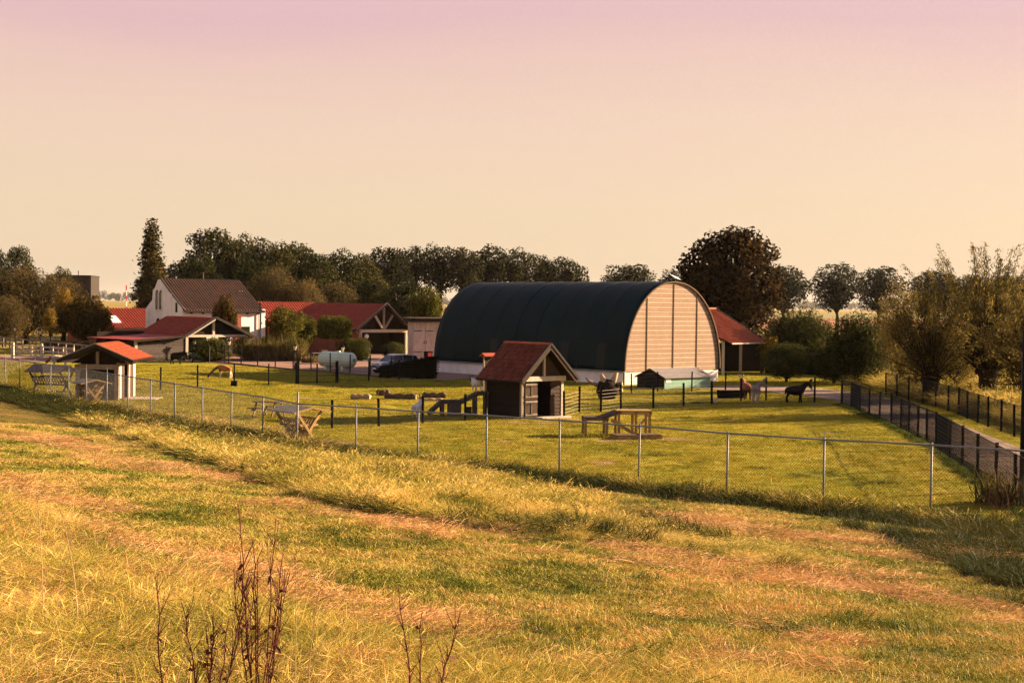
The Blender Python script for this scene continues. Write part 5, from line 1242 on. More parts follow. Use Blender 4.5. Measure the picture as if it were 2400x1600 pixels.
def animal(name, label, cat, loc, heading, mat, L, Hh, head, bulk=1.0, leg=1.0, ears=.1, tail='down', horns=False, neck_r=1.0, step=.05, earmat=None, turn=0.0, muzzle=None):
    """L trunk length, Hh height of the back, head = (neck mid, poll, nose) points in the animal's own axes"""
    t = thing(name, label, cat, loc, heading)
    V, E, Rr = [], [], []
    def v(p, r, par=None):
        V.append(p); Rr.append(r)
        if par is not None: E.append((par, len(V) - 1))
        return len(V) - 1
    b = .245 * Hh * bulk
    pel = v((-.36 * L, 0, Hh - b), b * .95)
    mid = v((0, 0, Hh - b * 1.22), b * 1.12, pel); ch = v((.33 * L, 0, Hh - b * 1.12), b * 1.06, mid)
    nb = v((.47 * L, 0, Hh - b * .75), b * .72 * neck_r, ch)
    nm = v(head[0], b * .48 * neck_r, nb); po = v(head[1], b * .47, nm)
    ns = tuple(head[1][k] * .4 + head[2][k] * .6 for k in range(3)); m1 = v(ns, b * .38, po); v(head[2], b * .26, m1)
    lr = .052 * Hh * leg
    for s in (-1, 1):
        y = .52 * b * s
        h = v((-.40 * L, y * .8, Hh - b * 1.5), b * .60, pel); kn = v((-.33 * L, y, .56 * Hh), lr * 1.7, h); hk = v((-.47 * L + s * step * .5, y, .30 * Hh), lr * .95, kn)
        ft = v((-.44 * L + s * step, y, .07 * Hh), lr * .8, hk); v((-.41 * L + s * step, y, .015 * Hh), lr * .95, ft)
        sh_ = v((.36 * L, y * .8, Hh - b * 1.7), b * .52, ch); el_ = v((.33 * L, y, .54 * Hh), lr * 1.35, sh_); wr = v((.345 * L - s * step * .4, y, .30 * Hh), lr * .95, el_)
        f2 = v((.34 * L - s * step, y, .07 * Hh), lr * .75, wr); v((.37 * L - s * step, y, .015 * Hh), lr * .95, f2)
    if tail == 'down':
        a = v((-.50 * L, 0, Hh - b * .75), b * .22, pel); c = v((-.56 * L, 0, Hh * .66), b * .14, a); v((-.55 * L, 0, Hh * .46), b * .17, c)
    elif tail == 'up':
        a = v((-.50 * L, 0, Hh - b * .4), b * .22, pel); v((-.58 * L, 0, Hh + b * .35), b * .14, a)
    d = np.array(head[2]) - np.array(head[1]); d = d / np.linalg.norm(d)
    up = np.array([0, 0, 1.0]) - d * d[2]; up /= max(1e-6, np.linalg.norm(up)); sd_ = np.cross(d, up)
    me = bpy.data.meshes.new(name); me.from_pydata(V, E, []); me.update()
    o = obj('body', me, t); me.materials.append(mat)
    sm = o.modifiers.new('skin', 'SKIN'); sm.use_smooth_shade = True
    for k, sv in enumerate(me.skin_vertices[0].data): sv.radius = (Rr[k], Rr[k]); sv.use_root = (k == pel)
    ss = o.modifiers.new('sub', 'SUBSURF'); ss.levels = 2; ss.render_levels = 2
    for s in (-1, 1):
        p0 = np.array(head[1]) + up * b * .30 + sd_ * s * b * .26 - d * b * .1; p1 = p0 + (up * .9 + sd_ * s * .45 - d * .25) * ears
        MB().path([p0, p0 * .5 + p1 * .5, p1], [ears * .16, ears * .22, ears * .05], 7).build('ear', earmat or mat, t, True)
        if horns: q = p0 - d * .02; MB().path([q, q + (up * .8 - d * .5) * .1, q + (up * 1.1 - d * 1.4) * .13], [.018, .014, .005], 6).build('horn', m_greywood, t, True)
    return t
W_COAT = (.62, .52, .42)
c_alpaca = coat('alpaca_fleece', (.34, .125, .055), legs=(.62, .48, .34), lz=.50, head=(.10, .058, .042), hx=.50)
g = gpt(527, 887)
animal('alpaca', 'brown alpaca with pale legs grazing in the meadow left of the lantern', 'alpaca', (g[0], g[1], gz(g[0], g[1])), R(183), c_alpaca, .92, 1.05, ((.80, 0, .62), (1.10, 0, .24), (1.22, 0, .07)), .90, 1.3, .12, 'none', neck_r=.75)
MB().ell((1.17, 0, .13), (.10, .08, .09), 10, 7).build('muzzle', m_pale_wood, COL.objects['alpaca'], True)
c_pony = coat('black_pony', (.006, .006, .006)); g = gpt(414, 854)
animal('black_pony', 'black pony with lowered head in front of the carport wall', 'pony', (g[0], g[1], gz(g[0], g[1])), R(-8), c_pony, .95, 1.12, ((.70, 0, 1.05), (.86, 0, .98), (1.0, 0, .42)), 1.1, 1.1, .14, neck_r=1.2)
c_white = coat('white_goat', W_COAT); c_whb = coat('white_goat_black_head', (.55, .50, .46), head=(.01, .009, .009), hx=.44); c_wbr = coat('white_goat_brown_head', W_COAT, head=(.26, .07, .03), hx=.40)
rk = [o for o in COL.objects if o.name.startswith('hay_rack')][0]
zr_ = rk.location[2] + 1.32 + .42
animal('goat', 'white goat with brown head standing on the hay rack roof', 'goat', (at(138, 860, rk.location[1] - .2)[0], rk.location[1] - .2, zr_ - .04), R(197), c_wbr, .78, .62, ((.52, 0, .42), (.60, 0, .26), (.74, 0, .14)), 1.25, 1.1, .10, 'up')
g = gpt(977, 978); animal('goat', 'white goat with black head seen from behind, left of the ramp', 'goat', (g[0], g[1], gz(g[0], g[1])), R(72), c_whb, .70, .74, ((.48, 0, .80), (.55, 0, .92), (.70, 0, .86)), 1.2, 1.05, .14, 'down', True)
ao = rp.matrix_basis @ Vector((2.42, 0.05, 1.20)); animal('goat', 'white goat standing on top of the slatted ramp', 'goat', ao, R(118), c_whb, .62, .66, ((.42, 0, .64), (.52, 0, .66), (.66, 0, .54)), 1.1, 1.05, .12, 'up')
c_dk = coat('dark_donkey', (.012, .009, .008), head=(.014, .010, .009), hx=.5); g = gpt(1862, 944)
dk = animal('donkey', 'dark brown donkey with pale muzzle standing side-on by the lane', 'donkey', (g[0], g[1], gz(g[0], g[1])), R(-6), c_dk, .98, 1.08, ((.64, 0, 1.12), (.80, 0, 1.22), (.98, 0, .88)), 1.05, 1.1, .26, neck_r=1.15)
MB().ell((.99, 0, .86), (.075, .07, .07), 10, 7).build('muzzle', m_pale_wood, dk, True)
c_gr = coat('grey_donkey', (.20, .155, .125), legs=(.42, .34, .27), lz=.62); g = gpt(1771, 943)
animal('donkey', 'grey donkey seen from behind with pale legs and turned head', 'donkey', (g[0], g[1], gz(g[0], g[1])), R(74), c_gr, .92, 1.06, ((.55, -.16, 1.08), (.60, -.34, 1.16), (.56, -.58, .88)), 1.05, 1.15, .26, earmat=c_gr)
c_br = coat('chestnut_donkey', (.26, .10, .05), legs=(.05, .03, .02), lz=.62); g = gpt(1752, 938)
animal('donkey', 'chestnut donkey seen from behind, left of the grey donkey', 'donkey', (g[0], g[1] + .8, gz(g[0], g[1] + .8)), R(98), c_br, .92, 1.10, ((.55, .05, 1.16), (.68, .05, 1.26), (.86, .05, .98)), 1.1, 1.1, .24, earmat=c_gr)
# ------------------------------------------------------------------ trees and shrubs
def leaf_polys(c, nrm, size, aspect=.62, axis=None, rng=RNG):
    n = len(c); nrm = nrm / np.maximum(np.linalg.norm(nrm, axis=1, keepdims=True), 1e-6)
    r = rng.normal(size=(n, 3)) if axis is None else axis + rng.normal(size=(n, 3)) * .35
    t = r - nrm * np.sum(r * nrm, 1, keepdims=True); t /= np.maximum(np.linalg.norm(t, axis=1, keepdims=True), 1e-6)
    b = np.cross(nrm, t); s = (size * rng.uniform(.65, 1.35, n))[:, None]
    return np.stack([c + t * s * .5, c + b * s * aspect * .5, c - t * s * .5, c - b * s * aspect * .5], 1)
def on_clumps(clumps, n, rng, lo=.55, hi=1.05, rag=.12):
    cl = np.array(clumps); wgt = (cl[:, 3] * cl[:, 4] + cl[:, 3] * cl[:, 5]); wgt = wgt / wgt.sum()
    idx = rng.choice(len(cl), n, p=wgt); d = rng.normal(size=(n, 3)); d /= np.linalg.norm(d, axis=1, keepdims=True)
    rad = (lo + (hi - lo) * rng.uniform(0, 1, n) ** .5)[:, None]
    p = cl[idx, :3] + d * cl[idx, 3:6] * rad + rng.normal(size=(n, 3)) * rag
    nr = d / cl[idx, 3:6] * cl[idx, 3:4] + rng.normal(size=(n, 3)) * .7
    return p, nr
def limbs(mb, base_top, clumps, r0, rng, wob=.25):
    for c in clumps:
        q = np.array(c[:3]); p = np.array(base_top) + np.array([0, 0, rng.uniform(-.5, .3)]); m = p * .45 + q * .55 + rng.normal(size=3) * wob + np.array([0, 0, .15])
        mb.path([p, m, q], [r0 * rng.uniform(.3, .55), r0 * .26, r0 * .08], 6)
def tree_proto(name, W, H, trunk_h, tr, crown, n, leaf_size, m, aspect=.62, rng=None, lean=0.0, limb=True, lo=.55, rag=.12):
    t = thing(name, 'tree', 'tree')
    mb = MB(); k = 5; pts = [(lean * (i / k) ** 2 + rng.normal() * .04 * W / 10, rng.normal() * .04, trunk_h * i / k) for i in range(k + 1)]; pts[0] = (0, 0, -.2)
    mb.path(pts, [tr * (1.25 - .55 * i / k) for i in range(k + 1)], 9)
    mb.path([pts[-1], (lean, 0, trunk_h + (H - trunk_h) * .5)], [tr * .7, tr * .2], 7)
    if limb: limbs(mb, pts[-1], crown, tr, rng)
    mb.build('trunk', m_bark, t, True)
    p, nr = on_clumps(crown, n, rng, lo, 1.05, rag)
    obj('crown', np_mesh('crown', leaf_polys(p, nr, leaf_size, aspect, rng=rng), 4, m), t)
    t['_W'] = W; t['_H'] = H
    return t
def crown_of(W, z0, z1, n, rng, rmin=.24, rmax=.36, top=.35, hollow=.35):
    """clumps set evenly round the crown's outline, their outer edges touching it, plus a few inside; top = share of low ones left out"""
    out_ = []; zc, hz = (z0 + z1) / 2, (z1 - z0) / 2; k = 0; no = int(n * .74)
    for i in range(no):
        z = 1 - 2 * (i + .5) / no; a = i * 2.39996 + rng.uniform(-.35, .35); r = math.sqrt(max(0, 1 - z * z)); rr = rng.uniform(rmin, rmax) * W * .5
        if z < -.15 and rng.uniform() < top: continue
        q = rng.uniform(.86, 1.05); fx = max(.2, W * .5 * q - rr); fz = max(.2, hz * q - rr * .78)
        out_.append((r * math.cos(a) * fx, r * math.sin(a) * fx, zc + z * fz, rr, rr, rr * .78))
    for i in range(n - no):
        d = rng.normal(size=3); d /= np.linalg.norm(d); r = rng.uniform(0, .5); rr = rng.uniform(rmin, rmax) * W * .55
        out_.append((d[0] * r * W * .5, d[1] * r * W * .5, zc + d[2] * r * hz, rr, rr, rr * .8))
    return out_
def fit(c, W, z0, z1):
    c = np.array(c); mx = max(abs(c[:, 0]).max(), abs(c[:, 1]).max()); return c
PROTO = {}
for k in range(5):
    g = np.random.default_rng(100 + k)
    PROTO['av%d' % k] = tree_proto('avenue_tree', 10, 16, 7.6, .30, crown_of(10, 6.4, 16, 46, np.random.default_rng(150 + k), .18, .31, .45, .30), 4800, .44, l_dark, rng=np.random.default_rng(160 + k), lo=.5)
    PROTO['row%d' % k] = tree_proto('avenue_tree', 11, 16, 5.2, .33, crown_of(11, 4.6, 16, 46 + 2 * k, g, .20, .33, .35, .30), 7500, .44, l_dark, rng=g)
for k in range(4):
    g = np.random.default_rng(200 + k)
    PROTO['wood%d' % k] = tree_proto('woodland_tree', 10, 15, 3.0, .30, crown_of(10, 1.2, 15, 56, g, .24, .38, .1, .25), 12000, .40, l_wood, rng=g)
for k in range(2):
    g = np.random.default_rng(300 + k)
    PROTO['soft%d' % k] = tree_proto('willow_tree', 9, 9, 1.6, .35, crown_of(9, .3, 9, 60, g, .22, .34, .0, .35), 17000, .42, l_willow, .22, rng=g, rag=.25)
g = np.random.default_rng(400)
pc = [(g.normal() * .35 * (1 - z / 17) * 2, g.normal() * .35, z, 1.35 * (1 - abs(z - 6) / 14), 1.35 * (1 - abs(z - 6) / 14), 1.3) for z in np.linspace(1.8, 15.6, 30)] + [(1.0, 0, z, .8, .8, 1.1) for z in (4, 5.5, 7, 8.5)]
pc = [(a, b, c, max(.35, r), max(.35, r), h) for a, b, c, r, _, h in pc]
PROTO['poplar'] = tree_proto('poplar_tree', 4, 17, 2.0, .25, pc, 9000, .34, l_poplar, .7, rng=g, limb=False, rag=.18)
g = np.random.default_rng(500)
PROTO['maple'] = tree_proto('maple_tree', 9.5, 12.5, 2.4, .32, crown_of(9.5, 1.6, 12.5, 95, g, .18, .30, .1, .30), 22000, .33, l_maple, .75, rng=g, rag=.16)
g = np.random.default_rng(600)
PROTO['autumn'] = tree_proto('autumn_tree', 6, 5, 1.4, .16, crown_of(6, .9, 5, 56, g, .17, .28, .1, .35), 9000, .24, l_autumn, .7, rng=g, rag=.08)
g = np.random.default_rng(610)
PROTO['yellow'] = tree_proto('yellow_tree', 3.2, 4.6, 1.5, .07, crown_of(3.2, 1.2, 4.5, 22, g, .2, .34, .1, .4), 2600, .20, l_yellow, .6, rng=g, rag=.12)
g = np.random.default_rng(620)
PROTO['green'] = tree_proto('garden_tree', 4, 4.6, 1.6, .09, crown_of(4, 1.3, 4.5, 26, g, .2, .34, .1, .35), 5000, .2, l_box, .6, rng=g, rag=.12)
def bush_proto(key, name, W, H, n, size, m, aspect, seed, top_rag=.35, core=.80):
    """rounded shrub: leafy shell round an added dark core that blocks light, twigs breaking the outline"""
    g = np.random.default_rng(seed); t = thing(name, 'shrub', 'shrub')
    mb = MB(); mb.path([(0, 0, -.15), (0, 0, H * .35)], [W * .05, W * .03], 7)
    for k in range(9):
        a = g.uniform(0, 6.28); mb.path([(0, 0, .05), (math.cos(a) * W * .18, math.sin(a) * W * .18, H * .35), (math.cos(a) * W * .3, math.sin(a) * W * .3, H * .62)], [W * .022, W * .014, W * .005], 5)
    mb.build('stems', m_bark, t)
    cl = [(g.normal() * W * .10, g.normal() * W * .10, H * .5, W * .36, W * .36, H * .45)]
    for k in range(26):
        d = g.normal(size=3); d /= np.linalg.norm(d); q = g.uniform(.8, 1.2) if top_rag > .3 else 1.0; cl.append((d[0] * W * .33 * q, d[1] * W * .33 * q, H * .5 + d[2] * H * .36 * q, W * g.uniform(.09, .18), W * g.uniform(.09, .18), H * g.uniform(.09, .18)))
    p, nr = on_clumps(cl, n, g, core, 1.05, .03 * W * top_rag * 2)
    p[:, 2] = np.abs(p[:, 2] - .03) + .03
    q = leaf_polys(p, nr, size, aspect, rng=g)
    k = int(n * .12 * top_rag / .35); a = g.uniform(0, 6.28, k); rr = np.sqrt(g.uniform(0, 1, k)) * W * .40
    b0 = np.stack([np.cos(a) * rr, np.sin(a) * rr, H * .5 + H * .42 * np.sqrt(np.maximum(0, 1 - (rr / (W * .46)) ** 2))], 1); b0 = b0 + np.array([0, 0, 1.0]) * g.uniform(0, top_rag * H * .22, k)[:, None]
    ax = np.stack([np.cos(a) * .4, np.sin(a) * .4, np.ones(k)], 1)
    q2 = leaf_polys(b0, g.normal(size=(k, 3)), size * 1.3, aspect * .7, ax, rng=g)
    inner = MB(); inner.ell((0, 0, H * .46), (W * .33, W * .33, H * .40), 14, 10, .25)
    obj('crown', np_mesh('crown', np.concatenate([q, q2]), 4, m), t); inner.build('light_block_core', l_hedge, t)  # dark core added inside the leaves to block light
    t['_W'] = W; t['_H'] = H; return t
for k, key in enumerate(('bush', 'bush2')):
    g = np.random.default_rng(700 + k); cr = crown_of(5.6, .05, 5.2, 46, g, .20, .42, .0, .3)
    PROTO[key] = tree_proto('willow_bush', 5.6, 5.2, .7, .16, cr, 16000, .30, l_bush, .26, rng=g, rag=.20)
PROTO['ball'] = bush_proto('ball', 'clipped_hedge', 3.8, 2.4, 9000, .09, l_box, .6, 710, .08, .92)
def pollard_proto(seed, W, H, n_sh, th):
    g = np.random.default_rng(seed); t = thing('pollard_willow', 'tree', 'tree')
    mb = MB(); mb.path([(0, 0, -.2), (.05, 0, .6), (0, .05, th * .7), (0, 0, th)], [.62, .48, .52, .62], 12)
    for k in range(10):
        a = g.uniform(0, 6.28); mb.ell((math.cos(a) * .42, math.sin(a) * .42, th + g.uniform(-.35, .1)), (.28, .28, .26), 8, 6, .3)
    lp_, ln, lax = [], [], []
    for k in range(n_sh):
        a = g.uniform(0, 6.28); sp_ = abs(g.normal()) * .50; L = (H - th) * g.uniform(.45, 1.0) * (1 - .15 * min(1, sp_))
        d = np.array([math.cos(a) * math.sin(sp_), math.sin(a) * math.sin(sp_), math.cos(sp_)]); out_ = np.array([math.cos(a), math.sin(a), 0])
        b0 = np.array([math.cos(a) * .35, math.sin(a) * .35, th - .1]); P = [b0 + d * L * u + out_ * (W * .16 * u * u) * (sp_ + .2) for u in (0, .33, .66, 1.0)]
        mb.path(P, [.045, .032, .018, .005], 5)
        m = int(L * 44)
        u = g.uniform(.12, 1.0, m) ** .8; ii = np.minimum((u * 3).astype(int), 2); f = (u * 3 - ii)[:, None]; PP = np.array(P)
        c = PP[ii] * (1 - f) + PP[ii + 1] * f + g.normal(size=(m, 3)) * (.10 + .16 * (1 - u))[:, None]
        lp_.append(c); ln.append(g.normal(size=(m, 3))); lax.append(np.repeat((d + out_ * .5)[None], m, 0))
    mb.build('trunk', m_bark, t)
    obj('crown', np_mesh('crown', leaf_polys(np.concatenate(lp_), np.concatenate(ln), .20, .24, np.concatenate(lax), rng=g), 4, l_pollard), t)
    t['_W'] = W; t['_H'] = H; return t
PROTO['pollard0'] = pollard_proto(800, 7.0, 10.0, 120, 1.8); PROTO['pollard1'] = pollard_proto(801, 6.0, 7.5, 110, 1.6)
g = np.random.default_rng(820)
PROTO['sapling'] = tree_proto('young_willow', 4.5, 7, 1.2, .07, crown_of(4.5, .8, 6.8, 44, g, .18, .30, .0, .3), 9000, .22, l_pollard, .24, rng=g, rag=.25)
USED = set()
def place(key, px, Y, top, wpx, label, group=None, base=0.0, rz=None, py=720):
    P = PROTO[key]; c = at(px, py, Y); w = wpx / F_PX * Y; h = float(at(px, top, Y)[2]) - base
    sx_ = w / P['_W']; sz_ = h / P['_H']; rz = random.uniform(0, 6.28) if rz is None else rz
    loc = (c[0], c[1], gz(c[0], c[1]) if base == 0 else base)
    if key in USED: o = dup(P, loc, rz, (sx_, sx_, sz_))
    else:
        o = P; o.location = loc; o.rotation_euler = (0, 0, rz); o.scale = (sx_, sx_, sz_); USED.add(key)
    o['label'] = label; o['category'] = 'shrub' if key in ('bush', 'bush2', 'ball') else 'tree'
    if group: o['group'] = group
    return o
AV = 'avenue trees along the far road'
row = [(905, 571, 135, 246), (968, 573, 125, 255), (1032, 566, 128, 258), (1090, 575, 105, 255), (1145, 569, 132, 260), (1207, 578, 115, 262), (1260, 592, 100, 266), (1322, 597, 128, 268), (1472, 612, 150, 280), (1590, 626, 130, 285),
       (1835, 617, 130, 290), (1962, 614, 128, 300), (2060, 622, 118, 305), (2190, 628, 150, 300), (2275, 640, 130, 305), (2365, 640, 140, 310)]
rl_ = ['avenue tree above the truss gable outbuilding, leftmost of the row', 'second avenue tree of the row, above the white shed', 'third avenue tree, left of the barn ridge', 'fourth avenue tree, above the left end of the barn ridge', 'fifth avenue tree of the row behind the barn ridge',
       'sixth avenue tree of the row behind the barn ridge', 'seventh avenue tree, smaller, behind the barn ridge', 'avenue tree before the gap in the row above the barn', 'low wide avenue tree alone above the middle of the barn ridge', 'avenue tree just left of the big red maple',
       'avenue tree peeping out right of the big red maple', 'round-crowned avenue tree with bare trunk, left of the two', 'round-crowned avenue tree with bare trunk, right of the two', 'avenue tree behind the pollard willows, left', 'avenue tree behind the pollard willows, middle', 'avenue tree behind the pollard willows, rightmost']
for k, (x, y, w, Y) in enumerate(row): place(('av%d' if 1 <= k <= 7 else 'row%d') % (k % 5), x, Y, y, w * (1.0 if k <= 7 else 1.08), rl_[k], AV)
WD = 'woodland trees behind the farmhouse'
wood = [(428, 598, 120, 215), (500, 526, 165, 225), (565, 545, 140, 228), (628, 552, 150, 222), (690, 556, 150, 226), (742, 588, 120, 218), (800, 580, 130, 232), (848, 588, 120, 236), (878, 640, 110, 205), (945, 655, 130, 200), (470, 600, 120, 205), (588, 600, 130, 205)]
wl_ = ['dark wood tree just right of the poplar', 'tallest wood tree, above the farmhouse ridge', 'wood tree second in height, right of the tallest', 'broad wood tree above the farmhouse right end', 'broad wood tree above the red outbuilding roof', 'wood tree at the step down in the skyline', 'wood tree left of the avenue row', 'wood tree touching the first avenue tree',
       'low dark tree behind the truss gable', 'low dark tree behind the white shed', 'lower wood tree in front of the tallest one', 'lower wood tree above the middle of the farmhouse roof']
for k, (x, y, w, Y) in enumerate(wood): place('wood%d' % (k % 4), x, Y, y, w * 1.08, wl_[k], WD)
place('soft0', 640, 192, 622, 150, 'soft brown willow behind the farmhouse chimney')
place('soft1', 712, 190, 650, 110, 'soft green willow behind the red outbuilding roof')
place('soft0', 790, 196, 655, 130, 'soft dark willow behind the middle of the red roof')
place('soft1', 1010, 165, 690, 60, 'pale fuzzy shrub behind the white shed')
place('soft0', 60, 178, 622, 210, 'huge dark weeping willow filling the left edge')
place('soft1', 150, 182, 640, 140, 'brownish willow overlapping the dark flat-topped building')
place('soft1', 10, 168, 690, 120, 'low dark willow at the extreme left edge')
place('wood1', 45, 220, 568, 90, 'tree rising above the big willow at far left')
place('wood2', -5, 216, 580, 80, 'tree cut off by the left picture edge')
place('wood3', 146, 240, 620, 60, 'small round treetop above the brownish willow')
place('poplar', 355, 188, 507, 104, 'tall slim poplar left of the white house')
place('autumn', 200, 156, 692, 140, 'rounded autumn-coloured tree in front of the red annexe')
place('yellow', 152, 163, 664, 52, 'yellow upright tree between willow and autumn tree')
place('yellow', 118, 160, 715, 40, 'low yellow shrub left of the autumn tree')
place('maple', 1712, 137, 529, 268, 'big dark reddish maple behind the barn gable')
place('green', 1000, 158, 662, 92, 'yellow-green tree behind the white shed and barn')
place('green', 668, 148, 712, 100, 'loose yellow-green garden tree in front of the red roof')
place('green', 716, 151, 735, 80, 'dark green garden shrub right of the yellow-green tree')
place('autumn', 527, 144, 690, 66, 'small bushy tree rising behind the carport roof')
place('bush', 1872, 126, 722, 195, 'large rounded dark willow bush right of the lean-to')
place('bush2', 2012, 108, 732, 165, 'rounded dark willow bush between lane and field, second')
place('yellow', 1806, 122, 780, 56, 'small yellow-leaved tree beside the lean-to post')
place('sapling', 2112, 101, 655, 120, 'thin young willow with glowing yellow leaves')
place('sapling', 2068, 113, 730, 90, 'slender young willow behind the rounded bushes')
place('pollard1', 2185, 88.5, 660, 215, 'pollard willow with thick short trunk, left of the two')
place('pollard0', 2318, 92, 548, 300, 'tallest pollard willow with fan of upright shoots')
place('pollard1', 2440, 80, 640, 260, 'pollard willow cut off by the right picture edge')
place('bush2', 2240, 112, 800, 110, 'low bush glowing behind the pollard trunks')
place('bush2', 1846, 110.5, 800, 120, 'low dark willow bush at the lane bend, left')
place('bush', 1958, 109, 806, 120, 'low dark willow bush at the lane bend, right')
place('sapling', 2245, 95, 760, 150, 'leafy willow scrub between the two pollard trunks')
place('sapling', 2390, 90, 790, 150, 'leafy willow scrub right of the tallest pollard')
place('sapling', 2150, 97, 790, 130, 'leafy willow scrub behind the left pollard trunk')
place('bush', 1940, 134, 790, 100, 'low bush behind the two rounded willow bushes')
for (x, top, w, Y, lab) in ((503, 789, 112, 133.5, 'big clipped hedge mound in front of the carport'), (470, 797, 60, 137, 'clipped hedge mound by the carport post, behind the big one'), (577, 786, 62, 141, 'clipped hedge ball at the white house wall'), (622, 786, 78, 141.5, 'clipped hedge ball right of the tall black pole'), (675, 785, 82, 140, 'clipped hedge ball under the yellow-green tree'),
                            (703, 790, 52, 138, 'clipped hedge ball left of the garden table'), (816, 790, 66, 142, 'clipped hedge ball right of the garden table'), (848, 789, 64, 139.5, 'clipped hedge ball lit from the right, before the truss gable'), (920, 800, 62, 144, 'dark clipped hedge ball in the truss gable opening')):
    place('ball', x, Y, top, w, lab, 'clipped hedge balls in the yard')
def hedge_box(name, label, a, b, h0, h1, dep, m, n, size, seed):
    g = np.random.default_rng(seed); a = np.array(a[:2]); b = np.array(b[:2]); v = b - a; L = np.linalg.norm(v); t = thing(name, label, 'hedge', (a[0], a[1], 0), math.atan2(v[1], v[0]))
    u = g.uniform(0, L, n); f = g.uniform(0, 1, n); hh = h0 + (h1 - h0) * u / L + g.normal(size=n) * .04
    top = f < .45; y = np.where(top, g.uniform(0, dep, n), np.where(f < .85, 0.0, dep)); z = np.where(top, hh, g.uniform(0.03, 1, n) * hh)
    p = np.stack([u, y, z], 1) + g.normal(size=(n, 3)) * .05; nr = np.where(top[:, None], np.array([0, 0, 1.0]), np.where((f < .85)[:, None], np.array([0, -1.0, 0]), np.array([0, 1.0, 0]))) + g.normal(size=(n, 3)) * .6
    p[:, 2] = np.maximum(p[:, 2], .03)
    obj('foliage', np_mesh('foliage', leaf_polys(p, nr, size, .6, rng=g), 4, m), t)
    MB().prism([(0.1, 0), (L - .1, 0), (L - .1, h1 - .12), (.1, h0 - .12)], 1, .1, dep - .1).build('light_block_core', l_hedge, t); return t  # hidden core added so no light passes through the hedge
hedge_box('clipped_hedge', 'dark low clipped hedge in front of the parked car', gpt(872, 886) + np.array([0.5, .6, 0]), gpt(1024, 890) + np.array([-.3, .8, 0]), .75, 1.6, 1.2, l_hedge, 9000, .12, 5)
hedge_box('clipped_hedge', 'long low brown hedge strip behind the far left rail fence', at(95, 800, 152), at(232, 800, 148), 1.1, 1.2, 1.4, l_reed, 5000, .16, 6)
hedge_box('clipped_hedge', 'dark field hedge behind the lane, left of the pollards', at(1790, 800, 125), at(2080, 800, 118), 1.6, 1.6, 1.4, l_hedge, 5000, .22, 7)
hedge_box('clipped_hedge', 'dark hedge at the foot of the wood behind the left annexe', at(215, 800, 200), at(345, 800, 200), 3.4, 3.2, 3, l_hedge, 4000, .35, 8)
# pleached square tree on several stems
c = at(784, 825, 143.5); t = thing('pleached_tree', 'square-clipped tree on bare stems behind the garden table', 'tree', (c[0], c[1], .03), R(25))
g = np.random.default_rng(31); n_ = 9000; f = g.integers(0, 3, n_); q = g.uniform(-1, 1, (n_, 3)); k = np.arange(n_); q[k, f] = np.sign(q[k, f]) * (.93 + .1 * g.uniform(size=n_))
zt, zb_ = float(at(784, 752, 143.5)[2]), float(at(784, 792, 143.5)[2]); p = q * np.array([1.35, 1.2, (zt - zb_) / 2]) + np.array([0, 0, (zt + zb_) / 2]) + g.normal(size=(n_, 3)) * .05
nr = np.zeros((n_, 3)); nr[k, f] = np.sign(q[k, f]); m2 = 900; a2 = g.uniform(-1.25, 1.25, (m2, 2)); p2 = np.stack([a2[:, 0], a2[:, 1], zt + g.uniform(0, .65, m2) ** 1.6], 1)
obj('crown', np_mesh('crown', np.concatenate([leaf_polys(p, nr + g.normal(size=(n_, 3)) * .6, .16, .6, rng=g), leaf_polys(p2, g.normal(size=(m2, 3)), .2, .4, rng=g)]), 4, l_box), t)
MB().box(-1.2, -1.05, zb_ + .1, 1.2, 1.05, zt - .1).build('light_block_core', l_hedge, t)  # unseen block added within the crown to stop light
for x, y in ((-.9, -.6), (-.3, -.8), (.35, -.7), (.95, -.5), (-.5, .7), (.5, .7)): MB().path([(x, y, -.05), (x + .05, y, zb_ * .5), (x, y, zb_ + .2)], [.06, .05, .05], 7).build('stem', m_oldwood, t, True)
# ornamental grasses in the yard bed
def reed_bed(label, a, b, n, h, seed):
    g = np.random.default_rng(seed); a = np.array(a[:2]); b = np.array(b[:2]); v = b - a; L = np.linalg.norm(v); t = thing('ornamental_grass', label, 'grass', (a[0], a[1], .03), math.atan2(v[1], v[0]))
    ct = np.stack([g.uniform(0, L, n), g.uniform(-.5, .9, n), np.zeros(n)], 1); d = g.normal(size=(n, 3)) * .28 + np.array([0, 0, 1]); hh = h * g.uniform(.5, 1.05, n)[:, None]
    w = g.normal(size=(n, 3)) * np.array([1, 1, 0]); w = w / np.linalg.norm(w, axis=1, keepdims=True) * .022
    tip = ct + d * hh; tip[:, 2] -= .1 * np.linalg.norm(d[:, :2], axis=1)
    obj('blades', np_mesh('blades', np.stack([ct - w, ct + w, (ct + tip) / 2 + w + d * [0, 0, .08], tip], 1), 4, l_reed), t); return t
reed_bed('bed of tall brown ornamental grass right of the big hedge', gpt(566, 846) + np.array([0, 1.0, 0]), gpt(700, 849) + np.array([0, 2.0, 0]), 5200, 1.75, 41)
reed_bed('tuft of ornamental grass left of the far lantern', gpt(705, 852) + np.array([0, 2.0, 0]), gpt(735, 853) + np.array([0, 2.0, 0]), 700, .6, 42)

reed_bed('brown dead weeds at the right fence corner', gpt(2290, 1178), gpt(2420, 1190), 330, .85, 43)
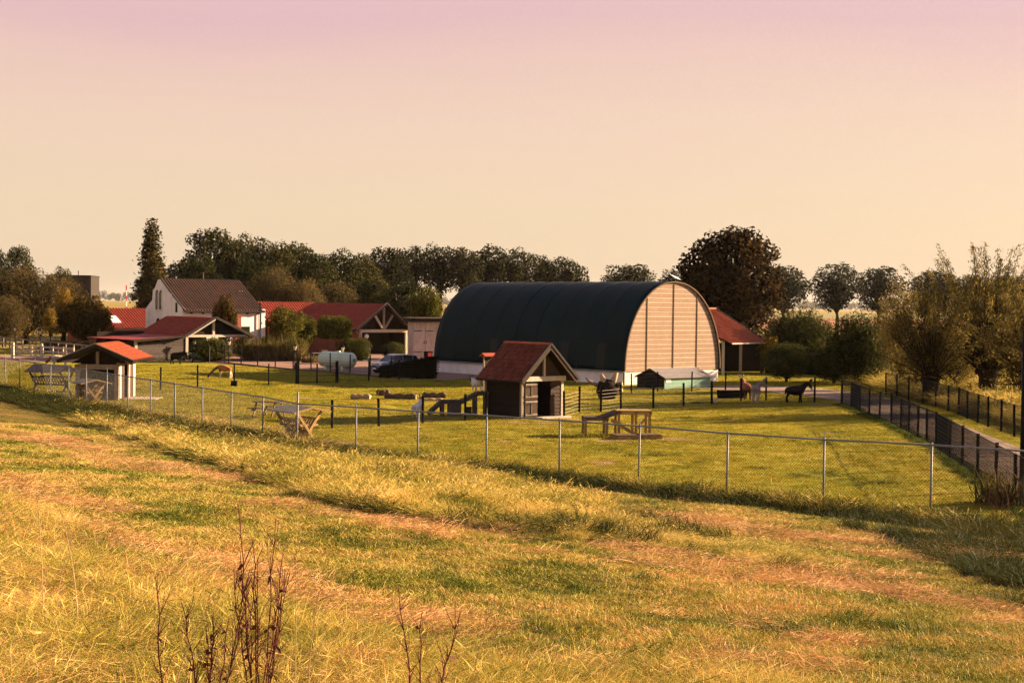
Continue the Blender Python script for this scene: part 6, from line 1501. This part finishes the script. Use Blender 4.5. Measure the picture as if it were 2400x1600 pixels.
# far woodland on the horizon
def far_wood(a0, a1, Y, h, seed):
    g = np.random.default_rng(seed); n_ = int((a1 - a0) / F_PX * Y / 12); cl = []
    for k in range(n_):
        c = at(a0 + (a1 - a0) * (k + g.uniform(-.4, .4)) / n_, 720, Y + g.uniform(-25, 25)); hh = h * g.uniform(.55, 1.0)
        for _ in range(3): cl.append((c[0] + g.normal() * 6, c[1] + g.normal() * 6, hh * g.uniform(.35, .75), 10 * g.uniform(.7, 1.2), 10, hh * .32))
    p, nr = on_clumps(cl, n_ * 150, g, .6, 1.05, .5); p[:, 2] = np.maximum(p[:, 2], .2)
    o = obj('far_woodland', np_mesh('far_woodland', leaf_polys(p, nr, 5.0, .8, rng=g), 4, l_wood)); o['label'] = 'hazy line of far trees on the horizon'; o['category'] = 'woodland'; kind(o, 'stuff')
far_wood(-500, 420, 4600, 44, 51); far_wood(1500, 2900, 5000, 34, 52); far_wood(420, 1500, 5000, 34, 53)
# ------------------------------------------------------------------ grass as scattered tufts
def blades(name, n, rad, h0, h1, w, lean, m, seed, flat=False, seg=2, head=0.0):
    g = np.random.default_rng(seed); mb = MB(); wind = np.array([-.5, -.25, 0]) * lean
    for _ in range(n):
        a = g.uniform(0, 6.283); r = rad * math.sqrt(g.uniform()); b = np.array([math.cos(a) * r, math.sin(a) * r, -.01]); h = g.uniform(h0, h1)
        d = np.array([g.normal() * .35 * lean, g.normal() * .35 * lean, 1.0]) + wind * .6; d /= np.linalg.norm(d)
        if flat: d = np.array([g.normal(), g.normal(), abs(g.normal()) * .18]); d /= np.linalg.norm(d); b[2] = g.uniform(.01, .05)
        s = np.cross(d, g.normal(size=3)); s /= np.linalg.norm(s); s *= w * g.uniform(.6, 1.3)
        bend = (wind + np.array([g.normal(), g.normal(), 0]) * .35 * lean) * h * .6
        m1 = b + d * h * .55 + bend * .25; tp = b + d * h + bend - np.array([0, 0, .22 * h * lean * g.uniform(0, 1)])
        mb.add([b - s, b + s, m1 + s * .75, m1 - s * .75, tp], [(0, 1, 2, 3), (3, 2, 4)])
        if head and g.uniform() < head:
            q = tp; e = (tp - m1) / np.linalg.norm(tp - m1); s2 = s / np.linalg.norm(s) * w * 2.2; mb.add([q - e * .03, q + e * .05 + s2, q + e * .13, q + e * .05 - s2], [(0, 1, 2, 3)])
    me = bpy.data.meshes.new(name); me.from_pydata(mb.v, [], mb.f); me.update(); me.materials.append(m)
    return bpy.data.objects.new(name, me)
def scatter_group():
    ng = bpy.data.node_groups.new('tuft_scatter', 'GeometryNodeTree')
    ng.interface.new_socket('Geometry', in_out='INPUT', socket_type='NodeSocketGeometry'); ng.interface.new_socket('Tufts', in_out='INPUT', socket_type='NodeSocketCollection')
    ng.interface.new_socket('Geometry', in_out='OUTPUT', socket_type='NodeSocketGeometry')
    gi = ng.nodes.new('NodeGroupInput'); go_ = ng.nodes.new('NodeGroupOutput'); ip = ng.nodes.new('GeometryNodeInstanceOnPoints'); ci = ng.nodes.new('GeometryNodeCollectionInfo')
    ci.inputs['Separate Children'].default_value = True; ci.inputs['Reset Children'].default_value = True
    ng.links.new(gi.outputs['Tufts'], ci.inputs['Collection']); ng.links.new(gi.outputs['Geometry'], ip.inputs['Points']); ng.links.new(ci.outputs[0], ip.inputs['Instance'])
    ip.inputs['Pick Instance'].default_value = True
    for nm, ty, sock in (('idx', 'INT', 'Instance Index'), ('rot', 'FLOAT_VECTOR', 'Rotation'), ('scl', 'FLOAT_VECTOR', 'Scale')):
        na = ng.nodes.new('GeometryNodeInputNamedAttribute'); na.data_type = ty; na.inputs['Name'].default_value = nm
        ng.links.new([o for o in na.outputs if o.enabled][0], ip.inputs[sock])
    ng.links.new(ip.outputs[0], go_.inputs[0]); return ng
NG = scatter_group()
def scatter(name, label, xy, tufts, smin, smax, seed, zscale=None, lift=0.0, yaw=6.283, wide=None):
    g = np.random.default_rng(seed); n = len(xy); z = gh(xy[:, 0], xy[:, 1]) + lift
    me = bpy.data.meshes.new(name); me.vertices.add(n); me.vertices.foreach_set('co', np.column_stack([xy, z]).reshape(-1).astype(np.float32))
    s = g.uniform(smin, smax, n); sc = np.column_stack([s, s, s * g.uniform(.75, 1.2, n) * (1.0 if zscale is None else zscale)])
    if wide is not None: sc[:, :2] *= wide[:, None]
    a = me.attributes.new('rot', 'FLOAT_VECTOR', 'POINT'); a.data.foreach_set('vector', np.column_stack([np.zeros(n), np.zeros(n), g.uniform(-yaw / 2, yaw / 2, n)]).reshape(-1).astype(np.float32))
    a = me.attributes.new('scl', 'FLOAT_VECTOR', 'POINT'); a.data.foreach_set('vector', sc.reshape(-1).astype(np.float32))
    a = me.attributes.new('idx', 'INT', 'POINT'); a.data.foreach_set('value', g.integers(0, len(tufts), n).astype(np.int32))
    col = bpy.data.collections.new(name + '_tufts')
    for t in tufts: col.objects.link(t)
    o = obj(name, me); kind(o, 'stuff'); o['label'] = label; o['category'] = 'grass'
    md = o.modifiers.new('tufts', 'NODES'); md.node_group = NG
    md[[i.identifier for i in NG.interface.items_tree if i.name == 'Tufts'][0]] = col
    return o
def sample_view(n, d0, d1, half=.47, power=1.0, seed=1):
    """points on the dyke and meadow in front of the viewer, denser near"""
    g = np.random.default_rng(seed); u = g.uniform(0, 1, n)
    d = d0 * (d1 / d0) ** u if power == 1.0 else (d0 ** power + (d1 ** power - d0 ** power) * u) ** (1 / power)
    t = g.uniform(-half, half, n); return np.column_stack([t * d, d])
def in_poly(xy, poly):
    x, y = xy[:, 0], xy[:, 1]; r = np.zeros(len(xy), bool); p = np.array(poly); j = len(p) - 1
    for i in range(len(p)):
        c = ((p[i, 1] > y) != (p[j, 1] > y)) & (x < (p[j, 0] - p[i, 0]) * (y - p[i, 1]) / (p[j, 1] - p[i, 1] + 1e-12) + p[i, 0]); r ^= c; j = i
    return r
STRIP = [gpt(*q)[:2] for q in ((130, 962), (200, 990), (300, 1022), (400, 1062), (480, 1082), (560, 1102), (640, 1132), (740, 1168), (850, 1198), (1000, 1224), (1150, 1244), (1290, 1258), (1400, 1268), (1500, 1282), (1700, 1312), (1880, 1332),
        (1880, 1305), (1700, 1268), (1500, 1228), (1350, 1180), (1200, 1140), (1100, 1115), (1000, 1095), (900, 1078), (835, 1066), (760, 1056), (700, 1040), (600, 1014), (470, 988), (350, 964), (250, 950), (160, 940))]
NEAR = [gpt(*q)[:2] for q in ((-250, 1080), (0, 1180), (250, 1285), (450, 1365), (700, 1450), (900, 1525), (1250, 1560), (1700, 1585), (2000, 1640))] + [(3.0, 4.0), (-6, 2.5), (-14, 12)]
def patch(xy, f, s, thr): return nz(xy[:, 0], xy[:, 1], f, s) > thr
# mown slope
xy = sample_view(52000, 5.5, 52, .46, 1.25, 21); s = fence_s(xy[:, 0], xy[:, 1]); xy = xy[(s > 1.2)]
xy = xy[~in_poly(xy, NEAR)]; xy = xy[nz(xy[:, 0], xy[:, 1], 3.1, 1.0) + .6 * nz(xy[:, 0], xy[:, 1], 7.3, 4.0) > -.42]
dist = xy[:, 1]; wide = np.clip(dist / 16, .8, 2.2)
short = [blades('mown_tuft', 70, .19, .025, .075, .0022, 1.3, g_mown, 60 + k) for k in range(4)]
scatter('mown_grass', 'short mown grass on the dyke slope', xy, short, .8, 1.35, 61, wide=wide)
xy = sample_view(15000, 5.5, 46, .46, 1.2, 22); s = fence_s(xy[:, 0], xy[:, 1]); v = nz(xy[:, 0] * .77 - xy[:, 1] * .64, (xy[:, 0] * .64 + xy[:, 1] * .77) * 3.2, .22, 1.0) + .35 * nz(xy[:, 0], xy[:, 1], 1.3, 3)
xy = xy[(s > 2.5) & (v > .30)]; xy = xy[~in_poly(xy, STRIP)]
litter = [blades('straw_tuft', 46, .24, .06, .20, .0016, 1, g_litter, 70 + k, flat=True) for k in range(3)]
scatter('cut_straw', 'dry cut straw lying in rows on the mown slope', xy, litter, .8, 1.5, 71, wide=np.clip(xy[:, 1] / 18, .9, 1.8), lift=.01)
xy = sample_view(5200, 6, 50, .46, 1.3, 23); s = fence_s(xy[:, 0], xy[:, 1]); xy = xy[(s > 2) & patch(xy, 1.1, 4.0, .42)]
green = [blades('green_tuft', 70, .16, .05, .15, .0028, 1.2, g_green, 80 + k) for k in range(3)]
scatter('green_tufts', 'darker green tufts in the mown slope', xy, green, .8, 1.5, 81, wide=np.clip(xy[:, 1] / 22, .9, 1.8))
# rough unmown strip
tall_t = [blades('tall_tuft', 95, .26, .28, .62, .0034, 1.0, g_tall, 90 + k, head=.25) for k in range(4)]
xy = sample_view(26000, 14, 95, .46, 1.0, 24); inS = in_poly(xy, STRIP); edge = patch(xy, .8, 7.0, -.55); a = xy[inS & edge]
tip = gpt(1890, 1322); rim = np.clip(np.hypot(a[:, 0] - tip[0], a[:, 1] - tip[1]) / 11, .22, .82)
scatter('tall_strip_grass', 'tall blond unmown grass strip below the fence', a, tall_t, .7, 1.15, 91, zscale=rim * (0.85 + .25 * nz(a[:, 0], a[:, 1], .7, 2)), wide=np.clip(a[:, 1] / 26, 1.0, 2.0))
ditch_t = [blades('ditch_tuft', 70, .28, .28, .70, .005, 1.2, g_ditch, 95 + k) for k in range(3)]
xy = sample_view(30000, 26, 95, .46, 1.2, 25); s = fence_s(xy[:, 0], xy[:, 1]); a = xy[(s > -.35) & (s < 3.0 + .7 * nz(xy[:, 0], xy[:, 1], .5, 3) + np.clip(xy[:, 0] - 7.5, 0, 6) * .45)]  # band widens to the right: dark grass there stands in for shade
scatter('fence_foot_grass', 'dark tall grass along the foot of the chain-link fence, widened for shade', a, ditch_t, .65, 1.15, 96, wide=np.clip(a[:, 1] / 30, 1.1, 2.0))
a2 = sample_view(9000, 26, 95, .46, 1.2, 26); s = fence_s(a2[:, 0], a2[:, 1]); a2 = a2[(s > -.5) & (s < .8) & patch(a2, .55, 9.0, .05)]
scatter('fence_foot_straw', 'blond grass stalks along the foot of the chain-link fence', a2, tall_t, .7, 1.1, 97, wide=np.clip(a2[:, 1] / 30, 1.0, 2.0))
b = sample_view(5000, 16, 70, .46, 1.0, 27); inS = in_poly(b, STRIP); b = b[inS & patch(b, .9, 1.0, .15)]
scatter('strip_green_grass', 'green tufts in the unmown strip', b, ditch_t, .55, .95, 98, wide=np.clip(b[:, 1] / 28, 1.0, 1.8))
lo_ = np.array(STRIP[:15]); k_ = RNG.integers(0, 14, 1500); u_ = RNG.uniform(0, 1, 1500)[:, None]; e_ = lo_[k_] * (1 - u_) + lo_[k_ + 1] * u_ + RNG.normal(size=(1500, 2)) * .28  # dark tufts added to imitate the shaded foot of the strip
e_ = e_[patch(e_, 1.3, 2.0, .0)]
scatter('strip_edge_shade_grass', 'dark green grass in place of shade along the lower strip edge', e_, ditch_t, .3, .7, 99, zscale=np.clip(np.hypot(e_[:, 0] - tip[0], e_[:, 1] - tip[1]) / 12, .2, .9), wide=np.clip(e_[:, 1] / 28, 1.0, 1.8))
CORNER = [gpt(*q)[:2] for q in ((1980, 1232), (2200, 1262), (2440, 1290), (2440, 1440), (2330, 1400), (2230, 1330), (2100, 1280))]
e_ = sample_view(9000, 18, 40, .52, 1.3, 34); e_ = e_[in_poly(e_, CORNER) & patch(e_, 1.2, 3.0, -.35)]  # dark tufts added where shade falls on the slope
scatter('corner_shade_grass', 'dark grass in place of shade at the right edge below the fence', e_, ditch_t, .35, .7, 100, wide=np.full(len(e_), 1.2))
# near rough grass, lower left
near_t = [blades('near_tuft', 95, .20, .14, .42, .0016, 1.5, g_tall, 110 + k, head=.12) for k in range(5)]
near_g = [blades('near_green_tuft', 85, .18, .08, .26, .0018, 1.6, g_mown, 116 + k) for k in range(3)]
near_f = [blades('near_straw', 40, .25, .12, .38, .0013, 1, g_litter, 120 + k, flat=True) for k in range(3)]
xy = sample_view(9000, 4.5, 24, .52, 1.4, 28); a = xy[in_poly(xy, NEAR)]
scatter('near_rough_grass', 'long dry grass in the near left corner', a, near_t, .65, 1.15, 111, zscale=.75 + .35 * nz(a[:, 0], a[:, 1], 1.1, 1))
xy = sample_view(9000, 4.5, 24, .52, 1.4, 29); a = xy[in_poly(xy, NEAR)]; scatter('near_green_grass', 'greener long grass in the near left corner', a, near_g, .8, 1.3, 117)
xy = sample_view(5000, 4.5, 24, .52, 1.4, 30); a = xy[in_poly(xy, NEAR)]; scatter('near_straw_litter', 'dry straw lying in the near long grass', a, near_f, .8, 1.3, 121, lift=.04)
# meadow
mead_t = [blades('meadow_tuft', 40, .22, .03, .09, .007, 1.4, g_meadow, 130 + k) for k in range(3)]
xy = sample_view(30000, 36, 125, .44, .6, 31); s = fence_s(xy[:, 0], xy[:, 1])
lane_c = [(.93 * a_ + .07 * b_) for a_, b_ in zip(lane_l, lane_r)] + [(.07 * a_ + .93 * b_) for a_, b_ in zip(lane_l, lane_r)][::-1]
ok = (s < -.2) & ~in_poly(xy + RNG.normal(size=xy.shape) * .22, lane_c); hx = (xy[:, 0] * .748 + xy[:, 1] * .664); inb = in_poly(xy, [BF.w(-.3, -.3)[:2], BF.w(BW + .3, -.3)[:2], BF.w(BW + .3, BL + .3)[:2], BF.w(-.3, BL + .3)[:2]])
yard = in_poly(xy, [(-33, 137.5), (-5.0, 105.6), (8, 128), (-18, 166)]) | in_poly(xy, [(-60, 121), (-36, 131), (-34, 139), (-62, 143)]); hutm = in_poly(xy, [HF.w(-.2, -.6)[:2], HF.w(HW + .2, -.6)[:2], HF.w(HW + .2, HL + .2)[:2], HF.w(-.2, HL + .2)[:2]])
a = xy[ok & ~inb & ~yard & ~hutm]
scatter('meadow_grass', 'short grazed meadow grass', a, mead_t, .8, 1.4, 131, wide=np.clip(a[:, 1] / 45, 1.0, 2.4))

c = sample_view(3500, 38, 105, .42, .8, 33); s = fence_s(c[:, 0], c[:, 1]); lane_w = lane_l + lane_r[::-1]
c = c[(s < -1) & patch(c, .45, 6.0, .45) & ~in_poly(c, lane_w) & ~in_poly(c, [BF.w(-.3, -.3)[:2], BF.w(BW + .3, -.3)[:2], BF.w(BW + .3, BL + .3)[:2], BF.w(-.3, BL + .3)[:2]]) & ~in_poly(c, [(-33, 137.5), (-5.0, 105.6), (8, 128), (-18, 166)])]
scatter('meadow_weeds', 'darker ungrazed tufts in the meadow', c, green, .9, 1.6, 132, wide=np.full(len(c), 1.5))
fx_ = np.array(lp); k_ = RNG.integers(0, len(fx_) - 1, 900); u_ = RNG.uniform(0, 1, 900)[:, None]; e_ = fx_[k_] * (1 - u_) + fx_[k_ + 1] * u_ + RNG.normal(size=(900, 2)) * .16
scatter('lane_fence_weeds', 'tufts at the foot of the lane fence', e_, green, .9, 1.9, 133)
# lit rough grass under the pollards, beyond the lane
u_ = RNG.uniform(0, 1, 5200); w_ = RNG.uniform(0, 1, 5200); yy_ = 66 + 50 * u_; e_ = np.column_stack([24.8 + (yy_ - 66) * .04 + w_ * 16, yy_])
scatter('field_grass', 'tall yellow field grass behind the far lane fence', e_, tall_t, 1.0, 1.7, 134, wide=np.full(len(e_), 1.9))

# ------------------------------------------------------------------ dead weeds and single stalks near the viewer
def weed(label, px, d, top_py, spread, n_st, seed, name='dead_dock'):
    g = random.Random(seed); c = at(px, 1600, d); x, y = float(c[0]), d; z = gz(x, y); H = float(at(px, top_py, d)[2]) - z
    t = thing(name, label, 'weed', (x, y, z))
    for k in range(n_st):
        h = H * (1.0 if k == 0 else g.uniform(.55, .95)); dx = g.uniform(-1, 1) * spread; dy = g.uniform(-.5, .5) * spread
        pts = [Vector((dx * .25, dy * .25, -.05))]
        for i in range(1, 8):
            u = i / 7; pts.append(Vector((dx * (.25 + .75 * u) + g.uniform(-.012, .012), dy * (.25 + .75 * u) + g.uniform(-.012, .012), h * u)))
        mb = MB(); mb.path(pts, [.0046 * (1 - .7 * i / 7) + .0010 for i in range(8)], 6)
        for i in range(2, 7):
            for _ in range(g.randint(2, 3)):
                q = pts[i]; e = q + Vector((g.uniform(-.09, .09), g.uniform(-.06, .06), g.uniform(.05, .20))); mb.path([q, (q + e) / 2 + Vector((g.uniform(-.01, .01), 0, 0)), e], [.0026, .002, .0009], 5)
        st_ = mb.build('stem', m_weed, t)
        lf = MB()
        for _ in range(g.randint(3, 6)):
            q = pts[g.randint(1, 6)]; a = Vector((g.uniform(-1, 1), g.uniform(-1, 1), g.uniform(-1.2, .2))).normalized(); b = a.cross(Vector((g.random(), g.random(), g.random()))).normalized(); L = g.uniform(.03, .07)
            lf.add([q, q + a * L * .5 + b * L * .22, q + a * L, q + a * L * .5 - b * L * .16 + Vector((0, 0, .01))], [(0, 1, 2, 3)])
        kind(lf.build('withered_leaves', m_weed, st_), 'stuff')
    return t
weed('tallest dead red-brown weed in the foreground, left of centre', 605, 8.6, 1190, .19, 11, 1)
weed('dead branching weed in the foreground, left of the tallest', 492, 8.4, 1345, .22, 7, 2)
weed('single dead weed stem, leftmost of the foreground weeds', 395, 8.3, 1345, .16, 1, 3)
weed('dead seedy weed near the bottom centre, right of tallest', 985, 8.2, 1372, .22, 4, 4)
weed('small dead weed in the tall strip below the goat hut', 1128, 30.5, 1125, .22, 4, 5)
weed('dark dead weeds at the right fence corner', 2330, 36.4, 1085, .5, 9, 6)
def stalk(label, px, d, top_py, lean, seed):
    g = random.Random(seed); c = at(px, 1600, d); x, y = float(c[0]), d; z = gz(x, y); H = float(at(px, top_py, d)[2]) - z
    t = thing('seed_stalk', label, 'grass stalk', (x, y, z)); pts = [Vector((lean * (i / 9) ** 2, 0, H * (i / 9) - (.02 if i == 9 else 0))) for i in range(10)]; pts[0].z = -.05
    MB().path(pts, [.0046 - .003 * i / 9 for i in range(10)], 6).build('stem', m_straw, t)
    hd = MB()
    for k in range(16):
        q = pts[8] + (pts[9] - pts[7]) * (k / 15 - .3); a = Vector((g.uniform(-1, 1), g.uniform(-1, 1), .8)).normalized() * .025; b = a.cross(Vector((0, 1, .3))).normalized() * .003; hd.add([q, q + a * .5 + b, q + a, q + a * .5 - b], [(0, 1, 2, 3)])
    kind(hd.build('seed_head', m_straw, t), 'stuff'); return t
for k, (px, d, top, ln, lab) in enumerate(((1098, 8.2, 1405, .14, 'bent pale seed stalk standing alone at bottom centre'), (692, 8.8, 1310, .0, 'straight pale seed stalk right of the tallest weed'), (398, 7.9, 1385, .26, 'pale seed stalk leaning right across the weeds'), (100, 11.5, 1165, -.05, 'tall pale stalk at far left, leftmost of the pair'), (182, 10.8, 1212, -.12, 'drooping pale stalk at far left'), (132, 11.8, 1240, .16, 'leaning pale stalk behind the drooping one'), (722, 8.9, 1360, .08, 'short pale stalk right of the straight one'), (2360, 35.5, 1120, -.2, 'pale reed stalk at the right fence corner'))): stalk(lab, px, d, top, ln, k)

# ------------------------------------------------------------------ haze
hz = MB().box(-6500, -300, -1.2, 6500, 6500, 55).build('haze', None); kind(hz, 'stuff')
hm, t, o = _nodes('haze_air'); pv = _n(t, 'ShaderNodeVolumePrincipled'); pv.inputs['Color'].default_value = (.93, .86, .80, 1); pv.inputs['Density'].default_value = .000025; pv.inputs['Anisotropy'].default_value = .3
t.links.new(pv.outputs[0], o.inputs['Volume']); hz.data.materials.append(hm)
